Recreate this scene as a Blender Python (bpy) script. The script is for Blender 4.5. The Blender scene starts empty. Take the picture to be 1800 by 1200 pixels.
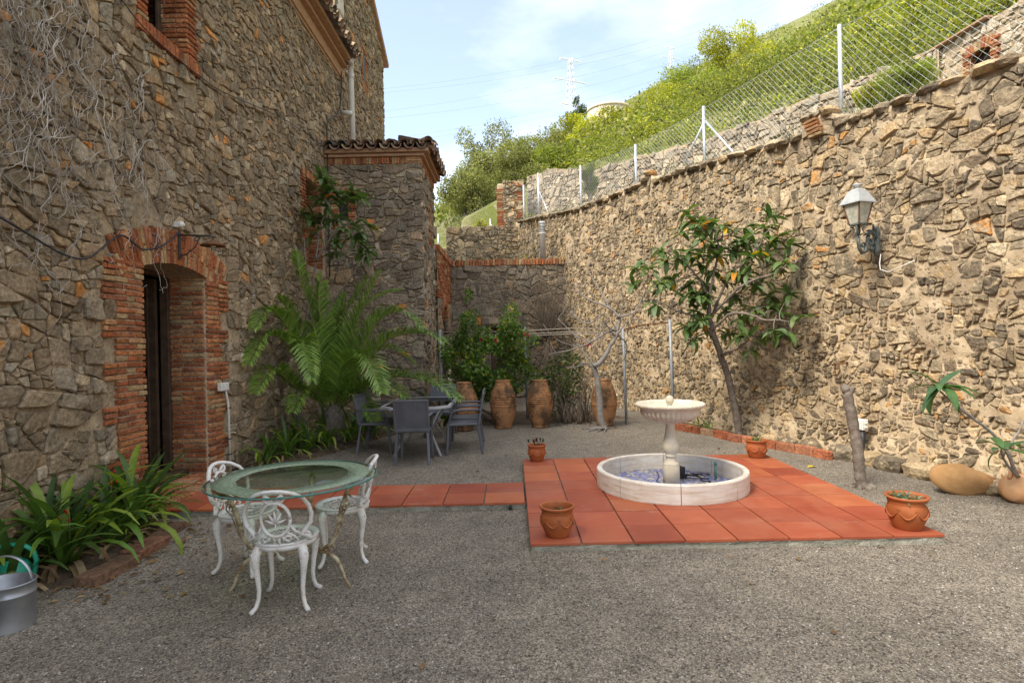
import bpy, math, random
import numpy as np
from mathutils import Vector, Matrix, noise as mnoise
R = math.radians
sc = bpy.context.scene
col = sc.collection
rnd = random.Random(7)

# ---------------------------------------------------------------- camera
cam_d = bpy.data.cameras.new('camera')
cam = bpy.data.objects.new('camera', cam_d); col.objects.link(cam)
cam_d.sensor_width = 36.0; cam_d.lens = 36.0 * 1018.3 / 1800.0
cam_d.clip_start = 0.05; cam_d.clip_end = 2000
SR = -0.0219; CR = math.sqrt(1 - SR * SR)
cam.matrix_world = Matrix(((CR, -SR, 0, 0), (0, 0, -1, 0), (SR, CR, 0, 1.624), (0, 0, 0, 1)))
sc.camera = cam

# ---------------------------------------------------------------- sky and sun
SUN_EL, SUN_AZ = 50.0, -128.0          # azimuth clockwise from +Y: sun to the left and behind the camera
w = bpy.data.worlds.new('World'); sc.world = w; w.use_nodes = True
nt = w.node_tree; nt.nodes.clear()
def wn(t, **k):
    n = nt.nodes.new(t)
    for a, b in k.items(): setattr(n, a, b)
    return n
sky = wn('ShaderNodeTexSky', sky_type='NISHITA', sun_disc=False, sun_elevation=R(SUN_EL), sun_rotation=R(SUN_AZ),
         air_density=1.0, dust_density=1.0, ozone_density=1.2, altitude=200)
tc = wn('ShaderNodeTexCoord'); mp = wn('ShaderNodeMapping'); mp.inputs['Scale'].default_value = (0.8, 0.55, 2.2)
mp.inputs['Location'].default_value = (0.32, 0.1, 0.35)
ns = wn('ShaderNodeTexNoise'); ns.inputs['Scale'].default_value = 1.1; ns.inputs['Detail'].default_value = 7; ns.inputs['Roughness'].default_value = 0.56
cr = wn('ShaderNodeValToRGB'); cr.color_ramp.elements[0].position = 0.40; cr.color_ramp.elements[1].position = 0.72
cr.color_ramp.elements[0].color = (.15, .15, .15, 1)
mx = wn('ShaderNodeMixRGB'); mx.inputs['Color2'].default_value = (7.2, 7.1, 7.0, 1)
bg = wn('ShaderNodeBackground'); bg.inputs['Strength'].default_value = 0.15
wo = wn('ShaderNodeOutputWorld')
L = nt.links.new
L(tc.outputs['Generated'], mp.inputs['Vector']); L(mp.outputs[0], ns.inputs['Vector']); L(ns.outputs['Fac'], cr.inputs['Fac'])
L(cr.outputs['Color'], mx.inputs['Fac']); L(sky.outputs[0], mx.inputs['Color1']); L(mx.outputs[0], bg.inputs['Color']); L(bg.outputs[0], wo.inputs[0])
sun_d = bpy.data.lights.new('sun', 'SUN'); sun_d.energy = 2.75; sun_d.angle = R(22); sun_d.color = (1, .93, .82)
sun = bpy.data.objects.new('sun', sun_d); col.objects.link(sun)
_e, _a = R(SUN_EL), R(SUN_AZ)
sdir = Vector((math.sin(_a) * math.cos(_e), math.cos(_a) * math.cos(_e), math.sin(_e)))
sun.rotation_euler = (-sdir).to_track_quat('-Z', 'Y').to_euler()
vs = sc.view_settings
vs.view_transform = 'Standard'; vs.look = 'None'; vs.gamma = 1; vs.use_curve_mapping = False; vs.exposure = 1.15
sc.cycles.use_denoising = True
sc.cycles.max_bounces = 8; sc.cycles.transparent_max_bounces = 12
sc.cycles.sample_clamp_indirect = 6

# ---------------------------------------------------------------- materials
MATS = {}
class NT:
    def __init__(s, name):
        s.m = bpy.data.materials.new(name); s.m.use_nodes = True; s.t = s.m.node_tree; s.t.nodes.clear()
        s.out = s.n('ShaderNodeOutputMaterial'); s.b = s.n('ShaderNodeBsdfPrincipled'); s.l(s.b.outputs[0], s.out.inputs[0])
        s.tc = s.n('ShaderNodeTexCoord')
    def n(s, t, ins=None, **k):
        x = s.t.nodes.new(t)
        for a, b in k.items(): setattr(x, a, b)
        for a, b in (ins or {}).items():
            if hasattr(b, 'is_output') or isinstance(b, bpy.types.NodeSocket): s.l(b, x.inputs[a])
            else: x.inputs[a].default_value = b
        return x
    def l(s, a, b): s.t.links.new(a, b)
    def noise(s, scale, detail=5, rough=.6, vec=None, dist=0):
        return s.n('ShaderNodeTexNoise', {'Scale': scale, 'Detail': detail, 'Roughness': rough, 'Distortion': dist, 'Vector': vec or s.tc.outputs['Object']})
    def ramp(s, fac, stops):
        r = s.n('ShaderNodeValToRGB'); e = r.color_ramp.elements
        while len(e) < len(stops): e.new(.5)
        for i, (p, c) in enumerate(stops):
            e[i].position = p; e[i].color = (c if len(c) == 4 else (*c, 1)) if not isinstance(c, (int, float)) else (c, c, c, 1)
        s.l(fac, r.inputs[0]); return r.outputs[0]
    def mix(s, fac, a, b, mode='MIX'):
        x = s.n('ShaderNodeMixRGB', blend_type=mode)
        for i, v in ((0, fac), (1, a), (2, b)):
            if isinstance(v, bpy.types.NodeSocket): s.l(v, x.inputs[i])
            elif isinstance(v, (int, float)): x.inputs[i].default_value = v if i == 0 else (v, v, v, 1)
            else: x.inputs[i].default_value = (*v, 1)
        return x.outputs[0]
    def bump(s, h, strength=.4, dist=.02, normal=None):
        x = s.n('ShaderNodeBump', {'Strength': strength, 'Distance': dist, 'Height': h})
        if normal is not None: s.l(normal, x.inputs['Normal'])
        s.l(x.outputs[0], s.b.inputs['Normal']); return x.outputs[0]
    def fin(s, colr, rough=.8, spec=.3, metal=0):
        if isinstance(colr, bpy.types.NodeSocket): s.l(colr, s.b.inputs['Base Color'])
        else: s.b.inputs['Base Color'].default_value = (*colr, 1)
        if isinstance(rough, bpy.types.NodeSocket): s.l(rough, s.b.inputs['Roughness'])
        else: s.b.inputs['Roughness'].default_value = rough
        s.b.inputs['Specular IOR Level'].default_value = spec; s.b.inputs['Metallic'].default_value = metal
        MATS[s.m.name] = s.m; return s.m
    def tint(s):
        return s.n('ShaderNodeAttribute', attribute_name='tint').outputs['Color']

def simple(name, c1, c2, ns_=8, rough=.8, bs=40, bstr=.3, bd=.01, spec=.3, metal=0, tint=False, detail=3):
    t = NT(name)
    f = t.noise(ns_, detail).outputs['Fac']
    c = t.mix(t.ramp(f, [(.3, 0), (.7, 1)]), c1, c2)
    if tint: c = t.mix(1, c, t.tint(), 'MULTIPLY')
    if bstr: t.bump(t.noise(bs, 3, .65).outputs['Fac'], bstr, bd)
    return t.fin(c, rough, spec, metal)

def stone_mat(name, dirt=(.55, .50, .42), lichen=.0, smear=None):
    t = NT(name)
    base = t.tint()
    n1 = t.noise(5, 3, .62).outputs['Fac']; n2 = t.noise(30, 5, .72).outputs['Fac']; n3 = t.noise(130, 2, .7).outputs['Fac']
    c = t.mix(1, base, t.ramp(n2, [(.28, .50), (.5, .92), (.72, 1.4)]), 'MULTIPLY')
    c = t.mix(1, c, t.ramp(n1, [(.3, (.72, .68, .62)), (.6, (1.14, 1.06, .94))]), 'MULTIPLY')
    sp = t.ramp(n3, [(.66, 0), (.74, .5)])
    c = t.mix(sp, c, dirt)
    if lichen:
        lf = t.noise(2.2, 6, .75).outputs['Fac']
        c = t.mix(t.ramp(lf, [(.655, 0), (.70, lichen)]), c, (.62, .27, .04))
    if smear:
        sm_ = t.noise(7.5, 5, .7, dist=.5).outputs['Fac']; c = t.mix(t.ramp(sm_, [(smear[0], 0), (smear[0] + .07, smear[1])]), c, t.mix(n2, smear[2], smear[3]))
    h = t.mix(.45, n2, t.n('ShaderNodeTexVoronoi', {'Scale': 22.0, 'Vector': t.tc.outputs['Object']}).outputs['Distance'])
    b1 = t.bump(h, .75, .035)
    return t.fin(c, .93, .12)

def make_materials():
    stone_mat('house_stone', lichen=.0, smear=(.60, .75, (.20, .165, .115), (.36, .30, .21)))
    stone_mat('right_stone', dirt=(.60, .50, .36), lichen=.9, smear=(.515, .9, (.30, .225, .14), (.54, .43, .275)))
    stone_mat('brick', dirt=(.50, .40, .28))
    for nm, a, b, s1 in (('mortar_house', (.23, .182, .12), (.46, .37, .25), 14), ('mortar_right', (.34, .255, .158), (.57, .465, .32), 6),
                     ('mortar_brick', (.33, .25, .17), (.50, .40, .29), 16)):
        t = NT(nm)
        n1 = t.noise(s1, 5, .7).outputs['Fac']; n2 = t.noise(1.1, 3, .6).outputs['Fac']
        c = t.mix(t.ramp(n1, [(.32, 0), (.68, 1)]), a, b)
        c = t.mix(1, c, t.ramp(n2, [(.3, (.78, .76, .74)), (.65, (1.08, 1.05, 1.0))]), 'MULTIPLY')
        # little chips of stone pressed into the mortar
        v = t.n('ShaderNodeTexVoronoi', {'Scale': 26.0, 'Vector': t.n('ShaderNodeMixRGB', {0: .1, 1: t.tc.outputs['Object'], 2: t.noise(9).outputs['Color']}).outputs[0]})
        chip = t.ramp(v.outputs['Color'], [(.50, 0), (.56, 1)])
        edge = t.ramp(v.outputs['Distance'], [(.2, 1), (.45, 0)])
        fac = t.mix(1, chip, edge, 'MULTIPLY')
        c = t.mix(t.mix(1, fac, .75, 'MULTIPLY'), c, t.mix(v.outputs['Color'], (.20, .16, .12), (.34, .26, .17)))
        h = t.mix(.4, n1, fac)
        t.bump(h, .9, .03)
        t.fin(c, .95, .1)
    # gravel ground
    t = NT('gravel')
    vec = t.tc.outputs['Object']
    v1 = t.n('ShaderNodeTexVoronoi', {'Scale': 150.0, 'Vector': vec}); v2 = t.n('ShaderNodeTexVoronoi', {'Scale': 78.0, 'Vector': vec})
    g1 = t.n('ShaderNodeRGBToBW', {0: v1.outputs['Color']}).outputs[0]; g2 = t.n('ShaderNodeRGBToBW', {0: v2.outputs['Color']}).outputs[0]
    c = t.ramp(g1, [(.12, (.10, .085, .066)), (.42, (.185, .160, .126)), (.7, (.262, .228, .180)), (.9, (.43, .38, .305))])
    c = t.mix(t.ramp(g2, [(.74, 0), (.8, .8)]), c, (.36, .31, .24))
    c = t.mix(t.ramp(g2, [(.17, .85), (.22, 0)]), c, (.07, .06, .05))
    lg = t.noise(.55, 3, .6).outputs['Fac']; md = t.noise(4.5, 3, .65).outputs['Fac']
    c = t.mix(1, c, t.ramp(lg, [(.3, (.80, .79, .78)), (.7, (1.18, 1.16, 1.12))]), 'MULTIPLY')
    c = t.mix(1, c, t.ramp(md, [(.3, .82), (.7, 1.12)]), 'MULTIPLY')
    h = t.mix(.5, v1.outputs['Distance'], v2.outputs['Distance'])
    t.bump(h, .8, .012)
    t.fin(c, .93, .15)
    # glazed terracotta paving
    t = NT('floor_tile')
    n1 = t.noise(3.2, 5, .55, dist=.6).outputs['Fac']; n2 = t.noise(160, 4, .6).outputs['Fac']; n3 = t.noise(1.3, 5, .6).outputs['Fac']
    c = t.mix(t.ramp(n1, [(.35, 0), (.68, 1)]), (.31, .068, .030), (.375, .098, .042))
    c = t.mix(1, c, t.tint(), 'MULTIPLY')
    c = t.mix(t.ramp(n3, [(.50, 0), (.72, .38)]), c, (.40, .19, .115)); c = t.mix(t.ramp(t.noise(6, 5, .7).outputs['Fac'], [(.60, 0), (.72, .35)]), c, (.42, .27, .19)); c = t.mix(t.ramp(t.noise(9, 4, .7).outputs['Fac'], [(.28, .35), (.38, 0)]), c, (.14, .055, .03))
    c = t.mix(1, c, t.ramp(n2, [(.3, .88), (.7, 1.1)]), 'MULTIPLY')
    t.bump(n2, .12, .004)
    t.fin(c, t.ramp(n1, [(.3, .55), (.7, .75)]), .3)
    # terracotta pots / urns
    simple('pot', (.29, .078, .022), (.40, .12, .036), 7, .6, 60, .2, .006, .35)
    t = NT('urn')
    n1 = t.noise(3.0, 9, .7).outputs['Fac']; n2 = t.noise(28, 8, .7).outputs['Fac']
    c = t.mix(t.ramp(n2, [(.3, 0), (.7, 1)]), (.31, .135, .055), (.44, .235, .11))
    oi = t.n('ShaderNodeObjectInfo')
    sc_ = t.n('ShaderNodeMath', {0: n1, 1: t.n('ShaderNodeMath', {0: oi.outputs['Random'], 1: .10}, operation='MULTIPLY').outputs[0]}, operation='ADD').outputs[0]
    c = t.mix(t.ramp(sc_, [(.47, 0), (.60, .85)]), c, (.055, .040, .026))
    t.bump(n2, .5, .012)
    t.fin(c, .9, .15)
    t = NT('shard')
    wv = t.n('ShaderNodeTexWave', {'Scale': 22.0, 'Distortion': 1.6, 'Detail': 3.0, 'Vector': t.tc.outputs['Object']}); n1 = t.noise(6, 5, .7).outputs['Fac']
    c = t.mix(t.ramp(n1, [(.3, 0), (.7, 1)]), (.33, .175, .07), (.47, .29, .13)); c = t.mix(t.ramp(n1, [(.60, 0), (.68, .8)]), c, (.26, .11, .04)); c = t.mix(t.ramp(wv.outputs['Fac'], [(.06, .45), (.2, 0)]), c, (.26, .14, .06))
    t.bump(n1, .5, .012); t.fin(c, .9, .15)
    simple('amphora', (.52, .27, .13), (.63, .38, .20), 10, .9, 50, .3, .006, .15)
    simple('roof_tile', (.6, .6, .6), (1.1, 1.1, 1.1), 9, .92, 40, .5, .012, .12, tint=True)
    simple('cornice', (.34, .20, .12), (.48, .30, .19), 12, .9, 40, .4, .01, .12)
    simple('slab', (.46, .42, .34), (.60, .55, .46), 10, .93, 40, .5, .012, .12)
    simple('concrete', (.20, .185, .14), (.36, .34, .27), 12, .95, 45, .9, .03, .1)
    # marble of the fountain
    t = NT('marble')
    mpn = t.n('ShaderNodeMapping', {'Vector': t.tc.outputs['Object'], 'Scale': (1.4, 1.4, 14)})
    n1 = t.noise(2.4, 7, .62, vec=mpn.outputs[0], dist=.9).outputs['Fac']; n2 = t.noise(11, 6, .6).outputs['Fac']
    c = t.mix(t.ramp(n1, [(.40, 0), (.62, 1)]), (.70, .66, .58), (.60, .51, .40))
    c = t.mix(t.ramp(n1, [(.62, 0), (.66, .55), (.70, 0)]), c, (.42, .30, .18))
    c = t.mix(1, c, t.ramp(n2, [(.3, .9), (.7, 1.05)]), 'MULTIPLY')
    t.bump(t.noise(120, 5).outputs['Fac'], .12, .004)
    t.fin(c, .55, .35)
    t = NT('cast_stone')
    n1 = t.noise(7, 7, .62).outputs['Fac']; n2 = t.noise(60, 6, .7).outputs['Fac']
    c = t.mix(t.ramp(n1, [(.35, 0), (.7, 1)]), (.54, .46, .32), (.67, .62, .51))
    c = t.mix(t.ramp(n2, [(.3, .35), (.42, 0)]), c, (.36, .29, .18))
    t.bump(n2, .25, .006); t.fin(c, .8, .25)
    # blue and yellow mosaic
    t = NT('mosaic')
    v = t.n('ShaderNodeTexVoronoi', {'Scale': 34.0, 'Randomness': .7, 'Vector': t.tc.outputs['Object']})
    g = t.n('ShaderNodeRGBToBW', {0: v.outputs['Color']}).outputs[0]
    big = t.noise(7, 3).outputs['Fac']
    c = t.ramp(g, [(.25, (.075, .10, .42)), (.5, (.16, .20, .62)), (.60, (.66, .62, .50)), (.78, (.60, .48, .12))])
    r_ = c.node.color_ramp; r_.interpolation = 'CONSTANT'
    c = t.mix(t.ramp(big, [(.52, 0), (.60, .7)]), c, t.ramp(g, [(.3, (.10, .13, .46)), (.6, (.17, .22, .58))]))
    e = t.n('ShaderNodeTexVoronoi', {'Scale': 34.0, 'Randomness': .7, 'Vector': t.tc.outputs['Object']}, feature='DISTANCE_TO_EDGE')
    c = t.mix(t.ramp(e.outputs['Distance'], [(.04, 1), (.10, 0)]), c, (.42, .40, .34))
    t.fin(c, .35, .4)
    # metals, plastics
    t = NT('white_iron')
    n1 = t.noise(9, 8, .68).outputs['Fac']; n2 = t.noise(50, 6, .7).outputs['Fac']
    c = t.mix(t.ramp(n1, [(.40, 0), (.75, 1)]), (.72, .70, .67), (.55, .50, .40))
    c = t.mix(t.ramp(n2, [(.57, 0), (.66, .75)]), c, (.26, .20, .12))
    t.bump(n2, .3, .004); t.fin(c, .5, .4)
    t = NT('aged_iron')
    n1 = t.noise(14, 8, .7).outputs['Fac']
    c = t.mix(t.ramp(n1, [(.40, 0), (.6, 1)]), (.52, .44, .29), (.20, .125, .06))
    t.bump(n1, .3, .006); t.fin(c, .65, .35)
    simple('rust', (.09, .045, .025), (.20, .09, .04), 25, .85, 60, .4, .006, .2)
    simple('dark_iron', (.02, .02, .02), (.05, .045, .04), 25, .6, 60, .3, .004, .4)
    simple('lamp_green', (.035, .05, .045), (.14, .15, .13), 30, .55, 60, .3, .004, .4)
    simple('lamp_grey', (.30, .31, .30), (.42, .43, .41), 14, .5, 60, .2, .004, .4)
    simple('galvanised', (.30, .31, .33), (.48, .50, .52), 5, .5, 30, .1, .004, .5, .85)
    simple('post_steel', (.50, .53, .55), (.66, .69, .70), 12, .45, 40, .1, .003, .5, .6)
    simple('wire_steel', (.40, .41, .39), (.50, .51, .49), 8, .5, 40, 0, .0, .4, .3)
    simple('pole_steel', (.22, .24, .26), (.34, .36, .38), 10, .6, 40, .2, .003, .4, .3)
    simple('pylon_steel', (.66, .67, .66), (.76, .77, .76), 8, .6, 40, 0, 0, .3)
    simple('green_plastic', (.012, .26, .155), (.02, .34, .21), 4, .38, 40, .05, .002, .5)
    simple('grey_plastic', (.080, .084, .094), (.125, .128, .138), 5, .5, 90, .1, .002, .4)
    simple('rim_grey', (.36, .36, .37), (.46, .46, .47), 5, .45, 90, .1, .002, .4)
    simple('white_plastic', (.60, .58, .51), (.68, .66, .60), 6, .45, 60, .05, .002, .4)
    simple('pipe_beige', (.50, .48, .42), (.62, .60, .54), 3, .5, 40, .08, .003, .4)
    simple('black_rubber', (.012, .012, .014), (.03, .03, .032), 6, .5, 60, .1, .002, .4)
    simple('cable_black', (.015, .016, .02), (.04, .04, .045), 6, .6, 60, 0, .002, .3)
    simple('copper_green', (.05, .16, .14), (.12, .24, .20), 20, .6, 60, .2, .003, .3)
    simple('plaster_dark', (.16, .13, .10), (.24, .20, .155), 3, .9, 20, .2, .01, .1)
    simple('wood_dark', (.045, .028, .018), (.10, .065, .04), 9, .7, 60, .4, .006, .2)
    simple('wood_pale', (.33, .27, .20), (.46, .40, .32), 12, .85, 60, .4, .006, .15)
    simple('paper', (.45, .44, .40), (.52, .50, .46), 6, .8, 40, 0, 0, .2)
    simple('soil', (.085, .062, .042), (.17, .125, .085), 9, .95, 35, .9, .03, .1)
    simple('tank', (.50, .42, .30), (.64, .57, .44), 5, .9, 20, .2, .02, .15)
    t = NT('frosted')
    n1 = t.noise(14, 8, .7).outputs['Fac']
    c = t.mix(t.ramp(n1, [(.35, 0), (.62, 1)]), (.56, .58, .49), (.34, .32, .23)); t.fin(c, .4, .4)
    # clear and tinted glass: a cheap see-through slab with a fresnel sheen
    for nm, tintc, gl in (('table_glass', (.78, .88, .79), .04), ('smoked_glass', (.10, .105, .11), .05), ('window_glass', (.05, .06, .07), .05)):
        m = bpy.data.materials.new(nm); m.use_nodes = True; q = m.node_tree; q.nodes.clear()
        o = q.nodes.new('ShaderNodeOutputMaterial'); tr = q.nodes.new('ShaderNodeBsdfTransparent'); g_ = q.nodes.new('ShaderNodeBsdfGlossy')
        tr.inputs[0].default_value = (*tintc, 1); g_.inputs['Roughness'].default_value = gl
        fr = q.nodes.new('ShaderNodeFresnel'); fr.inputs[0].default_value = 1.5; ms = q.nodes.new('ShaderNodeMixShader')
        ge = q.nodes.new('ShaderNodeNewGeometry'); sb_ = q.nodes.new('ShaderNodeMath'); sb_.operation = 'SUBTRACT'; sb_.inputs[0].default_value = 1; q.links.new(ge.outputs['Backfacing'], sb_.inputs[1]); mu_ = q.nodes.new('ShaderNodeMath'); mu_.operation = 'MULTIPLY'; q.links.new(fr.outputs[0], mu_.inputs[0]); q.links.new(sb_.outputs[0], mu_.inputs[1]); q.links.new(mu_.outputs[0], ms.inputs[0]); q.links.new(tr.outputs[0], ms.inputs[1]); q.links.new(g_.outputs[0], ms.inputs[2]); q.links.new(ms.outputs[0], o.inputs[0])
        MATS[nm] = m
    # frosted band of the table top
    m = NT('frost_glass'); n1 = m.noise(45, 6, .75).outputs['Fac']
    m.fin(m.mix(m.ramp(n1, [(.35, 0), (.65, 1)]), (.15, .21, .135), (.30, .37, .245)), .5, .5)
    trn = m.n('ShaderNodeBsdfTransparent', {0: (.7, .8, .7, 1)}); mixs = m.n('ShaderNodeMixShader')
    m.l(m.ramp(n1, [(.36, .72), (.6, .99)]), mixs.inputs[0]); m.l(trn.outputs[0], mixs.inputs[1]); m.l(m.b.outputs[0], mixs.inputs[2]); m.l(mixs.outputs[0], m.out.inputs[0])
    # foliage (tinted per leaf) and wood
    def leafm(name, rough=.45, spec=.35, trans=.35, nscale=20):
        t = NT(name)
        c = t.mix(1, t.tint(), t.ramp(t.noise(nscale, 4).outputs['Fac'], [(.3, .78), (.7, 1.18)]), 'MULTIPLY')
        t.fin(c, rough, spec)
        tl = t.n('ShaderNodeBsdfTranslucent', {0: t.mix(1, c, (1.3, 1.45, .6), 'MULTIPLY')}); ms = t.n('ShaderNodeMixShader', {0: trans})
        t.l(t.b.outputs[0], ms.inputs[1]); t.l(tl.outputs[0], ms.inputs[2]); t.l(ms.outputs[0], t.out.inputs[0])
    leafm('leaf'); leafm('leaf_far', .6, .2, .4, 3); leafm('leaf_gloss', .46, .32, .3); leafm('palm_leaf', .42, .4, .25)
    leafm('dry_leaf', .8, .1, .2)
    simple('bark', (.115, .09, .07), (.25, .21, .17), 14, .95, 45, .8, .015, .1)
    simple('bark_pale', (.19, .168, .145), (.32, .29, .255), 14, .92, 55, .6, .01, .12)
    simple('vine_wood', (.20, .17, .14), (.62, .58, .51), 4, .9, 60, .3, .004, .12)
    simple('twig', (.11, .085, .06), (.22, .175, .125), 9, .95, 60, .3, .004, .1)
    # hillside
    t = NT('hillside')
    n1 = t.noise(.35, 9, .7).outputs['Fac']; n2 = t.noise(2.6, 8, .7).outputs['Fac']
    c = t.mix(t.ramp(n1, [(.34, 0), (.55, 1)]), (.30, .26, .14), (.15, .17, .04))
    c = t.mix(t.ramp(n2, [(.55, 0), (.68, .8)]), c, (.44, .38, .28))
    c = t.mix(t.ramp(n2, [(.30, .75), (.44, 0)]), c, (.07, .085, .03))
    t.bump(n2, .8, .25); t.fin(c, .95, .1)
make_materials()

# ---------------------------------------------------------------- mesh helpers
class MB:
    def __init__(s): s.v = []; s.f = []; s.t = []; s.sm = []
    def add(s, vs_, fs, tint=(1, 1, 1), smooth=False):
        o = len(s.v); s.v.extend([tuple(p) for p in vs_]); s.f.extend([tuple(i + o for i in q) for q in fs])
        if tint and isinstance(tint[0], (tuple, list)): s.t.extend(tint)
        else: s.t.extend([tint] * len(vs_))
        s.sm.extend([smooth] * len(fs)); return s
    def box(s, c, d, rz=0, tint=(1, 1, 1), rx=0, ch=0, ry=0):
        M_ = Matrix.Translation(c) @ Matrix.Rotation(rz, 4, 'Z') @ Matrix.Rotation(ry, 4, 'Y') @ Matrix.Rotation(rx, 4, 'X')
        vv, ff = cbox(d, ch or min(d) * .08)
        return s.add([M_ @ Vector(p) for p in vv], ff, tint)
    def beam(s, a, b, w_, h_, tint=(1, 1, 1)):
        a, b = Vector(a), Vector(b); d = (b - a)
        q = d.to_track_quat('X', 'Z').to_matrix().to_4x4(); M_ = Matrix.Translation((a + b) / 2) @ q
        vv, ff = cbox((d.length, w_, h_), min(w_, h_) * .1)
        return s.add([M_ @ Vector(p) for p in vv], ff, tint)
    def tube(s, pts, rad, n=7, tint=(1, 1, 1), cap=True, flat=1.0):
        pts = [Vector(p) for p in pts]; m = len(pts)
        if not isinstance(rad, (list, tuple)): rad = [rad] * m
        vv = []; ff = []; up = None
        for i, p in enumerate(pts):
            t_ = (pts[min(i + 1, m - 1)] - pts[max(i - 1, 0)])
            if t_.length < 1e-9: t_ = Vector((0, 0, 1))
            t_.normalize()
            if up is None: up = Vector((0, 0, 1)) if abs(t_.z) < .9 else Vector((1, 0, 0))
            a = t_.cross(up)
            if a.length < 1e-6: a = t_.orthogonal()
            a.normalize(); b = a.cross(t_).normalized(); up = b
            for k in range(n):
                g = 2 * math.pi * k / n
                vv.append(p + a * (math.cos(g) * rad[i]) + b * (math.sin(g) * rad[i] * flat))
        for i in range(m - 1):
            for k in range(n):
                k2 = (k + 1) % n; ff.append((i * n + k, i * n + k2, (i + 1) * n + k2, (i + 1) * n + k))
        if cap: ff.append(tuple(range(n))[::-1]); ff.append(tuple((m - 1) * n + k for k in range(n)))
        return s.add(vv, ff, tint, True)
    def lathe(s, prof, c=(0, 0, 0), n=24, tint=(1, 1, 1), fn=None, closed=False):
        c = Vector(c); vv = []; ff = []; m = len(prof)
        for i, (r_, z) in enumerate(prof):
            for k in range(n):
                g = 2 * math.pi * k / n; rr = r_ if fn is None else fn(i, g, r_)
                vv.append(c + Vector((rr * math.cos(g), rr * math.sin(g), z)))
        for i in range(m - 1 if not closed else m):
            j = (i + 1) % m
            for k in range(n):
                k2 = (k + 1) % n; ff.append((i * n + k, i * n + k2, j * n + k2, j * n + k))
        if not closed:
            if prof[0][0] > 1e-4: ff.append(tuple(range(n))[::-1])
            if prof[-1][0] > 1e-4: ff.append(tuple((m - 1) * n + k for k in range(n)))
        return s.add(vv, ff, tint, True)
    def build(s, name, mat, parent=None, loc=None, org=None):
        me = mesh(name, s.v, s.f, s.t, s.sm, mat)
        return obj(name, me, parent, loc, org)

_cb = {}
def cbox(d, ch):
    hx, hy, hz = (x / 2 for x in d); hs = (hx, hy, hz)
    if not _cb:
        sg = [(-1, -1, -1), (1, -1, -1), (1, 1, -1), (-1, 1, -1), (-1, -1, 1), (1, -1, 1), (1, 1, 1), (-1, 1, 1)]
        idx = {}; k = 0
        for c in sg:
            for a in range(3): idx[(c, a)] = k; k += 1
        fs = []
        for a in range(3):
            b, e = (a + 1) % 3, (a + 2) % 3
            for s_ in (-1, 1):
                q = []
                for (x, y) in ((-1, -1), (1, -1), (1, 1), (-1, 1)):
                    c = [0, 0, 0]; c[a] = s_; c[b] = x; c[e] = y; q.append(idx[(tuple(c), a)])
                fs.append(q)
            for sa in (-1, 1):
                for sb in (-1, 1):
                    q = []
                    for (se, ax) in ((-1, a), (1, a), (1, b), (-1, b)):
                        c = [0, 0, 0]; c[a] = sa; c[b] = sb; c[e] = se; q.append(idx[(tuple(c), ax)])
                    fs.append(q)
        for c in sg: fs.append([idx[(c, 0)], idx[(c, 1)], idx[(c, 2)]])
        pos = [None] * 24
        for (c, a), i in idx.items(): pos[i] = (c, a)
        pv = [Vector([c[j] * (1 if j == a else .8) for j in range(3)]) for c, a in pos]
        out = []
        for q in fs:
            n = (pv[q[1]] - pv[q[0]]).cross(pv[q[2]] - pv[q[0]]); ct = sum((pv[i] for i in q), Vector())
            out.append(tuple(q) if n.dot(ct) > 0 else tuple(q[::-1]))
        _cb['f'] = out; _cb['p'] = pos
    return [tuple(c[j] * (hs[j] - (0 if j == a else ch)) for j in range(3)) for c, a in _cb['p']], _cb['f']

def mesh(name, v, f, t, sm, mat):
    me = bpy.data.meshes.new(name); me.from_pydata(v, [], f)
    if t:
        at = me.attributes.new('tint', 'FLOAT_COLOR', 'POINT')
        arr = np.ones((len(v), 4), dtype=np.float32); arr[:, :3] = np.asarray(t, dtype=np.float32).reshape(-1, 3); at.data.foreach_set('color', arr.ravel())
    if sm and any(sm): me.polygons.foreach_set('use_smooth', sm)
    me.materials.append(MATS[mat] if isinstance(mat, str) else mat)
    return me
def fastmesh(name, V, F, T, mat):      # V (n,3) array, F (m,4) array of quads, T (n,3) tints
    me = bpy.data.meshes.new(name); n, m = len(V), len(F); k = F.shape[1]
    me.vertices.add(n); me.vertices.foreach_set('co', np.asarray(V, dtype=np.float32).ravel())
    me.loops.add(m * k); me.loops.foreach_set('vertex_index', np.asarray(F, dtype=np.int32).ravel())
    me.polygons.add(m); me.polygons.foreach_set('loop_start', np.arange(0, m * k, k, dtype=np.int32))
    me.update(calc_edges=True)
    at = me.attributes.new('tint', 'FLOAT_COLOR', 'POINT'); a = np.ones((n, 4), dtype=np.float32); a[:, :3] = T; at.data.foreach_set('color', a.ravel())
    me.materials.append(MATS[mat]); return me
ORG = {}
def obj(name, data, parent=None, loc=None, org=None):
    o = bpy.data.objects.new(name, data); col.objects.link(o)
    if loc is not None: o.location = loc
    if parent is not None:
        o.parent = parent
        if parent.name in ORG: o.matrix_parent_inverse = Matrix.Translation(-ORG[parent.name])   # children of this one are given in world coordinates
    return o
def thing(name, label, cat, loc=(0, 0, 0), rz=0, group=None, world=False):
    o = bpy.data.objects.new(name, None); col.objects.link(o); o.location = loc; o.rotation_euler = (0, 0, rz); o.empty_display_size = .1
    if world: ORG[o.name] = Vector(loc)
    return tag(o, label, cat, group)
def tag(o, label=None, cat=None, group=None, kind=None):
    for k, v_ in (('label', label), ('category', cat), ('group', group), ('kind', kind)):
        if v_: o[k] = v_
    return o
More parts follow.
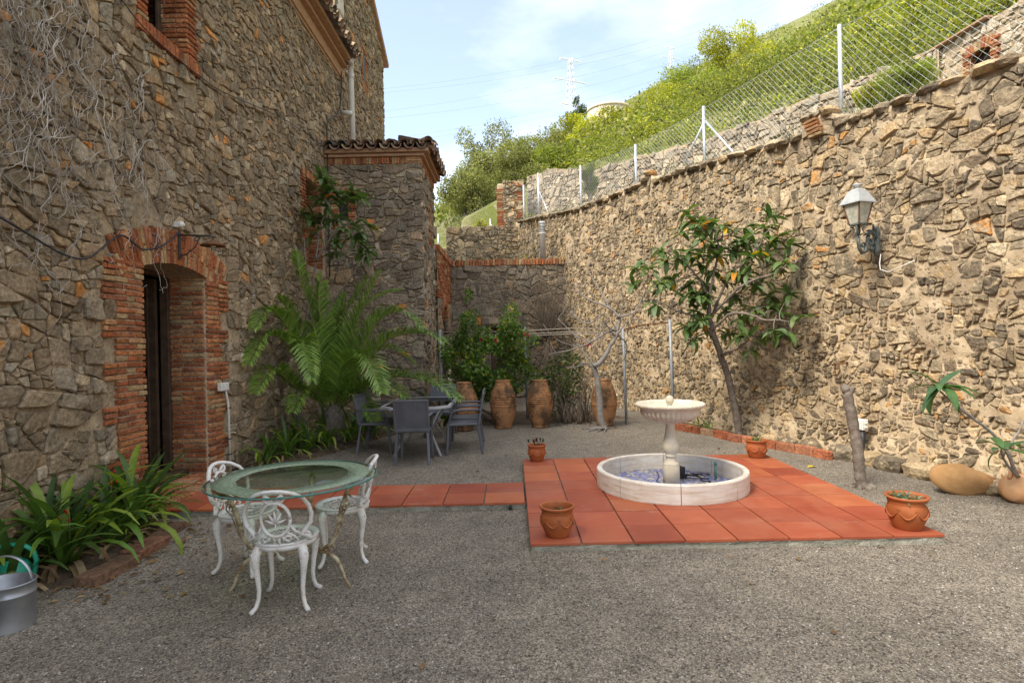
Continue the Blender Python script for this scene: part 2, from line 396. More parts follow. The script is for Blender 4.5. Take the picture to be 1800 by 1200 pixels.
def dup(root, loc, rz, label=None, group=None, scale=None):
    r = root.copy(); col.objects.link(r); r.location = loc; r.rotation_euler = (0, 0, rz)
    if scale: r.scale = (scale,) * 3
    if label: r['label'] = label
    if group: r['group'] = group
    for ch in root.children:
        c = ch.copy(); col.objects.link(c); c.parent = r
        for g in ch.children:
            d = g.copy(); col.objects.link(d); d.parent = c
    return r
def stuff_rest(items, name, mat, parent, limit=300, seen=None):
    """items: (verts, faces, tint, size). The largest `limit` become objects of their own, the rest one mesh of kind stuff."""
    items = sorted(items, key=lambda i: -i[3])
    for v, f, t, s_ in items[:limit]:
        obj(name, mesh(name, v, f, [t] * len(v), None, mat), parent)
    if len(items) > limit:
        mb = MB()
        for v, f, t, s_ in items[limit:]: mb.add(v, f, t)
        tag(mb.build('small_' + name + 's', mat, parent), kind='stuff')
def jit(c, a=.12, r_=rnd):
    k = 1 + r_.uniform(-a, a); h = 1 + r_.uniform(-a, a) * .22; return (c[0] * k * h, c[1] * k, c[2] * k / h)
def pick(pal, r_=rnd):
    x = r_.random() * sum(p[1] for p in pal)
    for c, w_ in pal:
        x -= w_
        if x <= 0: return jit(c, .2, r_)
    return jit(pal[-1][0], .2, r_)
# ---------------------------------------------------------------- masonry
def clip(poly, nx, ny, c):          # keep nx*x+ny*y <= c
    out = []; n = len(poly)
    for i in range(n):
        p, q = poly[i], poly[(i + 1) % n]; a = nx * p[0] + ny * p[1] - c; b = nx * q[0] + ny * q[1] - c
        if a <= 0: out.append(p)
        if (a < 0 < b) or (b < 0 < a):
            t = a / (a - b); out.append((p[0] + (q[0] - p[0]) * t, p[1] + (q[1] - p[1]) * t))
    return out
def cells(u0, u1, v0, v1, radii, asp, rects, rg, ok=None, rfac=2.3):
    """irregular stones: darts of falling size, then a power diagram so large stones sit among small chinking ones"""
    rmax = radii[0][0]; gs = rmax * 1.3; grid = {}; seeds = []
    area = (u1 - u0) * (v1 - v0)
    for r_, dens in radii:
        for _ in range(int(dens * area)):
            u, v = rg.uniform(u0, u1), rg.uniform(v0, v1); rr = r_ * rg.uniform(.8, 1.15)
            if ok and not ok(u, v, rr): continue
            if any(a - .02 < u < b + .02 and c - .02 < v < d + .02 for a, b, c, d in rects): continue
            x = u / asp; gx, gy = int(x // gs), int(v // gs); bad = False
            for i in range(gx - 2, gx + 3):
                for j in range(gy - 2, gy + 3):
                    for k in grid.get((i, j), ()):
                        s_ = seeds[k]
                        if (s_[0] - x) ** 2 + (s_[1] - v) ** 2 < ((s_[2] + rr) * .84) ** 2: bad = True; break
                    if bad: break
                if bad: break
            if bad: continue
            grid.setdefault((gx, gy), []).append(len(seeds)); seeds.append((x, v, rr))
    res = []
    for i, (x, v, r_) in enumerate(seeds):
        R_ = r_ * rfac; poly = [(x - R_, v - R_ * .8), (x - R_ * .3, v - R_), (x + R_ * .8, v - R_), (x + R_, v + R_ * .3), (x + R_ * .7, v + R_), (x - R_ * .6, v + R_)]
        gx, gy = int(x // gs), int(v // gs)
        for a in range(gx - 2, gx + 3):
            for b in range(gy - 2, gy + 3):
                for k in grid.get((a, b), ()):
                    if k == i: continue
                    X, Y, Q = seeds[k]; dx, dy = X - x, Y - v
                    if dx * dx + dy * dy > (R_ * 1.45 + Q * 1.9) ** 2: continue
                    poly = clip(poly, dx, dy, (X * X + Y * Y - Q * Q - x * x - v * v + r_ * r_) / 2)
                    if len(poly) < 3: break
        if len(poly) < 3: continue
        poly = [(p[0] * asp, p[1]) for p in poly]; u = x * asp
        poly = clip(poly, -1, 0, -u0); poly = clip(poly, 1, 0, u1); poly = clip(poly, 0, -1, -v0); poly = clip(poly, 0, 1, v1)
        for a, b, c, d in rects:
            if len(poly) < 3: break
            if max(p[0] for p in poly) <= a or min(p[0] for p in poly) >= b or max(p[1] for p in poly) <= c or min(p[1] for p in poly) >= d: continue
            o = [(a - u, 0), (u - b, 1), (c - v, 2), (v - d, 3)]; o.sort(); k = o[-1][1]
            poly = clip(poly, *((1, 0, a), (-1, 0, -b), (0, 1, c), (0, -1, -d))[k])
        if len(poly) >= 3: res.append((poly, r_))
    return res
def parea(p):
    n = len(p); return abs(sum(p[i][0] * p[(i + 1) % n][1] - p[(i + 1) % n][0] * p[i][1] for i in range(n))) / 2
def fat(p): return parea(p) / sum(math.dist(p[i], p[i - 1]) for i in range(len(p))) ** 2
def rubble(u0, u1, v0, v1, r0, size, asp, rects, rg, ok=None, drop=0):
    """angular rubble: a coarse Voronoi of blocks, each broken by slanting cuts; size(u, v) gives the stone width aimed at"""
    base = cells(u0, u1, v0, v1, [(r0, 90 * (.3 / r0) ** 2 / 4), (r0 * .8, 40 * (.3 / r0) ** 2 / 4)], asp, rects, rg, None, 3.2); out = []
    for poly, _ in base:
        stack = [poly]
        while stack:
            p = stack.pop(); n = len(p)
            if n < 3: continue
            ar = parea(p); cx = sum(q[0] for q in p) / n; cy = sum(q[1] for q in p) / n
            tgt = size(cx, cy) * rg.choice((.34, .5, .7, .9, 1.1, 1.45)); done = False
            if ar > .8 * tgt * tgt:
                w_ = max(q[0] for q in p) - min(q[0] for q in p); h_ = max(q[1] for q in p) - min(q[1] for q in p)
                for tr in range(9):
                    if rg.random() < .16 and tr < 5:      # break off a corner
                        k = rg.randrange(n); d = (p[k][0] - cx, p[k][1] - cy); l_ = math.hypot(*d) or 1; nx, ny = d[0] / l_, d[1] / l_; t = rg.uniform(.45, .65) * l_; a = rg.uniform(-.4, .4)
                        nx, ny = nx * math.cos(a) - ny * math.sin(a), nx * math.sin(a) + ny * math.cos(a); c = nx * cx + ny * cy + t
                    else:
                        hor = h_ * asp * (rg.uniform(.75, 1.35) if tr < 6 else 1) > w_; a = rg.gauss(0, .24) * (tr < 8) + (math.pi / 2 if hor else 0); nx, ny = math.cos(a), math.sin(a)
                        c = nx * (cx + rg.uniform(-.2, .2) * w_) + ny * (cy + rg.uniform(-.2, .2) * h_)
                    A, B_ = clip(p, nx, ny, c), clip(p, -nx, -ny, -c)
                    if len(A) > 2 and len(B_) > 2 and parea(A) > .0012 and parea(B_) > .0012 and (tr == 8 or (fat(A) > .040 and fat(B_) > .040)): stack += [A, B_]; done = True; break
            if done: continue
            if ok and not ok(cx, cy, math.sqrt(ar)): continue
            if drop and rg.random() < drop * (1 if ar < .02 else .2): continue
            out.append((p, math.sqrt(ar) * .5))
    return out
def stone_piece(poly, mp_, joint, depth, rg, tint, back=-.05):
    n = len(poly); cx = sum(p[0] for p in poly) / n; cy = sum(p[1] for p in poly) / n
    ps = []
    for p in poly:
        d = math.hypot(p[0] - cx, p[1] - cy)
        if d < 1e-5: continue
        k = max(.45, 1 - joint / d); ps.append((cx + (p[0] - cx) * k, cy + (p[1] - cy) * k))
    n = len(ps)
    if n < 3: return None
    ar = abs(sum(ps[i][0] * ps[(i + 1) % n][1] - ps[(i + 1) % n][0] * ps[i][1] for i in range(n))) / 2
    if ar < .0009: return None
    q = []; sz = math.sqrt(ar)
    for i in range(n):
        a, b = ps[i], ps[(i + 1) % n]; l_ = math.dist(a, b)
        q.append((a[0] + rg.uniform(-1, 1) * sz * .03, a[1] + rg.uniform(-1, 1) * sz * .03))
        if l_ > sz * .45:
            t = rg.uniform(.3, .7); o = rg.uniform(-1, 1) * .11 * l_
            q.append((a[0] + (b[0] - a[0]) * t - (b[1] - a[1]) / l_ * o, a[1] + (b[1] - a[1]) * t + (b[0] - a[0]) / l_ * o))
    q = [(x + .035 * mnoise.noise(Vector((x * 3.7, y * 3.7, 9))) + .015 * mnoise.noise(Vector((x * 11, y * 11, 19))),
          y + .035 * mnoise.noise(Vector((x * 3.7, y * 3.7, 29))) + .015 * mnoise.noise(Vector((x * 11, y * 11, 39)))) for x, y in q]
    n = len(q); q = [p_ for i in range(n) for p_ in ((q[i][0] * .78 + q[i - 1][0] * .22, q[i][1] * .78 + q[i - 1][1] * .22), (q[i][0] * .78 + q[(i + 1) % n][0] * .22, q[i][1] * .78 + q[(i + 1) % n][1] * .22))] if n < 11 else q
    cx = sum(p[0] for p in q) / len(q); cy = sum(p[1] for p in q) / len(q)
    m = len(q); gx, gy = rg.uniform(-.13, .13), rg.uniform(-.13, .13); sd = rg.random() * 90; fq = 1.6 / max(sz, .05)
    V = []
    for sc_, h in ((1.0, back), (.985, depth * .7), (.84, depth)):
        for (x, y) in q:
            X, Y = cx + (x - cx) * sc_, cy + (y - cy) * sc_
            hh = h if h < 0 else h + depth * .28 * mnoise.noise(Vector((X * fq, Y * fq, sd))) + (gx * (X - cx) + gy * (Y - cy)) * (1 if sc_ < .9 else .6)
            V.append(mp_(X, Y, hh))
    V.append(mp_(cx, cy, depth * (1.04 + .28 * mnoise.noise(Vector((cx * fq, cy * fq, sd))))))
    F = []
    for r_ in range(2):
        for k in range(m): F.append((r_ * m + k, r_ * m + (k + 1) % m, (r_ + 1) * m + (k + 1) % m, (r_ + 1) * m + k))
    for k in range(m): F.append((2 * m + k, 2 * m + (k + 1) % m, 3 * m))
    return V, F, tint, ar
def lay(cs, mp_, joint, depth, rg, pal, weight=None):
    out = []
    for poly, r_ in cs:
        j = joint * (.6 + .4 * min(1, r_ / .12)) * rg.uniform(.4, 1.5)
        st = stone_piece(poly, mp_, j, depth * (.35 + 1.0 * rg.random()) * min(1.2, .6 + r_ * 4), rg, pick(pal, rg))
        if st:
            if weight:
                c = st[0][-1]; st = (st[0], st[1], st[2], st[3] * weight(c))
            out.append(st)
    return out
CAMP = Vector((0, 0, 1.62))
def seen_size(c):
    c = Vector(c); d = max(1, c.y)
    px, py = 900 + 1018 * c.x / d, 600 - 1018 * (c.z - 1.62) / d
    return (1.0 if -40 < px < 1840 and -40 < py < 1240 else .05) / (d * d)
def panel(mb, u0, u1, v0, v1, holes, mp_, step=None, disp=0, sd=0, h0=0):
    """a wall sheet with openings; step/disp give it relief"""
    us = sorted({u0, u1, *[x for h in holes for x in h[:2] if u0 < x < u1]}); vs_ = sorted({v0, v1, *[x for h in holes for x in h[2:] if v0 < x < v1]})
    if step:
        def ref(xs):
            o = []
            for a, b in zip(xs, xs[1:]):
                n = max(1, int(round((b - a) / step))); o += [a + (b - a) * i / n for i in range(n)]
            return o + [xs[-1]]
        us, vs_ = ref(us), ref(vs_)
    idx = {}; V = []; F = []
    def vid(i, j):
        if (i, j) not in idx:
            u, v = us[i], vs_[j]; h = h0
            if disp: h += disp * (mnoise.fractal(Vector((u * 3.1 + sd, v * 3.1, sd)), 1.0, 2.0, 4) * .6)
            idx[(i, j)] = len(V); V.append(mp_(u, v, h))
        return idx[(i, j)]
    for i in range(len(us) - 1):
        for j in range(len(vs_) - 1):
            cu, cv = (us[i] + us[i + 1]) / 2, (vs_[j] + vs_[j + 1]) / 2
            if any(a < cu < b and c < cv < d for a, b, c, d in holes): continue
            F.append((vid(i, j), vid(i + 1, j), vid(i + 1, j + 1), vid(i, j + 1)))
    mb.add(V, F, (1, 1, 1), bool(disp))
BRICK = [((.36, .145, .072), 5), ((.31, .108, .050), 3), ((.40, .225, .12), 3), ((.41, .30, .17), 2), ((.25, .10, .058), 2), ((.41, .18, .078), 2)]
def brick(u0, u1, v0, v1, mp_, hf, back, rg, ang=0, piv=None, pal=BRICK, wear=.004):
    """one brick in wall coordinates: front face at hf, running back by `back`"""
    cu, cv = (u0 + u1) / 2, (v0 + v1) / 2; hf = hf + rg.uniform(-.006, .006)
    vv, ff = cbox((u1 - u0, v1 - v0, back), .0045 + rg.random() * .003)
    V = []
    ca, sa = math.cos(ang), math.sin(ang); tl = rg.uniform(-.012, .012)
    for x, y, z in vv:
        x, y = x + rg.uniform(-wear, wear), y + rg.uniform(-wear, wear) * .7 + x * tl
        if piv: px, py = cu + x - piv[0], cv + y - piv[1]; x2, y2 = piv[0] + ca * px - sa * py, piv[1] + sa * px + ca * py
        else: x2, y2 = cu + x, cv + y
        V.append(mp_(x2, y2, hf - back / 2 + z))
    return (V, ff, pick(pal, rg), (u1 - u0) * (v1 - v0))

# ================================================================ HOUSE
WX = -3.75
HP = [((0.279, 0.227, 0.161), 6), ((0.331, 0.272, 0.196), 5), ((0.227, 0.184, 0.132), 4), ((0.383, 0.287, 0.183), 1.6), ((0.493, 0.422, 0.312), .5), ((0.571, 0.284, 0.104), .22), ((0.337, 0.296, 0.232), 2)]
house = thing('stone_house', 'tall grey rubble stone house with brick-framed doorway, filling the left side', 'house', (WX, 6.5, 0), world=True)
ML = lambda u, v, h: (WX + h, u, v)
DOOR = (5.88, 7.08, .10, 2.58); WIN = (6.05, 6.80, 5.02, 6.5); WIN2 = (10.62, 11.5, 3.12, 4.72)
mb = MB(); panel(mb, -9, 13.1, 0, 7.95, [DOOR, WIN, WIN2], ML, .35, .03, 3.3)
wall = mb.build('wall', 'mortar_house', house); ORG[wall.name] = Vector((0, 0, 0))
rg = random.Random(11)
teethL = [(5.28, 5.5, z, z + .17) for z in (.42, .92, 1.35, 1.72)] + [(5.28, 5.5, 2.1, 2.72)]
teethR = [(7.38, 7.60, z, z + .17) for z in (.35, .80, 1.25, 1.70)] + [(7.38, 7.62, 2.08, 2.66)]
rects = [(5.45, 7.42, -.1, 2.72), (5.75, 7.2, 2.6, 2.96), *teethL, *teethR, (5.86, 7.0, 4.88, 6.7), (10.38, 11.75, 2.98, 4.9)]
cs = rubble(2.2, 13.05, 0.02, 7.62, .26, lambda u, v: .225 if v < 2.2 else .18, 1.5, rects, rg)
st = lay(cs, ML, .012, .042, rg, HP, seen_size)
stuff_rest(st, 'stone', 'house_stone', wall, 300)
cs = cells(-8.9, 2.2, 0.02, 7.6, [(.3, 6), (.2, 14), (.12, 20)], 1.2, [], rg)      # the stretch beside and behind the camera
mb = MB()
for v, f, t, s_ in lay(cs, ML, .02, .05, rg, HP): mb.add(v, f, t)
tag(mb.build('small_stones', 'house_stone', wall), kind='stuff')
# --- door surround
B = []
mb = MB(); mb.box((WX - .19, 5.665, 1.31), (.42, .43, 2.62)); mb.box((WX - .19, 7.25, 1.31), (.42, .34, 2.62))
sur = mb.build('door_surround', 'mortar_brick', house); ORG[sur.name] = Vector()
def jamb(ua, ub, tooth, z0, z1, pitch, dirn, teeth, mp_, hf, back=.12):
    z = z0; k = 0
    while z < z1:
        far = ub
        for a, b, c, d in teeth:
            if c - .01 <= z + .02 < d: far = a if dirn < 0 else b
        u = ua; split = .14 if k % 2 else .28
        while abs(far - u) > .03:
            w_ = min(split * rg.uniform(.92, 1.05), abs(far - u)); 
            if abs(far - u) - w_ < .06: w_ = abs(far - u)
            e = u + dirn * w_; B.append(brick(min(u, e) + .006, max(u, e) - .006, z + .006, z + pitch - .009, mp_, hf + rg.uniform(-.003, .010), back, rg)); u = e
            split = .28 if rg.random() < .5 else .14
        z += pitch; k += 1
jamb(5.875, 5.45, 0, .06, 2.48, .058, -1, teethL, ML, .035)
jamb(7.085, 7.42, 0, .06, 2.46, .058, 1, teethR, ML, .035)
MREV = lambda u, v, h: (u, 7.085 - h, v)              # the far reveal, facing the camera
mb = MB(); mb.box((WX - .22, 7.11, 1.3), (.44, .05, 2.44)); mb.build('reveal', 'mortar_brick', house)
jamb(WX - .005, WX - .42, 0, .12, 2.52, .058, -1, [], MREV, .022, .06)
for k in range(37):                                   # arch of bricks on end
    a = R(-25.5 + 51 * k / 36)
    w_ = .030
    s1 = .14 if k % 2 else .20
    for r0, r1 in ((2.16, 2.16 + s1), (2.16 + s1 + .008, 2.54 + rg.uniform(-.012, .012))):
        B.append(brick(6.48 - w_ + .005, 6.48 + w_ - .004, .40 + r0, .40 + r1, ML, .034, .14, rg, -a, (6.48, .40)))
mb = MB()                                              # soffit of the arch
sf = []
for k in range(13):
    a = R(-16.5 + 33 * k / 12); sf.append((6.48 + 2.155 * math.sin(a), .40 + 2.155 * math.cos(a)))
V = [(WX + .02, u, v) for u, v in sf] + [(WX - .42, u, v) for u, v in sf]
mb.add(V, [(i, i + 1, 14 + i, 13 + i) for i in range(12)])
mb.box((WX - .20, 6.48, 2.72), (.40, 1.35, .14)); mb.build('soffit', 'mortar_brick', house)
# --- window high on the wall
mb = MB(); mb.box((WX - .17, 5.95, 5.75), (.36, .18, 1.6)); mb.box((WX - .17, 6.9, 5.75), (.36, .19, 1.6)); mb.box((WX - .16, 6.43, 4.95), (.36, 1.1, .13))
mb.build('window_surround', 'mortar_brick', house)
jamb(6.045, 5.87, 0, 5.03, 6.45, .058, -1, [], ML, .03)
jamb(6.805, 6.985, 0, 5.03, 6.45, .058, 1, [(6.9, 7.1, z, z + .12) for z in (5.2, 5.55, 5.9, 6.2)], ML, .03)
MREV2 = lambda u, v, h: (u, 6.80 - h, v)
jamb(WX + .03, WX - .33, 0, 5.03, 6.45, .058, -1, [], MREV2, .012, .05)
u = 5.86
while u < 6.98: B.append(brick(u + .004, u + .052, 4.885, 5.02, ML, .055, .3, rg)); u += .058
win = MB(); win.box((WX - .30, 6.425, 5.06), (.05, .74, .07)); win.box((WX - .30, 6.09, 5.75), (.05, .07, 1.36)); win.box((WX - .30, 6.76, 5.75), (.05, .07, 1.36)); win.box((WX - .30, 6.425, 5.75), (.045, .05, 1.36))
wo_ = win.build('window', 'wood_dark', house); ORG[wo_.name] = Vector()
for y0 in (6.13, 6.455):
    MB().box((WX - .31, y0 + .135, 5.75), (.008, .27, 1.3)).build('pane', 'window_glass', wo_)
# --- window beside the annex
mb = MB(); mb.box((WX - .17, 10.5, 3.9), (.36, .22, 1.8)); mb.box((WX - .17, 11.62, 3.9), (.36, .23, 1.8)); mb.box((WX - .16, 11.06, 4.80), (.36, 1.3, .14)); mb.box((WX - .16, 11.06, 3.05), (.36, 1.3, .12))
mb.build('window_surround', 'mortar_brick', house)
jamb(10.615, 10.4, 0, 3.0, 4.72, .058, -1, [(10.3, 10.5, z, z + .12) for z in (3.2, 3.6, 4.0, 4.4)], ML, .035)
MREV3 = lambda u, v, h: (u, 11.5 - h, v)
jamb(WX + .03, WX - .33, 0, 3.1, 4.72, .058, -1, [], MREV3, .012, .05)
u = 10.4
while u < 11.7: B.append(brick(u + .004, u + .050, 4.735, 4.885, ML, .04, .2, rg)); u += .056
win = MB(); win.box((WX - .32, 10.66, 3.92), (.05, .07, 1.55)); win.box((WX - .32, 11.46, 3.92), (.05, .07, 1.55)); win.box((WX - .32, 11.06, 3.92), (.045, .05, 1.55)); win.box((WX - .32, 11.06, 3.15), (.05, .85, .06))
wo_ = win.build('window', 'wood_dark', house); ORG[wo_.name] = Vector()
MB().box((WX - .33, 11.06, 3.92), (.008, .8, 1.5)).build('pane', 'window_glass', wo_)
bw = []
for v, f, t, s_ in B:
    c = Vector(v[0]); bw.append((v, f, t, s_ * seen_size(c)))
stuff_rest(bw, 'brick', 'brick', sur, 300)
# --- threshold: worn bricks on edge laid in a fan, with a timber sill
mb = MB(); mb.box((WX + .10, 6.48, .03), (.60, 1.36, .06), ch=.02, tint=(.36, .19, .11)); thr = mb.build('doorstep', 'brick', house); ORG[thr.name] = Vector()
for k in range(24):
    y0 = 5.84 + k * .0555
    for (x0, x1) in ((WX - .18, WX + .10), (WX + .108, WX + .36 - .06 * abs(k - 12) / 12)):
        v, ff = cbox((x1 - x0, .047, .08), .012); a = rg.uniform(-.05, .05)
        obj('step_brick', mesh('step_brick', [Matrix.Translation(((x0 + x1) / 2, y0, .075 + rg.uniform(-.006, .006) - .02 * (x0 > WX))) @ Matrix.Rotation(a, 4, 'Z') @ Vector(p) for p in v], ff, [pick([((.42, .18, .09), 3), ((.36, .15, .08), 2), ((.40, .25, .15), 2)], rg)] * 24, None, 'brick'), thr)
MB().box((WX - .30, 6.48, .125), (.16, 1.2, .08), ch=.012).build('door_sill', 'wood_dark', house)
# --- room behind the door, door frame and the leaf standing open
mb = MB(); mb.box((-5.6, 6.4, .02), (2.9, 3.4, .08)); mb.box((-7.05, 6.4, 1.5), (.1, 3.4, 3)); mb.box((-5.6, 4.75, 1.5), (2.9, .1, 3)); mb.box((-5.6, 8.15, 1.5), (2.9, .1, 3)); mb.box((-5.6, 6.4, 2.95), (2.9, 3.4, .1))
mb.box((-4.19, 5.35, 1.5), (.06, 1.15, 3)); mb.box((-4.19, 7.75, 1.5), (.06, 1.1, 3))
mb.build('room_wall', 'plaster_dark', house)
mb = MB(); mb.box((WX - .46, 5.91, 1.32), (.10, .07, 2.4)); mb.box((WX - .46, 7.05, 1.32), (.10, .07, 2.4)); mb.box((WX - .46, 6.48, 2.55), (.10, 1.2, .12)); mb.build('door_frame', 'wood_dark', house)
dl = MB(); dl.box((-4.60, 7.00, 1.3), (.62, .05, 2.34)); dl.box((-4.60, 6.965, 2.25), (.44, .03, .08)); dl.box((-4.60, 6.965, 1.35), (.44, .03, .08)); dl.box((-4.60, 6.965, .45), (.44, .03, .08)); dl.box((-4.40, 6.965, 1.3), (.06, .03, 2.2)); dl.box((-4.80, 6.965, 1.3), (.06, .03, 2.2))
dr = dl.build('door', 'wood_dark', house); ORG[dr.name] = Vector()
MB().tube([(-4.85, 6.93, 1.1), (-4.85, 6.89, 1.1), (-4.76, 6.89, 1.1)], .01, 6).build('handle', 'dark_iron', dr)
MB().box((-6.98, 6.95, 1.35), (.03, .5, .8)).build('picture', 'paper', house)
MB().box((-5.4, 7.4, .16), (.5, .34, .2), rz=.5, rx=.2).build('crate', 'wood_pale', house)
# --- eaves: brick frieze, two moulded courses, barrel tiles, roof
mb = MB(); mb.box((WX + .03, 2.0, 7.72), (.10, 22, .22)); mb.box((WX + .08, 2.0, 7.86), (.22, 22, .07)); mb.box((WX + .14, 2.0, 7.95), (.36, 22, .08)); mb.box((WX + .02, 2.0, 7.59), (.05, 22, .05))
mb.build('cornice', 'cornice', house)
mb = MB(); V = [(WX + .32, -9, 8.0), (WX + .32, 13.05, 8.0), (-8.6, 13.05, 9.9), (-8.6, -9, 9.9)]; V += [(x, y, z - .05) for x, y, z in V[:2]] + [(-8.6, 13.05, 0), (-8.6, -9, 0)]
mb.add(V, [(0, 1, 2, 3), (0, 1, 5, 4), (2, 3, 7, 6)]); mb.add([(WX + .32, -9, 7.985), (WX + .32, 13.05, 7.985), (WX - .1, 13.05, 7.985), (WX - .1, -9, 7.985)], [(0, 1, 2, 3)]); mb.add([(-8.6, 13.05, 0), (WX, 13.05, 0), (WX, 13.05, 8), (-8.6, 13.05, 9.9)], [(0, 1, 2, 3)]); mb.add([(-8.6, -9, 0), (WX, -9, 0), (WX, -9, 8), (-8.6, -9, 9.9)], [(0, 1, 2, 3)])
roof = mb.build('roof', 'plaster_dark', house); ORG[roof.name] = Vector()
def barrel(l=.42, r0=.105, r1=.085, th=.014, n=8, up=True):
    V = []; F = []
    for (x, r_) in ((0, r0), (l, r1)):
        for rr in (r_, r_ - th):
            for k in range(n + 1):
                g = math.pi * k / n; V.append((x, rr * math.cos(g), rr * math.sin(g) * (1 if up else -1)))
    m = n + 1
    for k in range(n):
        F += [(k, k + 1, 2 * m + k + 1, 2 * m + k), (m + k, m + k + 1, 3 * m + k + 1, 3 * m + k), (k, k + 1, m + k + 1, m + k), (2 * m + k, 2 * m + k + 1, 3 * m + k + 1, 3 * m + k)]
    F += [(0, m, 3 * m, 2 * m), (n, m + n, 3 * m + n, 2 * m + n)]
    return V, F
TP = [((.36, .24, .16), 3), ((.27, .185, .13), 3), ((.42, .30, .20), 2), ((.19, .15, .115), 2), ((.46, .36, .24), 1)]
cov, chn = barrel(), barrel(up=False)
def tiles(parent, org, along, upd, n, rows, sp, slope, rg):
    """rows of cover and channel tiles; org is the eave start, along the eave direction, upd the level uphill direction"""
    along, upd = Vector(along).normalized(), Vector(upd).normalized()
    run = (upd * math.cos(slope) + Vector((0, 0, math.sin(slope)))).normalized(); nrm = run.cross(along).normalized()
    if nrm.z < 0: nrm = -nrm
    side = nrm.cross(run)
    for r_ in range(rows):
        for i in range(n):
            for kind, off, hh in ((chn, 0, .075), (cov, .5, .055)):
                o = Vector(org) + along * ((i + off) * sp + rg.uniform(-.008, .008)) + run * (r_ * .34 + rg.uniform(-.02, .02)) + nrm * (hh + (.012 if r_ else 0) + .008 * r_)
                M_ = Matrix(((run.x, side.x, nrm.x, o.x), (run.y, side.y, nrm.y, o.y), (run.z, side.z, nrm.z, o.z), (0, 0, 0, 1))) @ Matrix.Rotation(-.02, 4, 'Y')
                obj('roof_tile', mesh('roof_tile', [M_ @ Vector(p) for p in kind[0]], kind[1], [pick(TP, rg)] * len(kind[0]), [True] * len(kind[1]), 'roof_tile'), parent)
tiles(roof, (WX + .46, 7.2, 7.97), (0, 1, 0), (-1, 0, 0), 25, 1, .235, R(21), rg)

# ================================================================ TOWER behind the house
TX = WX - .06
tower = thing('stone_tower', 'taller rubble stone wing with a slit window, rising behind the house eaves', 'house', (TX, 15.5, 0), world=True)
MT = lambda u, v, h: (TX + h, u, v)
def tz(u): return 11.75 - abs(u - 15.4) * .55
SL = (15.42, 15.62, 8.62, 9.35)
mb = MB(); 
us = [13.0 + i * .48 for i in range(11)]
V = [MT(u, 0, 0) for u in us] + [MT(u, tz(u), 0) for u in us]; mb.add(V, [(i, i + 1, 12 + i, 11 + i) for i in range(10)])
mb.add([MT(17.8, 0, 0), MT(17.8, tz(17.8), 0), (-8.5, 17.8, 10.4), (-8.5, 17.8, 0)], [(0, 1, 2, 3)]); mb.add([MT(13, 0, 0), MT(13, tz(13), 0), (-8.5, 13.0, 10.4), (-8.5, 13.0, 0)], [(0, 1, 2, 3)])
wl = mb.build('wall', 'mortar_house', tower); ORG[wl.name] = Vector()
rg = random.Random(5)
cs = rubble(13.06, 17.85, 5.0, 11.6, .3, lambda u, v: .21, 1.4, [(15.22, 15.86, 8.35, 9.6)], rg, lambda u, v, r_: v < tz(u) - .08)
stuff_rest(lay(cs, MT, .012, .05, rg, HP, seen_size), 'stone', 'house_stone', wl, 300)
B = []
z = 8.36
while z < 9.58:
    inside = 8.6 < z < 9.36
    for a, b in (((15.22, 15.42), (15.63, 15.85)) if inside else ((15.22, 15.53), (15.54, 15.85))): B.append(brick(a, b, z, z + .052, MT, .03, .1, rg))
    z += .062
stuff_rest(B, 'brick', 'brick', wl, 300)
MB().box((TX + .012, 15.525, 8.98), (.02, .2, .78)).build('slit_window', 'black_rubber', tower)
for k, (zz, hh) in enumerate(((8.2, .3), (8.55, .34), (8.95, .38), (9.4, .42), (9.85, .4))):
    MB().box((TX - .02, 13.24 + .03 * (k % 2), zz), (.2, .5 - .1 * (k % 2), hh), ch=.03).build('corner_stone', 'slab', tower)
mb = MB()
for s_ in (1, -1):
    a, b = Vector((TX + .06, 15.4, 11.80)), Vector((TX + .06, 15.4 + s_ * 2.75, 11.80 - 2.75 * .55))
    mb.beam(a, b, .16, .10)
mb.build('verge_board', 'cornice', tower)
mb = MB(); V = [(TX + .14, 15.4, 11.9), (-8.5, 15.4, 11.9), (TX + .14, 18.2, 10.36), (-8.5, 18.2, 10.36), (TX + .14, 12.6, 10.36), (-8.5, 12.6, 10.36)]
mb.add(V, [(0, 1, 3, 2), (0, 1, 5, 4)]); rf = mb.build('roof', 'cornice', tower); ORG[rf.name] = Vector()

# ================================================================ ANNEX with tiled roof
AY = 11.8; AX = -1.80; AYB = 13.75
annex = thing('stone_annex', 'low stone annex with barrel tile roof and brick frieze, beside the palm', 'outbuilding', (-2.8, 12.6, 0), world=True)
MA = lambda u, v, h: (u, AY - h, v)
MS = lambda u, v, h: (AX + h, u, v)
SLIT = (-3.46, -3.28, 4.16, 4.62)
mb = MB(); panel(mb, WX - .1, AX, 0, 5.5, [SLIT], MA, .35, .03, 1.7); panel(mb, AY, AYB, 0, 5.5, [], MS, .35, .03, 2.7)
mb.add([(AX, AYB, 0), (WX, AYB, 0), (WX, AYB, 5.5), (AX, AYB, 5.5)], [(0, 1, 2, 3)])
wa = mb.build('wall', 'mortar_house', annex); ORG[wa.name] = Vector()
rg = random.Random(21)
AP = [((0.241, 0.206, 0.161), 6), ((0.297, 0.256, 0.200), 5), ((0.192, 0.164, 0.130), 4), ((0.358, 0.276, 0.186), 1.6), ((0.470, 0.408, 0.315), .6), ((0.569, 0.240, 0.082), .25)]
c1 = lay(rubble(WX, AX + .03, .02, 5.28, .28, lambda u, v: .25, 1.7, [(-3.62, -3.12, 4.0, 4.86)], rg), MA, .016, .05, rg, AP, seen_size)
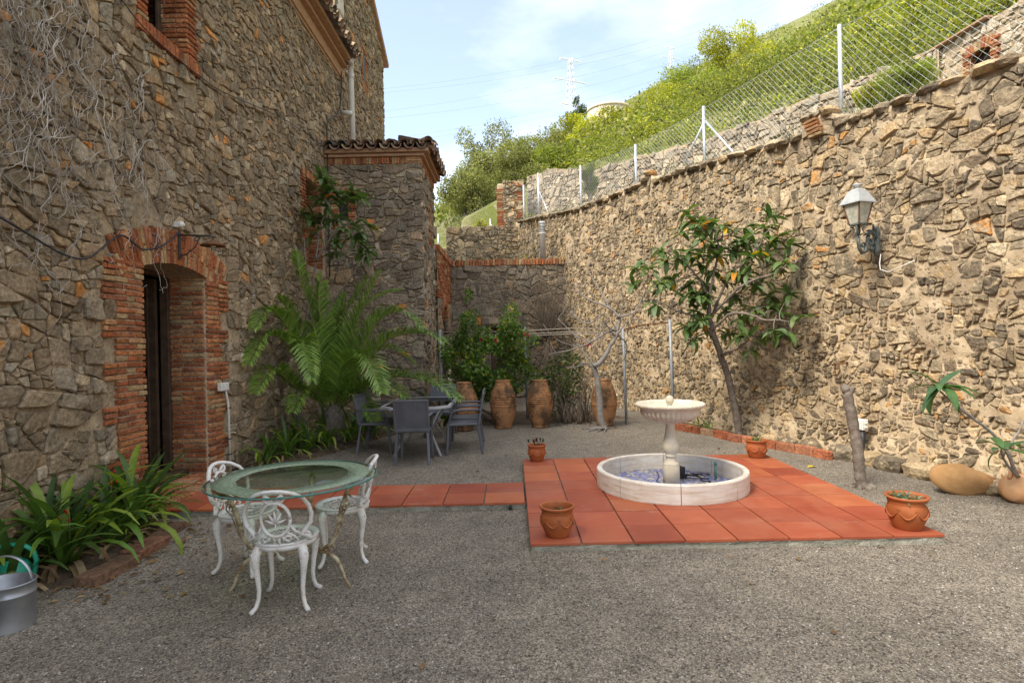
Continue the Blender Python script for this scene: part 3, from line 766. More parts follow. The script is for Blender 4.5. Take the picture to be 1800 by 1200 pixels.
c2 = lay(rubble(AY, AYB, .02, 5.28, .24, lambda u, v: .24, 1.4, [(12.9, 13.3, 3.8, 4.7)], rg), MS, .014, .04, rg, AP, seen_size)
stuff_rest(c1 + c2, 'stone', 'house_stone', wa, 300)
B = []
u = WX + .02
while u < AX - .28: B.append(brick(u + .004, u + .046, 5.285, 5.42, MA, .03, .1, rg)); u += .0525
for k in range(3): B.append(brick(AX - .27, AX + .03, 5.285 + k * .046, 5.325 + k * .046, MA, .03, .1, rg))
u = AY
while u < AYB: B.append(brick(u + .004, u + .05, 5.285, 5.42, MS, .03, .1, rg)); u += .058
for k in range(9):
    a = R(-42 + 84 * k / 8); B.append(brick(-3.37 - .026, -3.37 + .026, 4.40 + .20, 4.40 + .42, MA, .03, .12, rg, -a, (-3.37, 4.40)))
for z in np.arange(4.0, 4.62, .056):
    B.append(brick(-3.62, -3.47, z, z + .047, MA, .03, .12, rg)); B.append(brick(-3.27, -3.13 + .05 * (int(z * 30) % 2), z, z + .047, MA, .03, .12, rg))
for z in np.arange(3.8, 4.7, .06): B.append(brick(12.9, 13.25 + .06 * (int(z * 20) % 2), z, z + .05, MS, .03, .1, rg))
stuff_rest(B, 'brick', 'brick', wa, 300)
mb = MB(); mb.box((-3.37, AY + .2, 4.39), (.24, .3, .6)); mb.build('slit_window', 'black_rubber', annex)
mb = MB(); mb.box(((WX + AX + .06) / 2, AY + .03, 5.455), (AX - WX + .14, .22, .055)); mb.box(((WX + AX + .14) / 2, AY - .02, 5.53), (AX - WX + .26, .26, .08))
mb.box((AX - .02, (AY + AYB) / 2 + .05, 5.452), (.22, AYB - AY + .1, .05)); mb.box((AX + .03, (AY + AYB) / 2 + .05, 5.527), (.26, AYB - AY + .26, .075)); mb.build('cornice', 'cornice', annex)
E = [(WX, AY - .16, 5.57), (AX + .18, AY - .16, 5.57), (AX + .18, AYB + .16, 5.57), (WX, AYB + .16, 5.57)]
mb = MB(); mb.add(E + [(WX, 12.75, 5.85), (-2.35, 12.75, 5.85)], [(0, 1, 5, 4), (1, 2, 5), (2, 3, 4, 5), (0, 1, 2, 3)])
ra = mb.build('roof', 'cornice', annex); ORG[ra.name] = Vector()
tiles(ra, (WX + .05, AY - .26, 5.55), (1, 0, 0), (0, 1, 0), 9, 3, .248, R(14), rg)
tiles(ra, (AX + .30, AY - .05, 5.55), (0, 1, 0), (-1, 0, 0), 9, 2, .235, R(14), rg)
v, f = barrel(.5)
for k in range(3):
    o = Vector((AX + .22 - .28 * k, AY - .22 + .42 * k, 5.66 + .075 * k)); rn = Vector((-.54, .8, .16)).normalized(); sd = rn.cross(Vector((0, 0, 1))).normalized(); nn = sd.cross(rn)
    M_ = Matrix(((rn.x, sd.x, nn.x, o.x), (rn.y, sd.y, nn.y, o.y), (rn.z, sd.z, nn.z, o.z), (0, 0, 0, 1)))
    obj('roof_tile', mesh('roof_tile', [M_ @ Vector(p) for p in v], f, [pick(TP, rg)] * len(v), [True] * len(f), 'roof_tile'), ra)

# ================================================================ ARCH WALL (runs back from the annex)
YB = 16.6; X1 = -1.73
archw = thing('arch_wall', 'brick and stone wall with an arched doorway, running back from the annex', 'wall', (X1, 15.2, 0), world=True)
MC = lambda u, v, h: (X1 + h, u, v)
ARC = (14.35, 15.55)
mb = MB(); panel(mb, AYB - .1, YB + .4, 0, 3.84, [(ARC[0], ARC[1], 0, 2.55)], MC, .3, .02, 6); 
wc = mb.build('wall', 'mortar_house', archw); ORG[wc.name] = Vector()
B = []
for z in np.arange(2.72, 3.8, .062):
    u = AYB - .05 + (.1 if int(z * 100) % 2 else 0)
    while u < YB - .02: e = min(u + .27, YB); B.append(brick(u, e - .012, z, z + .05, MC, .03, .1, rg)); u += .27
u = AYB
while u < YB + .1: B.append(brick(u, u + .05, 3.82, 3.965, MC, .06, .2, rg)); u += .058
for k in range(15):
    a = R(-62 + 124 * k / 14); B.append(brick(14.95 - .03, 14.95 + .03, 1.92 + .68, 1.92 + .96, MC, .045, .2, rg, -a, (14.95, 1.92)))
stuff_rest(B, 'brick', 'brick', wc, 300)
stuff_rest(lay(cells(AYB, ARC[0] - .02, .02, 2.7, [(.16, 20), (.09, 60)], 1.3, [], rg), MC, .02, .04, rg, AP) + lay(cells(ARC[1] + .02, YB, .02, 2.7, [(.16, 20), (.09, 60)], 1.3, [], rg), MC, .02, .04, rg, AP), 'stone', 'house_stone', wc, 120)
mb = MB(); mb.box((X1 - .16, 14.95, 2.30), (.05, 1.2, .55)); mb.build('white_panel', 'white_plastic', archw)
mb = MB(); mb.box((X1 - .16, 14.95, 1.0), (.06, 1.2, 2.0)); mb.box((X1 - .10, 14.95, 2.02), (.1, 1.2, .08)); 
for y in (14.42, 14.95, 15.48): mb.box((X1 - .12, y, 1.0), (.05, .08, 2.0))
mb.build('door', 'wood_dark', archw)

# ================================================================ BACK TERRACE WALL
XB1 = 1.45
backw = thing('terrace_wall', 'grey stone terrace wall with brick coping, across the far end of the courtyard', 'wall', (0, YB, 0), world=True)
MBk = lambda u, v, h: (u, YB - h, v)
NI = (-.62, .10, 0, 2.02)
mb = MB(); panel(mb, X1 - .3, XB1 + .3, 0, 3.84, [NI], MBk, .3, .03, 8)
for a, b in (((-.62, YB), (-.62, YB + .2)), ((.10, YB), (.10, YB + .2)), ((-.62, YB + .2), (.10, YB + .2))):
    mb.add([(*a, 0), (*b, 0), (*b, 2.02), (*a, 2.02)], [(0, 1, 2, 3)])
mb.add([(-.62, YB, 2.02), (.10, YB, 2.02), (.10, YB + .2, 2.02), (-.62, YB + .2, 2.02)], [(0, 1, 2, 3)])
wb = mb.build('wall', 'mortar_house', backw); ORG[wb.name] = Vector()
BP = [((0.191, 0.165, 0.132), 6), ((0.230, 0.200, 0.160), 5), ((0.157, 0.134, 0.108), 3), ((0.292, 0.226, 0.156), 1.4), ((0.370, 0.319, 0.237), .5), ((0.471, 0.209, 0.065), .25)]
stuff_rest(lay(rubble(X1, XB1 + .2, .02, 3.80, .30, lambda u, v: .28, 1.3, [NI], rg), MBk, .016, .05, rg, BP, seen_size), 'stone', 'house_stone', wb, 300)
MB().box((-.26, YB + .12, 1.0), (.8, .05, 2.06)).build('door', 'wood_dark', backw)  # dark board added across the niche, its colour stands for the shade inside
MB().box((-.26, YB - .04, 2.08), (.95, .16, .14), ch=.02).build('lintel', 'wood_dark', backw)
B = []; u = X1
while u < XB1 + .05: B.append(brick(u + .004, u + .068 + rg.uniform(-.01, .01), 3.80, 3.975 + rg.uniform(-.012, .012), MBk, .07, .3, rg)); u += .082
stuff_rest(B, 'coping_brick', 'brick', wb, 300)
# upper wall behind the terrace and its ruined pier
YU = 20.5
upw = thing('upper_wall', 'sunlit rubble wall above the terrace with brick quoins and a ruined brick-edged pier', 'wall', (-1, YU, 3.8), world=True)
MU = lambda u, v, h: (u, YU - h, v)
RP = [((0.270, 0.225, 0.160), 5), ((0.203, 0.168, 0.122), 4), ((0.333, 0.275, 0.189), 4), ((0.432, 0.333, 0.203), 3), ((0.540, 0.450, 0.310), 1.6), ((0.450, 0.252, 0.099), .45), ((0.167, 0.140, 0.106), 2)]
mb = MB(); panel(mb, -2.25, .45, 3.6, 5.62, [], MU, .2, .05, 4.4); mb.box((-.9, YU + .3, 4.6), (2.7, .5, 2.0)); mb.box((-2.9, YU + .8, 4.35), (1.6, .5, 1.3))
mb.box((.08, YU + .55, 6.2), (1.0, .5, 2.2), ch=.05)
wu = mb.build('wall', 'mortar_right', upw); ORG[wu.name] = Vector()
MU2 = lambda u, v, h: (u, YU + .3 - h, v)
MU3 = lambda u, v, h: (u, YU + .55 - h, v)
stuff_rest(lay(rubble(-2.25, .3, 3.8, 5.72, .22, lambda u, v: .24, 1.3, [], rg), MU, .02, .07, rg, RP, seen_size)
           + lay(rubble(-.22, .55, 5.5, 7.4, .2, lambda u, v: .22, 1.3, [], rg), MU2, .02, .06, rg, RP, seen_size)
           + lay(cells(-3.6, -2.2, 3.8, 5.05, [(.15, 20), (.1, 50)], 1.3, [], rg), MU3, .02, .06, rg, RP, seen_size), 'stone', 'right_stone', wu, 300)
B = []
for k, z in enumerate(np.arange(5.62, 7.05, .062)): B.append(brick(-.44, -.24 + .1 * (k % 6 > 2), z, z + .052, MU2, .04, .3, rg))
for k, z in enumerate(np.arange(5.5, 7.3, .062)):
    if k % 9 < 6: B.append(brick(.30 - .12 * (k % 5 > 2), .56, z, z + .052, MU2, .06, .3, rg))
for k, z in enumerate(np.arange(3.9, 4.4, .07)): B.append(brick(-2.3, -2.1 + .1 * (k % 2), z, z + .055, MU, .07, .3, rg))
stuff_rest(B, 'brick', 'brick', wu, 300)

# ================================================================ RIGHT RETAINING WALL (gently curved)
RW = [(7.1, -1.0), (5.9, 2.9), (4.98, 5.9), (4.33, 8.0), (3.72, 10.2), (2.95, 12.7), (1.50, 16.6), (.75, 18.7), (.14, 20.6)]
RWs = [0]
for a, b in zip(RW, RW[1:]): RWs.append(RWs[-1] + math.dist(a, b))
def rwp(s):
    s = max(0, min(RWs[-1] - 1e-6, s)); i = max(k for k in range(len(RWs) - 1) if RWs[k] <= s)
    t = (s - RWs[i]) / (RWs[i + 1] - RWs[i]); a, b = RW[i], RW[i + 1]
    def tan(k):
        p, q = RW[max(0, k - 1)], RW[min(len(RW) - 1, k + 1)]; d = math.dist(p, q); return ((q[0] - p[0]) / d, (q[1] - p[1]) / d)
    ta, tb = tan(i), tan(i + 1); tx, ty = ta[0] + (tb[0] - ta[0]) * t, ta[1] + (tb[1] - ta[1]) * t; d = math.hypot(tx, ty)
    return a[0] + (b[0] - a[0]) * t, a[1] + (b[1] - a[1]) * t, tx / d, ty / d
def s_of_y(y):
    for i in range(len(RW) - 1):
        if RW[i][1] <= y <= RW[i + 1][1]: return RWs[i] + (y - RW[i][1]) / (RW[i + 1][1] - RW[i][1]) * (RWs[i + 1] - RWs[i])
    return 0 if y < RW[0][1] else RWs[-1]
TOPY = [(-1, 4.25), (2.9, 4.30), (5.9, 4.36), (6.75, 4.40), (7.7, 4.42), (7.95, 4.70), (8.3, 4.74), (8.45, 4.52), (10.9, 4.86), (12.4, 5.0), (12.6, 5.22), (12.9, 5.05), (15.9, 5.2), (18, 5.5), (20.6, 5.85)]
def rtop_y(y):
    return float(np.interp(y, [p[0] for p in TOPY], [p[1] for p in TOPY]))
def rtop(s): return rtop_y(rwp(s)[1]) + .045 * mnoise.noise(Vector((s * 2.3, .5, 0)))
def MR(u, v, h):
    x, y, tx, ty = rwp(u); lean = -.02 * v; return (x - ty * (h + lean), y + tx * (h + lean), v)
rightw = thing('retaining_wall', 'long pale rubble retaining wall with sandy mortar along the right side', 'wall', (4.3, 8, 0), world=True)
SMAX = RWs[-1]; mb = MB(); V = []; F = []; NS, NV = 330, 70
for i in range(NS + 1):
    s = SMAX * i / NS; tp = rtop(s)
    for j in range(NV + 1):
        v = tp * j / NV
        h = .055 * mnoise.fractal(Vector((s * 2.0, v * 2.0, 4)), 1.0, 2.0, 3) + .028 * mnoise.noise(Vector((s * 11, v * 11, 1))) + (.10 * max(0, 1 - v / .35) if v < .35 else 0)
        V.append(MR(s, v, h))
    V.append(MR(s, tp + .02 * mnoise.noise(Vector((s * 4, 3, 3))), -.55)); V.append(MR(s, 0, -.55))
W_ = NV + 3
for i in range(NS):
    for j in range(W_ - 1): F.append((i * W_ + j, (i + 1) * W_ + j, (i + 1) * W_ + j + 1, i * W_ + j + 1))
mb.add(V, F, (1, 1, 1), True)
mb.add([MR(SMAX, 0, .05), MR(SMAX, 0, -.55), MR(SMAX, 5.85, -.55), MR(SMAX, 5.85, .05)], [(0, 1, 2, 3)])
wr = mb.build('wall', 'mortar_right', rightw); ORG[wr.name] = Vector()
rg = random.Random(33)
s0 = s_of_y(3.0)
def okR(u, v, r_): return v < rtop(u) - r_ * .35
def szR(u, v):
    up = v / rtop(u); y = rwp(u)[1]
    return (.205 if up > .45 else .135) if y < 9 else (.155 if up > .6 else .13)
cs = rubble(s0, s_of_y(20.4), .0, 5.8, .28, szR, 1.45, [], rg, okR, .16)
pieces = []
for poly, r_ in cs:
    cu = sum(p[0] for p in poly) / len(poly); cv = sum(p[1] for p in poly) / len(poly); up = cv / rtop(cu)
    j = (.006 + .020 * rg.random()) * (1.0 if up > .45 else 1.35) * min(1, .5 + r_ * 4)
    o = rg.uniform(.002, .036) + (.012 if r_ > .12 else 0) + .035 * mnoise.fractal(Vector((cu * 2.0, cv * 2.0, 4)), 1.0, 2.0, 3) + (.10 * max(0, 1 - cv / .35) if cv < .35 else 0)
    p = stone_piece(poly, MR, j, max(.012, o), rg, pick(RP, rg), -.1)
    if p: pieces.append((p[0], p[1], p[2], p[3] * seen_size(p[0][-1])))
stuff_rest(pieces, 'stone', 'right_stone', wr, 300)
# flat capping stones and the footing rocks
def rock(c, d, rz, tint, rg, sub=1):
    V = []; n = 9
    for i, (rr, zz) in enumerate(((.75, -.5), (1.0, -.1), (.92, .28), (.5, .5))):
        for k in range(n):
            g = 2 * math.pi * k / n; q = rr * rg.uniform(.82, 1.1); V.append(Vector((math.cos(g) * q * d[0] / 2, math.sin(g) * q * d[1] / 2, zz * d[2] * rg.uniform(.85, 1.1))))
    F = [(r_ * n + k, r_ * n + (k + 1) % n, (r_ + 1) * n + (k + 1) % n, (r_ + 1) * n + k) for r_ in range(3) for k in range(n)] + [tuple(range(n))[::-1], tuple(3 * n + k for k in range(n))]
    M_ = Matrix.Translation(c) @ Matrix.Rotation(rz, 4, 'Z'); return [M_ @ p for p in V], F, tint
s = s0
while s < s_of_y(20.3):
    x, y, tx, ty = rwp(s); l = rg.uniform(.16, .42); 
    v, f, t = rock((x + ty * .13, y - tx * .13, rtop(s) + .005), (l, .34, rg.uniform(.07, .15)), math.atan2(ty, tx), pick(RP, rg), rg)
    obj('capping_stone', mesh('capping_stone', v, f, [t] * len(v), None, 'right_stone'), wr); s += l * .86
for y, w2, d2, h2 in ((7.55, .5, .3, .22), (7.2, .35, .3, .2), (6.95, .4, .34, .2), (6.55, .55, .36, .20), (6.2, .42, .36, .22), (5.9, .6, .4, .17), (5.5, .5, .3, .2), (8.1, .4, .25, .2), (8.5, .36, .22, .16), (8.9, .3, .2, .14)):
    x, yy, tx, ty = rwp(s_of_y(y)); v, f, t = rock((x - ty * .20, yy + tx * .20, h2 * .35), (w2, d2, h2), math.atan2(ty, tx) + rg.uniform(-.2, .2), pick(RP, rg), rg)
    obj('footing_stone', mesh('footing_stone', v, f, [t] * len(v), None, 'right_stone'), wr)
for k in range(5): MB().box((*MR(s_of_y(8.12 + .02 * k), 4.42 + k * .056, .05)[:2], 4.42 + k * .056), (.10, .22, .045), rz=R(16) + rg.uniform(-.1, .1), ch=.008, tint=pick(BRICK, rg)).build('brick', 'brick', wr)

# ================================================================ upper slope walls
W2 = [(.7, 21.6), (2.6, 19.6), (5.5, 16.0), (7.6, 12.0), (8.15, 10.9)]
upper2 = thing('hillside_wall', 'crumbling stone terrace wall higher up the slope behind the wire fence', 'wall', (5.5, 16, 4.8), world=True)
L2 = [0]
for a, b in zip(W2, W2[1:]): L2.append(L2[-1] + math.dist(a, b))
def w2p(s):
    i = max(k for k in range(len(L2) - 1) if L2[k] <= max(0, min(s, L2[-1] - 1e-6))); t = (s - L2[i]) / (L2[i + 1] - L2[i]); a, b = W2[i], W2[i + 1]; d = math.dist(a, b)
    return a[0] + (b[0] - a[0]) * t, a[1] + (b[1] - a[1]) * t, (b[0] - a[0]) / d, (b[1] - a[1]) / d
def w2top(s): return float(np.interp(s, [0, 1.5, 3, 7.4, 11.9, 13.2], [7.75, 7.7, 7.3, 7.1, 7.0, 7.0])) + .09 * mnoise.noise(Vector((s * 1.7, 7, 0)))
def M2(u, v, h):
    x, y, tx, ty = w2p(u); return (x + ty * h, y - tx * h, v)
V = []; F = []; NS = 60
for i in range(NS + 1):
    s = L2[-1] * i / NS; tp = w2top(s)
    for h, v in ((.0, 4.5), (0, 5.5), (.02 * mnoise.noise(Vector((s, 1, 1))), 6.3), (0, tp), (-.45, tp), (-.45, 4.5)): V.append(M2(s, v, h))
for i in range(NS):
    for j in range(5): F.append((i * 6 + j, (i + 1) * 6 + j, (i + 1) * 6 + j + 1, i * 6 + j + 1))
w2o = MB().add(V, F).build('wall', 'mortar_right', upper2); ORG[w2o.name] = Vector()
PP = [((.33, .30, .25), 5), ((.42, .38, .31), 4), ((.25, .225, .185), 3), ((.52, .46, .36), 2)]
stuff_rest(lay(rubble(0, L2[-1], 5.0, 7.9, .25, lambda u, v: .26, 1.4, [], rg, lambda u, v, r_: v < w2top(u) - .02), M2, .02, .06, rg, PP, seen_size), 'stone', 'right_stone', wr if False else w2o, 300)
# the old building at the top right, with a small brick window
old = thing('ruined_outbuilding', 'pale rubble outbuilding wall with a small brick-edged window at top right', 'outbuilding', (8.3, 10, 4.6), world=True)
def MO(u, v, h): return (8.22 + (11.0 - u) * .10 - h * .995, u, v)
def otop(u): return 7.0 + .04 * (u - 9.5)
OW = (9.93, 10.33, 6.06, 6.58)
mb = MB(); panel(mb, 5.0, 11.2, 4.4, 6.98, [OW], MO, .3, .03, 9.1); V = [MO(11.2, 4.4, 0), MO(11.2, 6.98, 0), (10.5, 11.6, 7.0), (10.5, 11.6, 4.4)]; mb.add(V, [(0, 1, 2, 3)])
mb.add([MO(5, 6.98, 0), MO(11.2, 6.98, 0), (10.5, 11.6, 7.4), (10.9, 5, 7.4)], [(0, 1, 2, 3)])
wo2 = mb.build('wall', 'mortar_right', old); ORG[wo2.name] = Vector()
OPAL = [((.50, .45, .36), 5), ((.60, .55, .45), 5), ((.40, .35, .27), 3), ((.68, .62, .52), 2)]
stuff_rest(lay(rubble(6.0, 11.2, 4.8, 6.98, .22, lambda u, v: .20, 1.4, [(9.75, 10.5, 5.9, 6.75)], rg, None, .2), MO, .022, .04, rg, OPAL, seen_size), 'stone', 'right_stone', wo2, 300)
B = []
for z in np.arange(5.95, 6.6, .062): B.append(brick(9.80 - .05 * (int(z * 16) % 2), 9.92, z, z + .05, MO, .04, .15, rg)); B.append(brick(10.34, 10.46, z, z + .05, MO, .04, .15, rg))
for k in range(9): B.append(brick(10.13 - .026, 10.13 + .026, 6.10 + .44, 6.10 + .62, MO, .04, .15, rg, -R(-32 + 8 * k), (10.13, 6.10)))
stuff_rest(B, 'brick', 'brick', wo2, 300)
MB().box((8.62, 10.13, 6.3), (.4, .5, .7)).build('window', 'wood_dark', old)
mb = MB(); mb.beam(MO(9.9, 7.0, .05), MO(11.3, 7.0, .05), .14, .035); mb.build('roof_edge', 'cornice', old)
# ================================================================ GROUND AND HILL
def dist_line(P, x, y, left=True):
    best = 1e9; sg = 1
    for a, b in zip(P, P[1:]):
        dx, dy = b[0] - a[0], b[1] - a[1]; L_ = dx * dx + dy * dy; t = max(0, min(1, ((x - a[0]) * dx + (y - a[1]) * dy) / L_))
        d = math.hypot(x - a[0] - t * dx, y - a[1] - t * dy)
        if d < best: best = d; sg = 1 if (dx * (y - a[1]) - dy * (x - a[0])) < 0 else -1
    return best * sg           # >0 to the right of the direction of travel
RWX = [(9.0, -7.0)] + RW[1:]
W2X = [(-20, 23.5), (-3.6, 21.9), (.7, 21.75)] + W2[1:] + [(8.9, 5.0), (9.6, -7)]
def hp(x, y): return 7.2 + .29 * (y - 21) + .45 * (x - 1) + .04 * max(0, y - 55) * min(1, max(0, x / 20))
def ground_z(x, y):
    d2 = -dist_line(W2X, x, y)      # > 0 beyond the upper wall
    if d2 > .2:
        z = 6.75 + min(max(hp(x, y) - 6.75, -1.0), .55 * d2)
        if x < -2: z = 5.0 + min(max(hp(x, y) - 5.0, -1), .4 * d2)
        return z + min(1, d2 / 6) * .8 * mnoise.fractal(Vector((x * .12, y * .12, 0)), 1, 2, 4)
    if x < -3.4: return -.6
    d1 = dist_line(RWX, x, y)
    if d1 > .3: return rtop_y(max(-1, min(20.6, y))) - .22 + .10 * min(d1, 5) + .06 * mnoise.noise(Vector((x * 2, y * 2, 3)))
    if y > 17.02 and d1 < .1: return 3.86 + .02 * mnoise.noise(Vector((x * 2, y * 2, 3)))
    return -.6
xs = list(np.arange(-6, 12.01, .22)); ys = list(np.arange(-4, 25, .22))
x = 12.3
while x < 260: xs.append(x); x += max(.4, (x - 10) * .10)
x = -6.5
while x > -45: xs.insert(0, x); x -= max(.6, (-x - 5) * .25)
y = 25.3
while y < 300: ys.append(y); y += max(.4, (y - 22) * .09)
V = [(x, y, ground_z(x, y)) for y in ys for x in xs]; nx = len(xs); F = []
for j in range(len(ys) - 1):
    for i in range(nx - 1):
        q = (j * nx + i, j * nx + i + 1, (j + 1) * nx + i + 1, (j + 1) * nx + i)
        if max(V[k][2] for k in q) > -.5: F.append(q)
hill = MB().add(V, F, (1, 1, 1), True).build('hillside', 'hillside'); tag(hill, kind='structure')
gz = 0
mb = MB()
xs = sorted(set(list(np.arange(-4.2, 6.8, .16)) + [-200, -60, -20, 20, 60, 200])); ys = sorted(set(list(np.arange(1.6, 17, .16)) + [-150, -40, -10, 40, 200]))
V = [(x, y, .014 * mnoise.fractal(Vector((x * 1.3, y * 1.3, 0)), 1, 2, 3) if (-4 < x < 6.6 and 1.7 < y < 16.8) else 0) for y in ys for x in xs]; nx = len(xs)
F = [(j * nx + i, j * nx + i + 1, (j + 1) * nx + i + 1, (j + 1) * nx + i) for j in range(len(ys) - 1) for i in range(nx - 1)]
ground = mb.add(V, F, (1, 1, 1), True).build('ground', 'gravel'); tag(ground, kind='structure')
def gz_(x, y): return .014 * mnoise.fractal(Vector((x * 1.3, y * 1.3, 0)), 1, 2, 3)
# loose pebbles proud of the sheet
rs = np.random.RandomState(4); n = 26000
yy = 2.2 + 7.5 * rs.rand(n) ** 1.6; xx = (rs.rand(n) * 2 - 1) * (.92 * yy + .2)
keep = (xx > -3.4) & (xx < 4.6) & ~((xx > .08) & (xx < 3.35) & (yy > 4.42) & (yy < 7.7)); xx, yy = xx[keep], yy[keep]; n = len(xx)
sz = (.0035 + .0045 * rs.rand(n) ** 2); ang = rs.rand(n) * 6.28; zz = np.array([gz_(a, b) for a, b in zip(xx, yy)])
tm = np.array([(1, 0, 0), (.3, .9, 0), (-.8, .6, 0), (-.8, -.6, 0), (.3, -.9, 0), (0, 0, .8)])
ca, sa = np.cos(ang), np.sin(ang); P = np.zeros((n, 6, 3))
for k in range(6):
    q = tm[k] * (1 + .3 * (rs.rand(n, 1) - .5)); P[:, k, 0] = xx + sz * (ca * q[:, 0] - sa * q[:, 1]); P[:, k, 1] = yy + sz * (sa * q[:, 0] + ca * q[:, 1]); P[:, k, 2] = zz + sz * q[:, 2] + .0005
base = (np.arange(n) * 6)[:, None]
F = np.concatenate([base + np.array([[k, (k + 1) % 5, 5]]) for k in range(5)])
tn = .10 + .40 * rs.rand(n, 1) ** 1.7; T = np.repeat(tn * np.array([[1, .92, .80]]), 6, axis=0)
simple('pebble', (.9, .9, .9), (1.1, 1.1, 1.1), 60, .9, 90, .1, .002, .15, tint=True)
tag(obj('gravel', fastmesh('gravel', P.reshape(-1, 3), F, T, 'pebble')), 'loose grey gravel scattered over the courtyard', 'gravel', kind='stuff')

# ================================================================ TILED PATIO AND PATH
PX, PY, PZ, TT = .102, 4.449, .07, .40
rg = random.Random(3)
patio = thing('tiled_patio', 'square of orange terracotta tiles raised on concrete under the fountain', 'patio', (PX + 1.6, PY + 1.6, 0), world=True)
mb = MB()
def rough_slab(mb, x0, x1, y0, y1, z1, ins):
    N = 40; V = []; ring = []
    for k in range(N): ring.append((x0 + ins + (x1 - x0 - 2 * ins) * k / N, y0 + ins))
    for k in range(N): ring.append((x1 - ins, y0 + ins + (y1 - y0 - 2 * ins) * k / N))
    for k in range(N): ring.append((x1 - ins - (x1 - x0 - 2 * ins) * k / N, y1 - ins))
    for k in range(N): ring.append((x0 + ins, y1 - ins - (y1 - y0 - 2 * ins) * k / N))
    cx, cy = (x0 + x1) / 2, (y0 + y1) / 2; m = len(ring)
    for z in (-.03, z1 * .5, z1):
        for x, y in ring:
            d = Vector((x - cx, y - cy)).normalized() * (.018 * mnoise.noise(Vector((x * 9, y * 9, z * 20))) + (.02 if z < 0 else 0)); V.append((x + d.x, y + d.y, z))
    F = [(r_ * m + k, r_ * m + (k + 1) % m, (r_ + 1) * m + (k + 1) % m, (r_ + 1) * m + k) for r_ in range(2) for k in range(m)] + [tuple(2 * m + k for k in range(m))]
    mb.add(V, F)
rough_slab(mb, PX, PX + 3.2, PY, PY + 3.2, PZ - .022, .012); mb.build('base', 'concrete', patio)
def tile_tint():
    x = rg.random(); k = rg.uniform(.88, 1.12)
    return (k, k, k) if x < .7 else ((1.12 * k, 1.32 * k, 1.15 * k) if x < .88 else (.86 * k, .80 * k, .82 * k))
tv, tf = cbox((TT - .012, TT - .012, .024), .003)
def tile_at(x, y, parent, sx=1):
    dz = rg.uniform(-.0015, .0015); a, b = rg.uniform(-.003, .003), rg.uniform(-.003, .003)
    obj('tile', mesh('tile', [(x + p[0] * sx, y + p[1], PZ - .012 + p[2] + dz + a * p[0] + b * p[1]) for p in tv], tf, [tile_tint()] * 24, None, 'floor_tile'), parent)
for i in range(8):
    for j in range(8): tile_at(PX + (i + .5) * TT, PY + (j + .5) * TT, patio)
path = thing('tiled_path', 'strip of orange terracotta tiles leading from the house door to the patio', 'path', (-1.6, 6.0, 0), world=True)
mb = MB(); rough_slab(mb, -3.46, PX - .006, 5.60, 6.40, PZ - .022, .012); mb.build('base', 'concrete', path)
for i in range(9):
    if i == 8: 
        for j in range(2): tile_at(PX - .008 - 8 * TT - .17, 5.60 + (j + .5) * TT, path, .82)
    else:
        for j in range(2): tile_at(PX - .008 - (i + .5) * TT, 5.60 + (j + .5) * TT + rg.uniform(-.002, .002), path)
MB().tube([(-.05, 5.57, .025), (-.05, 5.63, .025)], .018, 10, cap=True).build('pipe_end', 'black_rubber', path)

# ================================================================ WIRE FENCE on the retaining wall
fence = thing('wire_fence', 'galvanised chain-link fence on steel posts along the top of the retaining wall', 'fence', (3.5, 11, 5), world=True)
def fpt(y, z, off=.30):
    s = s_of_y(y); x, yy, tx, ty = rwp(s); return Vector((x + ty * off, yy - tx * off, z))
FP = [(2.3, 1.25), (5.1, 1.25), (7.95, 1.26), (11.0, 1.22), (13.4, 1.12), (16.0, 1.3), (18.9, 1.55), (20.3, 1.35)]
FH = []
for y, h in FP:
    b = rtop_y(y) - .05; MB().tube([fpt(y, b - .25), fpt(y, b + h)], .027, 10).build('post', 'post_steel', fence); FH.append((y, b, b + h))
for y, dy in ((11.0, 1.0), (11.0, -1.0), (18.9, -.9)):
    b = rtop_y(y) - .05; MB().tube([fpt(y, b + .95, .33), fpt(y + dy, rtop_y(y + dy) - .1, .33)], .019, 8).build('brace', 'post_steel', fence)
WIRES = .0017
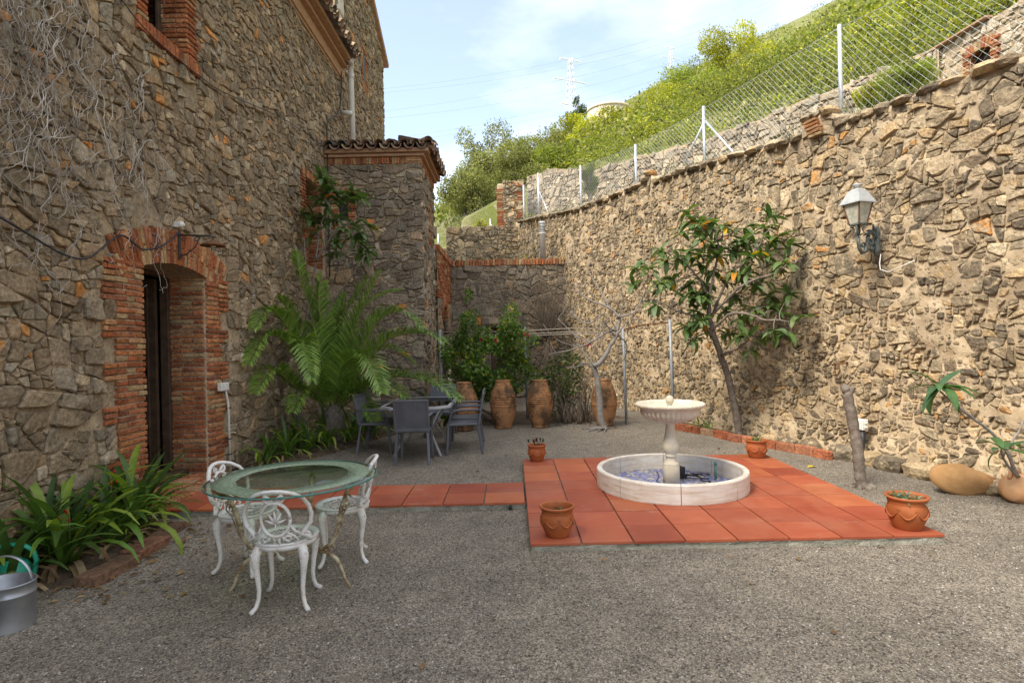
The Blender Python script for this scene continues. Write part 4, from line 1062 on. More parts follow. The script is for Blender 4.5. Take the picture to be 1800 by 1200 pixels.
for (ya, ba, ta), (yb, bb, tb) in zip(FH, FH[1:]):
    A, Bv = fpt(ya, 0), fpt(yb, 0); Lh = math.dist(A[:2], Bv[:2]); n = int(Lh / .095); mb = MB()
    nrm = Vector((-(Bv.y - A.y), Bv.x - A.x, 0)).normalized() * WIRES
    def pt(u, h):
        u = max(0, min(1, u)); y = ya + (yb - ya) * u; p = fpt(y, 0)
        lo = rtop_y(y) - .03; hi = ta + (tb - ta) * u - .04; p.z = lo + (hi - lo) * h; return p
    for i in range(-n, 2 * n):
        for sgn in (1, -1):
            a0, a1 = i / n, (i + sgn * (1.2 / .095)) / n
            h0, h1 = 0.0, 1.0
            if a0 > a1 and a0 > 1: h0 = (a0 - 1) / (a0 - a1); a0 = 1
            if a0 < 0: h0 = (0 - a0) / (a1 - a0) if a1 > 0 else 2; a0 = 0
            if a0 > 1 or h0 >= 1 or (a1 < 0 and a0 <= 0): continue
            if a1 > 1: h1 = h0 + (1 - h0) * (1 - a0) / (a1 - a0); a1 = 1
            if a1 < 0: h1 = h0 + (1 - h0) * (0 - a0) / (a1 - a0); a1 = 0
            if h1 - h0 < .02: continue
            p, q = pt(a0, h0), pt(a1, h1); mm = pt((a0 + a1) / 2, (h0 + h1) / 2); o = Vector((0, 0, WIRES)); k = nrm * (1 if sgn > 0 else .6)
            mb.add([p + o, p - o * .5 + k, p - o * .5 - k, mm + o, mm - o * .5 + k, mm - o * .5 - k, q + o, q - o * .5 + k, q - o * .5 - k],
                   [(0, 1, 4, 3), (1, 2, 5, 4), (2, 0, 3, 5), (3, 4, 7, 6), (4, 5, 8, 7), (5, 3, 6, 8)])
    mb.tube([pt(k / 6, 1.0) for k in range(7)], .004, 5); mb.tube([pt(k / 6, .02) for k in range(7)], .004, 5)
    mb.build('mesh_panel', 'wire_steel', fence)
# lower run of fence beyond the upper wall, only its top shows
f2 = thing('low_wire_fence', 'fine wire fence descending behind the upper wall towards the olive trees', 'fence', (-1.6, 21.2, 5.2), world=True)
for p in ((-.7, 21.3), (-2.7, 21.9)):
    MB().tube([(*p, 5.0), (*p, 6.15 if p[0] > -1 else 5.75)], .028, 8).build('post', 'post_steel', f2)
MB().tube([(-.7, 21.25, 5.95), (-.35, 21.1, 5.5)], .02, 6).build('brace', 'post_steel', f2)
mb = MB()
for k in range(30):
    t = k / 29; x0 = -3.6 + 3.2 * t; z0 = 4.9 + .9 * t; y0 = 22.1 - .8 * t
    for sg in (.5, -.5): mb.tube([(x0, y0, z0), (x0 + sg, y0 - sg * .25, z0 + 1.0 + sg * .25)], .0018, 3, cap=False)
mb.build('mesh_panel', 'wire_steel', f2)
# ================================================================ FOUNTAIN
rg = random.Random(17)
FX, FY, FZ = 1.65, 6.13, PZ
fo = thing('fountain', 'pale marble fountain with round basin and fluted bowl on a baluster column', 'fountain', (FX, FY, FZ))
for k in range(8):
    a0, a1 = R(k * 45 - 98.5 + .25), R(k * 45 - 53.5 - .25); V = []; F = []; N = 10
    prof = [(.715, 0), (.772, 0), (.775, .01), (.775, .178), (.768, .188), (.722, .190), (.715, .182)]; m = len(prof)
    for i in range(N + 1):
        g = a0 + (a1 - a0) * i / N; V += [(r_ * math.cos(g), r_ * math.sin(g), z) for r_, z in prof]
    for i in range(N):
        for j in range(m): F.append((i * m + j, (i + 1) * m + j, (i + 1) * m + (j + 1) % m, i * m + (j + 1) % m))
    F += [tuple(range(m))[::-1], tuple(N * m + j for j in range(m))]
    MB().add(V, F).build('basin_segment', 'marble', fo)
MB().lathe([(.001, .012), (.717, .012), (.717, .002), (.001, .002)], n=48).build('basin_floor', 'mosaic', fo)
prof = [(.001, .0), (.087, .0), (.087, .19), (.080, .203), (.083, .212), (.078, .22), (.062, .232), (.053, .25), (.050, .272), (.053, .285), (.062, .292), (.062, .305), (.055, .312), (.068, .33), (.084, .36), (.088, .39), (.085, .42), (.074, .46), (.060, .52), (.050, .575), (.047, .62), (.052, .64), (.060, .652), (.001, .652)]
MB().lathe(prof, (.01, .02, .012), 32).build('column', 'cast_stone', fo)
def flute(i, g, r_):
    return r_ * (1 + (.030 * math.cos(g * 36) if 4 <= i <= 9 else 0)) + (.006 * math.sin(g * 40) if 14 <= i <= 17 else 0)
prof = [(.001, .652), (.07, .652), (.085, .662), (.13, .672), (.20, .690), (.25, .710), (.28, .730), (.295, .752), (.302, .775), (.305, .79), (.312, .796), (.312, .81), (.325, .818), (.345, .826), (.357, .84), (.360, .852), (.352, .866), (.335, .872), (.318, .868), (.300, .85), (.26, .80), (.18, .765), (.001, .755)]
MB().lathe(prof, (.01, .02, .0), 144, fn=flute).build('bowl', 'cast_stone', fo)
MB().lathe([(.001, .755), (.03, .755), (.026, .80), (.022, .83), (.03, .84), (.024, .85), (.036, .865), (.044, .885), (.044, .905), (.034, .93), (.015, .945), (.001, .947)], (.01, .02, 0), 24).build('finial', 'cast_stone', fo)
mb = MB(); mb.box((.16, .22, .10), (.09, .08, .09), rz=.4, ch=.008); mb.box((.16, .22, .04), (.11, .10, .03), rz=.4)
for sd in range(4):
    p = Vector((.18, .2, .05)); pts = [p.copy()]
    for k in range(14):
        p = p + Vector((rg.uniform(-.03, .06), rg.uniform(-.05, .03), rg.uniform(-.012, .012))); p.z = max(.02, min(.1, p.z)); p.x = max(-.3, min(.45, p.x)); p.y = max(-.2, min(.4, p.y)); pts.append(p.copy())
    mb.tube(pts, .006, 6)
mb.tube([(-.12, .12, .12), (-.10, .10, .07), (-.14, .06, .03), (-.1, 0, .02), (.05, -.1, .02)], .006, 6)
tag(mb.build('pump', 'black_rubber'), 'small black pump with tangled cables on the fountain floor', 'pump'); bpy.data.objects['pump'].location = (FX, FY, FZ)
mb = MB(); mb.tube([(.53, .16, .012), (.53, .16, .17)], .014, 10); mb.lathe([(.017, .17), (.017, .19), (.01, .2), (.001, .2)], (.53, .16, 0), 10)
tag(mb.build('overflow_pipe', 'copper_green'), 'upright green pipe inside the fountain basin by its right edge', 'pipe'); bpy.data.objects['overflow_pipe'].location = (FX, FY, FZ)

# ================================================================ TERRACOTTA POTS
def make_pot(label, loc, k, rz):
    t = thing('flower_pot', label, 'flower pot', loc, rz, 'terracotta pots at the patio corners'); t.scale = (k, k, k)
    prof = [(.001, 0), (.088, 0), (.094, .008), (.112, .05), (.130, .10), (.136, .13), (.132, .16), (.124, .185), (.1225, .19), (.1255, .195), (.1235, .2), (.1275, .206), (.126, .212), (.132, .218), (.143, .232), (.146, .240), (.141, .248), (.130, .247), (.122, .235), (.114, .19), (.114, .185)]
    MB().lathe(prof, n=40).build('body', 'pot', t)
    MB().lathe([(.001, .186), (.116, .186)], n=20).build('soil', 'soil', t)
    def rr(z): return float(np.interp(z, [0, .05, .10, .13, .16, .185], [.09, .112, .130, .136, .132, .124]))
    for s_ in range(7):
        a0 = 2 * math.pi * s_ / 7; pts = []
        for i in range(9):
            u = i / 8; z = .150 - .055 * math.sin(math.pi * u); a = a0 + u * 2 * math.pi / 7; r_ = rr(z) + .002; pts.append((r_ * math.cos(a), r_ * math.sin(a), z))
        mb = MB().tube(pts, [.003 + .005 * math.sin(math.pi * i / 8) for i in range(9)], 6); r_ = rr(.155) + .002
        for dz in (.152, .160): mb.box((r_ * math.cos(a0), r_ * math.sin(a0), dz), (.008, .022, .006), rz=a0)
        mb.build('garland', 'pot', t)
    return t
def blade(l, w_, n=5, bend=.6, fold=.25, tip=.15, base=.5):
    """strap leaf from the origin along +X rising in +Z, arching over; returns verts, faces"""
    V = []; F = []; x = z = 0; a = R(78)
    for i in range(n + 1):
        t = i / n; ww = w_ * (base + (1 - base) * min(1, t * 3.5)) * (1 if t < .7 else max(.03, 1 - ((t - .7) / .3) ** 1.7 * (1 - tip)))
        V += [(x, -ww / 2, z + fold * ww * .5), (x, 0, z), (x, ww / 2, z + fold * ww * .5)]
        x += math.cos(a) * l / n; z += math.sin(a) * l / n; a -= bend * 2 / n * (0.5 + t)
    for i in range(n):
        F += [(i * 3, i * 3 + 1, i * 3 + 4, i * 3 + 3), (i * 3 + 1, i * 3 + 2, i * 3 + 5, i * 3 + 4)]
    return V, F
p1 = make_pot('empty-looking terracotta pot with garlands at front left corner of the patio', (.33, 4.63, PZ), .98, .3)
p2 = make_pot('terracotta pot of grey-green succulents at front right corner of the patio', (3.12, 4.62, PZ), 1.06, 1.0)
p3 = make_pot('terracotta pot with a reddish succulent at back left corner of the patio', (.29, 7.52, PZ), .86, .7)
p4 = make_pot('terracotta pot of short green blades at back right corner of the patio', (3.10, 7.42, PZ), .94, .1)
def potplant(t, n, l, w_, tints, bend, spread, z=.186):
    mb = MB()
    for k in range(n):
        v, f = blade(l * rg.uniform(.6, 1.15), w_, 4, bend * rg.uniform(.6, 1.3)); M_ = Matrix.Translation((rg.uniform(-1, 1) * spread, rg.uniform(-1, 1) * spread, z)) @ Matrix.Rotation(rg.uniform(0, 6.28), 4, 'Z') @ Matrix.Rotation(rg.uniform(-.3, .5), 4, 'Y')
        mb.add([M_ @ Vector(p) for p in v], f, jit(rg.choice(tints), .25, rg))
    return mb.build('plant', 'leaf', t)
potplant(p1, 9, .05, .012, [(.10, .16, .06), (.12, .12, .05)], .9, .05)
potplant(p2, 60, .11, .014, [(.16, .24, .15), (.10, .17, .10), (.20, .28, .19)], 1.3, .075)
potplant(p4, 22, .13, .012, [(.12, .22, .05), (.08, .16, .04)], .9, .05)
mb = MB()
for k in range(7):
    a = rg.uniform(0, 6.28); p = Vector((rg.uniform(-.04, .04), rg.uniform(-.04, .04), .19)); pts = [p.copy()]
    for i in range(4): p = p + Vector((math.cos(a) * .02 + rg.uniform(-.01, .01), math.sin(a) * .02, .03)); pts.append(p.copy())
    mb.tube(pts, .004, 5, (.12, .10, .05))
    for i in range(16):
        v, f = blade(.035, .018, 3, .8); M_ = Matrix.Translation(p - Vector((0, 0, rg.uniform(0, .04)))) @ Matrix.Rotation(rg.uniform(0, 6.28), 4, 'Z') @ Matrix.Rotation(rg.uniform(-.2, .6), 4, 'Y')
        mb.add([M_ @ Vector(q) for q in v], f, rg.choice([(.06, .10, .04), (.09, .11, .05), (.30, .05, .03), (.05, .07, .04)]))
mb.build('plant', 'leaf', p3)

# ================================================================ URNS
def urn(label, loc, k, ribs, rz, name='urn'):
    pts = [(.15, 0), (.165, .012), (.165, .03), (.16, .04), (.20, .14), (.235, .26), (.252, .36), (.256, .40), (.26, .405), (.262, .42), (.256, .432), (.258, .50), (.252, .56), (.238, .62), (.215, .69), (.185, .76), (.158, .82), (.142, .86), (.140, .875), (.150, .885), (.148, .90), (.130, .90), (.125, .86), (.14, .80)]
    P = []
    for (a, b), (c, d) in zip(pts, pts[1:]):
        n = max(1, int(abs(d - b) / .011)) if ribs else max(1, int(abs(d - b) / .05))
        for i in range(n):
            u = i / n; z = b + (d - b) * u; r_ = a + (c - a) * u
            if ribs and .43 < z < .84 and d > b: r_ += .0075 * math.sin(z * 2 * math.pi / ribs) * (1.3 if z < .60 else .7)
            P.append((r_, z))
    P.append(pts[-1]); P.append((.001, .78))
    sd = rg.random() * 50
    o = MB().lathe(P, n=40, fn=lambda i, g, r_: r_ * (1 + .012 * mnoise.noise(Vector((math.cos(g), math.sin(g), sd))))).build(name, 'urn', None)
    o.location = loc; o.scale = (k * .97, k * .97, k); o.rotation_euler = (0, 0, rz); tag(o, label, 'urn', 'large clay urns along the far planting'); return o
urn('big clay urn half hidden behind the grey plastic chairs', (-.90, 10.72, 0), .99, 0, .4)
urn('big ribbed clay urn just right of the grey plastic chairs', (-.19, 10.95, 0), 1.0, .042, 2.2)
urn('ribbed clay urn with dark stains on its lower half, second from the bare tree', (.50, 10.92, 0), .99, .036, 4.0)
urn('dark clay urn with a black lower half behind the bare tree trunk', (1.72, 10.98, 0), .97, 0, 1.1)

# ================================================================ CAST IRON CHAIRS
def iron_chair():
    t = thing('iron_chair', 'x', 'chair', (0, 0, 0), 0, 'white cast-iron chairs round the glass table')
    mb = MB(); mb.lathe([(.150, .412), (.196, .412), (.203, .419), (.200, .428), (.150, .424)], n=40, closed=True); mb.lathe([(.001, .414), (.040, .414), (.040, .422), (.001, .422)], n=16); mb.lathe([(.088, .414), (.100, .414), (.100, .422), (.088, .422)], n=24, closed=True)
    for k in range(12):
        g = 2 * math.pi * k / 12; c, s_ = math.cos(g), math.sin(g)
        def P(r_, o): return (r_ * c - o * s_, r_ * s_ + o * c, .418)
        mb.tube([P(.098, 0), P(.115, .014), P(.135, .020), P(.152, .010), P(.156, 0), P(.152, -.010), P(.135, -.020), P(.115, -.014), P(.098, 0)], .0045, 5)
        mb.tube([P(.038, 0), P(.062, .008), P(.09, 0)], .004, 5)
    mb.build('seat', 'white_iron', t)
    MB().lathe([(.186, .385), (.192, .385), (.196, .414), (.190, .414)], n=48, fn=lambda i, g, r_: r_ + (.006 * abs(math.sin(g * 6)) if i < 2 else 0), closed=True).build('apron', 'white_iron', t)
    for g in (45, 135, 225, 315):
        c, s_ = math.cos(R(g)), math.sin(R(g)); mb = MB()
        prof = [(.165, .41, .026), (.190, .375, .031), (.205, .335, .030), (.202, .28, .022), (.192, .21, .017), (.184, .14, .0145), (.188, .08, .013), (.205, .035, .0135), (.232, .012, .016), (.246, .008, .012)]
        mb.tube([(r_ * c, r_ * s_, z) for r_, z, _ in prof], [q for *_, q in prof], 8)
        pts = []
        for i in range(10): a = i * .75; q = .030 - i * .0022; pts.append(((.214 + q * math.cos(a) * .5) * c, (.214 + q * math.cos(a) * .5) * s_, .345 + q * math.sin(a)))
        mb.tube(pts, .006, 6); mb.lathe([(.001, -.013), (.011, -.007), (.013, 0), (.011, .007), (.001, .013)], (.218 * c, .218 * s_, .345), 10); mb.lathe([(.001, -.012), (.010, -.006), (.012, 0), (.010, .006), (.001, .012)], (.21 * c, .21 * s_, .27), 8)
        mb.build('leg', 'white_iron', t)
    def bk(x, z): return (x, -math.sqrt(max(0, .197 ** 2 - min(abs(x), .17) ** 2 * .75)) - (z - .42) * .22 + .01, z)
    mb = MB()
    arch = [(-.185, .43), (-.165, .455), (-.135, .475), (-.160, .505), (-.190, .545), (-.197, .60), (-.185, .655), (-.155, .705), (-.105, .742), (-.05, .758), (0, .762)]
    pts = [bk(*p) for p in arch] + [bk(-x, z) for x, z in arch[-2::-1]]; mb.tube(pts, .016, 8, flat=.75)
    mb.build('back_frame', 'white_iron', t)
    mb = MB(); mb.tube([bk(.085 * math.cos(a), .585 + .108 * math.sin(a)) for a in [2 * math.pi * k / 24 for k in range(25)]], .0125, 8, flat=.8)
    mb.build('oval', 'white_iron', t)
    for s_ in (-1, 1):
        MB().tube([bk(s_ * .008, .700), bk(s_ * .03, .728), bk(s_ * .052, .735), (bk(s_ * .058, .715)), bk(s_ * .045, .695), bk(s_ * .02, .694), bk(s_ * .008, .700)], .009, 7).build('scroll', 'white_iron', t)
        MB().tube([bk(s_ * .012, .70), bk(s_ * .03, .71), bk(s_ * .05, .75)], .008, 6).build('scroll', 'white_iron', t)
        MB().tube([bk(s_ * .085, .54), bk(s_ * .105, .50), bk(s_ * .135, .478)], .009, 6).build('scroll', 'white_iron', t)
        MB().tube([bk(s_ * .03, .485), bk(s_ * .045, .455), bk(s_ * .07, .44), bk(s_ * .085, .455), bk(s_ * .075, .475), bk(s_ * .055, .475), bk(s_ * .05, .46)], .008, 6).build('scroll', 'white_iron', t)
        MB().tube([bk(s_ * .02, .478), bk(s_ * .012, .45), bk(s_ * .02, .425)], .008, 6).build('scroll', 'white_iron', t)
        MB().tube([bk(s_ * .06, .50), bk(s_ * .10, .47), bk(s_ * .12, .44), bk(s_ * .10, .43)], .008, 6).build('scroll', 'white_iron', t)
        MB().tube([bk(s_ * .15, .49), bk(s_ * .175, .475), bk(s_ * .185, .45), bk(s_ * .17, .43)], .009, 6).build('scroll', 'white_iron', t)
    mb = MB()
    for k in range(5):                         # leaf spray inside the oval
        a = R(90 + (k - 2) * 38); mb.tube([bk(0, .56), bk(.03 * math.cos(a), .56 + .04 * math.sin(a)), bk(.062 * math.cos(a), .565 + .075 * math.sin(a))], [.005, .009, .003], 5)
    mb.tube([bk(0, .49), bk(0, .56)], .005, 5); mb.build('leaf_spray', 'white_iron', t)
    return t
ch0 = iron_chair()
TCX, TCY = -1.52, 3.98
ch0.location = (-1.47, 3.70, 0); ch0.rotation_euler = (0, 0, R(6)); ch0['label'] = 'white cast-iron chair with oval back, nearest the camera, seen from behind'
dup(ch0, (-1.98, 4.28, 0), R(-105), 'white cast-iron chair on the left of the glass table, back towards the house')
dup(ch0, (-1.32, 4.42, 0), R(105), 'white cast-iron chair on the right of the glass table')
tb = thing('glass_table', 'round green glass table on scrolled wrought-iron legs between the white chairs', 'table', (TCX, TCY, 0))
MB().lathe([(.001, .718), (.553, .718), (.557, .724), (.553, .730), (.001, .730)], n=64).build('glass_top', 'table_glass', tb)
MB().lathe([(.5535, .718), (.5575, .718), (.559, .724), (.5575, .730), (.5535, .730)], n=64, closed=True).build('glass_edge', 'copper_green', tb)
MB().lathe([(.360, .7325), (.508, .7325), (.508, .7335), (.360, .7335)], n=96, fn=lambda i, g, r_: r_ + (.010 * mnoise.noise(Vector((math.cos(g) * 14, math.sin(g) * 14, 2))) if i in (0, 3) else 0), closed=True).build('frosted_band', 'frost_glass', tb)
MB().lathe([(.486, .704), (.494, .704), (.494, .714), (.486, .714)], n=48, closed=True).build('rim_ring', 'aged_iron', tb)
for k, g in enumerate((203, 345, 92)):
    c, s_ = math.cos(R(g)), math.sin(R(g)); mb = MB()
    def P(r_, z, o=0): return (r_ * c - o * s_, r_ * s_ + o * c, z)
    up = [(.47, .712), (.44, .69), (.40, .63), (.365, .54), (.345, .45), (.325, .36), (.285, .29), (.225, .255), (.16, .25), (.10, .262)]
    mb.tube([P(*q) for q in up], [.012, .013, .014, .015, .015, .015, .014, .013, .012, .010], 8)
    lo = [(.12, .215), (.19, .235), (.26, .228), (.32, .19), (.355, .13), (.38, .06), (.42, .008)]
    mb.tube([P(*q) for q in lo], [.010, .012, .012, .012, .011, .010, .008], 8)
    pts = [P(.275 + (.034 - i * .003) * math.cos(i * .8), .262 + (.034 - i * .003) * math.sin(i * .8)) for i in range(9)]; mb.tube(pts, .006, 6)
    for i in range(22):                         # cast leaves climbing the leg
        u = rg.uniform(.05, .62); r_ = float(np.interp(u, [0, .2, .4, .6, 1], [.45, .40, .35, .33, .2])); z = .70 - u * .55; q = Vector(P(r_ + rg.uniform(-.015, .02), z, rg.uniform(-.025, .025))); d = Vector((rg.uniform(-1, 1), rg.uniform(-1, 1), rg.uniform(-1, 1))).normalized() * .018
        mb.tube([q - d, q, q + d], [.002, .009, .001], 5)
    mb.tube([P(.40, .63), P(.42, .56, .012), P(.385, .50, -.012), P(.365, .44, .012), P(.345, .38, -.01)], .005, 5)
    mb.build('leg', 'aged_iron', tb)
MB().lathe([(.108, .245), (.122, .245), (.122, .258), (.108, .258)], n=28, closed=True).build('tie_ring', 'aged_iron', tb)
for nm, x, y, a, l in (('a fallen straw-coloured leaf', -1.80, 4.10, .5, .09),):
    pass

# ================================================================ GREY PLASTIC DINING SET
def plastic_chair():
    t = thing('plastic_chair', 'x', 'chair', (0, 0, 0), 0, 'grey plastic armchairs round the dining table')
    MB().box((0, .02, .435), (.46, .46, .03), ch=.012).box((0, .235, .415), (.44, .02, .05), ch=.006).build('seat', 'grey_plastic', t)
    mb = MB(); M_ = Matrix.Translation((0, -.22, .44)) @ Matrix.Rotation(R(10), 4, 'X')
    def bx(c, d):
        v, f = cbox(d, .005); mb.add([M_ @ Vector((p[0] + c[0], p[1] + c[1], p[2] + c[2])) for p in v], f)
    bx((0, 0, .22), (.42, .014, .38)); bx((0, 0, .425), (.47, .028, .035)); bx((-.222, 0, .21), (.03, .03, .44)); bx((.222, 0, .21), (.03, .03, .44)); bx((0, 0, .02), (.44, .026, .04))
    for k in range(19): bx((-.198 + k * .022, 0, .225), (.011, .021, .36))
    mb.build('backrest', 'grey_plastic', t)
    for sx in (-1, 1):
        MB().beam((sx * .205, -.20, .44), (sx * .225, -.27, .0), .036, .03).build('leg', 'grey_plastic', t); MB().beam((sx * .205, .22, .44), (sx * .218, .25, .0), .036, .03).build('leg', 'grey_plastic', t)
        MB().tube([(sx * .228, -.262, .645), (sx * .238, -.15, .655), (sx * .243, .05, .652), (sx * .24, .13, .64), (sx * .232, .17, .60), (sx * .215, .215, .46), (sx * .21, .22, .43)], [.02, .022, .024, .022, .02, .018, .018], 8, flat=.7).build('armrest', 'grey_plastic', t)
    return t
pc = plastic_chair(); pc.location = (-1.38, 8.02, 0); pc.rotation_euler = (0, 0, R(2)); pc['label'] = 'grey plastic armchair with its woven back to the camera, near end of table'
dup(pc, (-2.06, 8.82, 0), R(-95), 'grey plastic armchair on the left side of its table, nearer of two')
dup(pc, (-2.12, 9.50, 0), R(-88), 'grey plastic armchair on the left side of its table, farther of two')
dup(pc, (-.74, 8.60, 0), R(93), 'grey plastic armchair on the right side of its table, nearer of two')
dup(pc, (-.76, 9.25, 0), R(90), 'grey plastic armchair on the right side of its table, farther of two')
dup(pc, (-1.28, 10.15, 0), R(176), 'grey plastic armchair at the far end of its table, facing the camera')
dt = thing('dining_table', 'chamfered dark glass dining table with pale grey rim and splayed legs', 'table', (-1.40, 8.86, 0))
def oct_(hx, hy, c): return [(-hx + c, -hy), (hx - c, -hy), (hx, -hy + c), (hx, hy - c), (hx - c, hy), (-hx + c, hy), (-hx, hy - c), (-hx, -hy + c)]
o1 = oct_(.50, .76, .17); o2 = oct_(.46, .72, .155); V = [(x, y, z) for z in (.70, .735) for x, y in o1] + [(x, y, z) for z in (.735, .70) for x, y in o2]
F = [(r_ * 8 + k, r_ * 8 + (k + 1) % 8, ((r_ + 1) % 4) * 8 + (k + 1) % 8, ((r_ + 1) % 4) * 8 + k) for r_ in range(4) for k in range(8)]
MB().add(V, F).build('rim', 'rim_grey', dt)
V = [(x, y, z) for z in (.722, .730) for x, y in o2]; MB().add(V, [tuple(range(8))[::-1], tuple(range(8, 16))]).build('glass_top', 'smoked_glass', dt)
for sx, sy in ((-1, -1), (1, -1), (1, 1), (-1, 1)): MB().tube([(sx * .36, sy * .58, .705), (sx * .16, sy * .34, .36), (sx * .34, sy * .52, 0)], .019, 8).build('leg', 'rim_grey', dt)
MB().tube([(-.16, -.34, .36), (-.16, .34, .36)], .016, 6).tube([(.16, -.34, .36), (.16, .34, .36)], .016, 6).tube([(-.16, 0, .36), (.16, 0, .36)], .016, 6).build('stretcher', 'rim_grey', dt)

# ================================================================ WATERING CANS
t = thing('watering_can', 'galvanised metal watering can with hooped handle at the lower left edge', 'watering can', (-3.03, 3.42, 0), R(0)); t.scale = (.93,) * 3
fl = lambda i, g, r_: r_ * (1 + .10 * math.cos(2 * g))
MB().lathe([(.001, .012), (.148, .012), (.150, 0), (.152, 0), (.152, .012), (.156, .22), (.160, .224), (.156, .228), (.157, .285), (.163, .290), (.160, .297), (.152, .293), (.150, .06), (.001, .06)], n=40, fn=fl).build('body', 'galvanised', t)
MB().tube([(.165 * math.cos(a), .02, .28 + .17 * math.sin(a)) for a in [math.pi * k / 14 for k in range(15)]], .011, 8, flat=.45).build('top_handle', 'galvanised', t)
MB().tube([(.10, -.155, .26), (.12, -.20, .245), (.115, -.212, .19), (.095, -.19, .12), (.085, -.16, .08)], .016, 8, flat=.35).build('back_handle', 'galvanised', t)
MB().tube([(-.16, .0, .05), (-.26, .05, .16), (-.36, .09, .33)], [.032, .022, .015], 10).lathe([(.014, 0), (.045, .05), (.045, .058), (.001, .062)], (-.36, .09, .33), 14).build('spout', 'galvanised', t)
MB().lathe([(.001, .20), (.149, .20)], n=24, fn=fl).build('water', 'smoked_glass', t)
t = thing('plastic_watering_can', 'green plastic watering can behind the galvanised one', 'watering can', (-3.42, 3.90, 0), R(10)); t.scale = (.9,) * 3
MB().lathe([(.001, 0), (.12, 0), (.128, .01), (.132, .10), (.125, .19), (.10, .235), (.072, .25), (.070, .262), (.055, .262), (.055, .20), (.001, .19)], n=36, fn=lambda i, g, r_: r_ * (1 + .18 * math.cos(2 * g))).build('body', 'green_plastic', t)
MB().tube([(-.12, 0, .23), (-.13, 0, .31), (-.09, 0, .352), (0, 0, .368), (.10, 0, .36), (.165, 0, .315), (.185, 0, .24), (.17, 0, .15), (.13, 0, .09)], .020, 10, flat=.8).build('handle', 'green_plastic', t)
MB().tube([(-.13, 0, .07), (-.24, 0, .17), (-.33, 0, .30)], [.03, .02, .016], 10).lathe([(.016, 0), (.04, .05), (.001, .06)], (-.33, 0, .30), 12).build('spout', 'green_plastic', t)

# ================================================================ BED EDGINGS
EB = [((.36, .13, .07), 3), ((.30, .12, .075), 2), ((.40, .18, .11), 2), ((.33, .22, .15), 1)]
def edging(name, label, pts, w_, h_, pal=EB):
    t = thing(name, label, 'edging', (*pts[0][0], 0), world=True)
    for (a, b) in pts:
        d = math.dist(a, b); v, f = cbox((d - .012, w_ * rg.uniform(.92, 1.08), h_ * 1.5), .008); M_ = Matrix.Translation(((a[0] + b[0]) / 2, (a[1] + b[1]) / 2, h_ * .25 + rg.uniform(-.008, .012))) @ Matrix.Rotation(math.atan2(b[1] - a[1], b[0] - a[0]) + rg.uniform(-.03, .03), 4, 'Z') @ Matrix.Rotation(rg.uniform(-.05, .05), 4, 'X')
        obj('brick', mesh('brick', [M_ @ (Vector(p) + Vector([rg.uniform(-.004, .004) for _ in range(3)])) for p in v], f, [pick(pal, rg)] * 24, None, 'brick'), t)
c0 = [(2.80, 10.30), (2.98, 10.02), (3.14, 9.72), (3.27, 9.42), (3.38, 9.14), (3.50, 8.86), (3.64, 8.58), (3.77, 8.30), (3.90, 8.02), (4.02, 7.74), (4.09, 7.50)]
edging('brick_edging', 'row of red bricks edging the bed at the foot of the retaining wall', list(zip(c0, c0[1:])), .085, .115)
edging('slab_edging', 'red clay slabs edging the strap-leaf bed beside the galvanised can', [((-2.98, 3.98), (-2.93, 4.42)), ((-2.98, 4.46), (-2.97, 4.84)), ((-3.02, 4.86), (-3.06, 5.26))], .17, .06, [((.25, .125, .085), 1), ((.20, .125, .09), 1), ((.27, .15, .11), 1)])
mb = MB()
def bed(P, z=.03):
    V = [(sum(p[0] for p in P) / len(P), sum(p[1] for p in P) / len(P), z + .04)] + [(x, y, -.01) for x, y in P]; mb.add(V, [(0, i + 1, (i + 1) % len(P) + 1) for i in range(len(P))])
bed([(-3.8, 3.4), (-3.0, 3.9), (-2.98, 4.8), (-3.08, 5.35), (-3.8, 5.5)]); bed([(-3.8, 7.5), (-3.2, 7.7), (-2.75, 8.6), (-2.45, 9.6), (-2.0, 10.6), (-1.9, 11.7), (-3.8, 11.7)]); bed([(2.85, 10.3), (3.4, 9.2), (4.0, 7.7), (4.4, 7.9), (3.1, 12.0)]); bed([(-1.7, 11.2), (1.4, 11.2), (2.5, 11.8), (2.3, 13.5), (-1.6, 14)])
tag(mb.build('bed_soil', 'soil'), kind='structure')

# ================================================================ FITTINGS ON THE HOUSE WALL
t = thing('wall_lamp', 'rusty iron wall lamp with a flat dish shade above the doorway', 'lamp', (WX + .05, 6.50, 2.75), world=True)
mb = MB(); mb.tube([(WX + .02, 6.5, 2.90), (WX + .40, 6.5, 2.88), (WX + .46, 6.5, 2.86)], .010, 6); mb.tube([(WX + .02, 6.5, 2.66), (WX + .12, 6.5, 2.68), (WX + .22, 6.5, 2.76), (WX + .28, 6.5, 2.88)], .007, 6)
for cx in (.10, .24): mb.tube([(WX + cx + (.035 - i * .003) * math.cos(i * .8), 6.5, 2.845 + (.035 - i * .003) * math.sin(i * .8)) for i in range(9)], .005, 5)
mb.box((WX + .045, 6.5, 2.79), (.015, .04, .32), ch=.004); mb.build('bracket', 'dark_iron', t)
MB().lathe([(.13, 0), (.135, .004), (.10, .03), (.045, .055), (.02, .075), (.001, .08), (.001, .07), (.09, .022)], (WX + .42, 6.5, 2.765), 28).tube([(WX + .42, 6.5, 2.84), (WX + .42, 6.5, 2.88)], .012, 6).build('shade', 'rust', t)
MB().lathe([(.001, -.03), (.025, -.02), (.03, 0), (.02, .03), (.001, .035)], (WX + .42, 6.5, 2.775), 12).build('bulb', 'frosted', t)
mb = MB(); mb.lathe([(.001, -.035), (.035, -.02), (.04, .01), (.02, .035), (.001, .04)], (WX + .10, 6.44, 3.0), 14); mb.box((WX + .06, 6.44, 3.0), (.06, .06, .06))
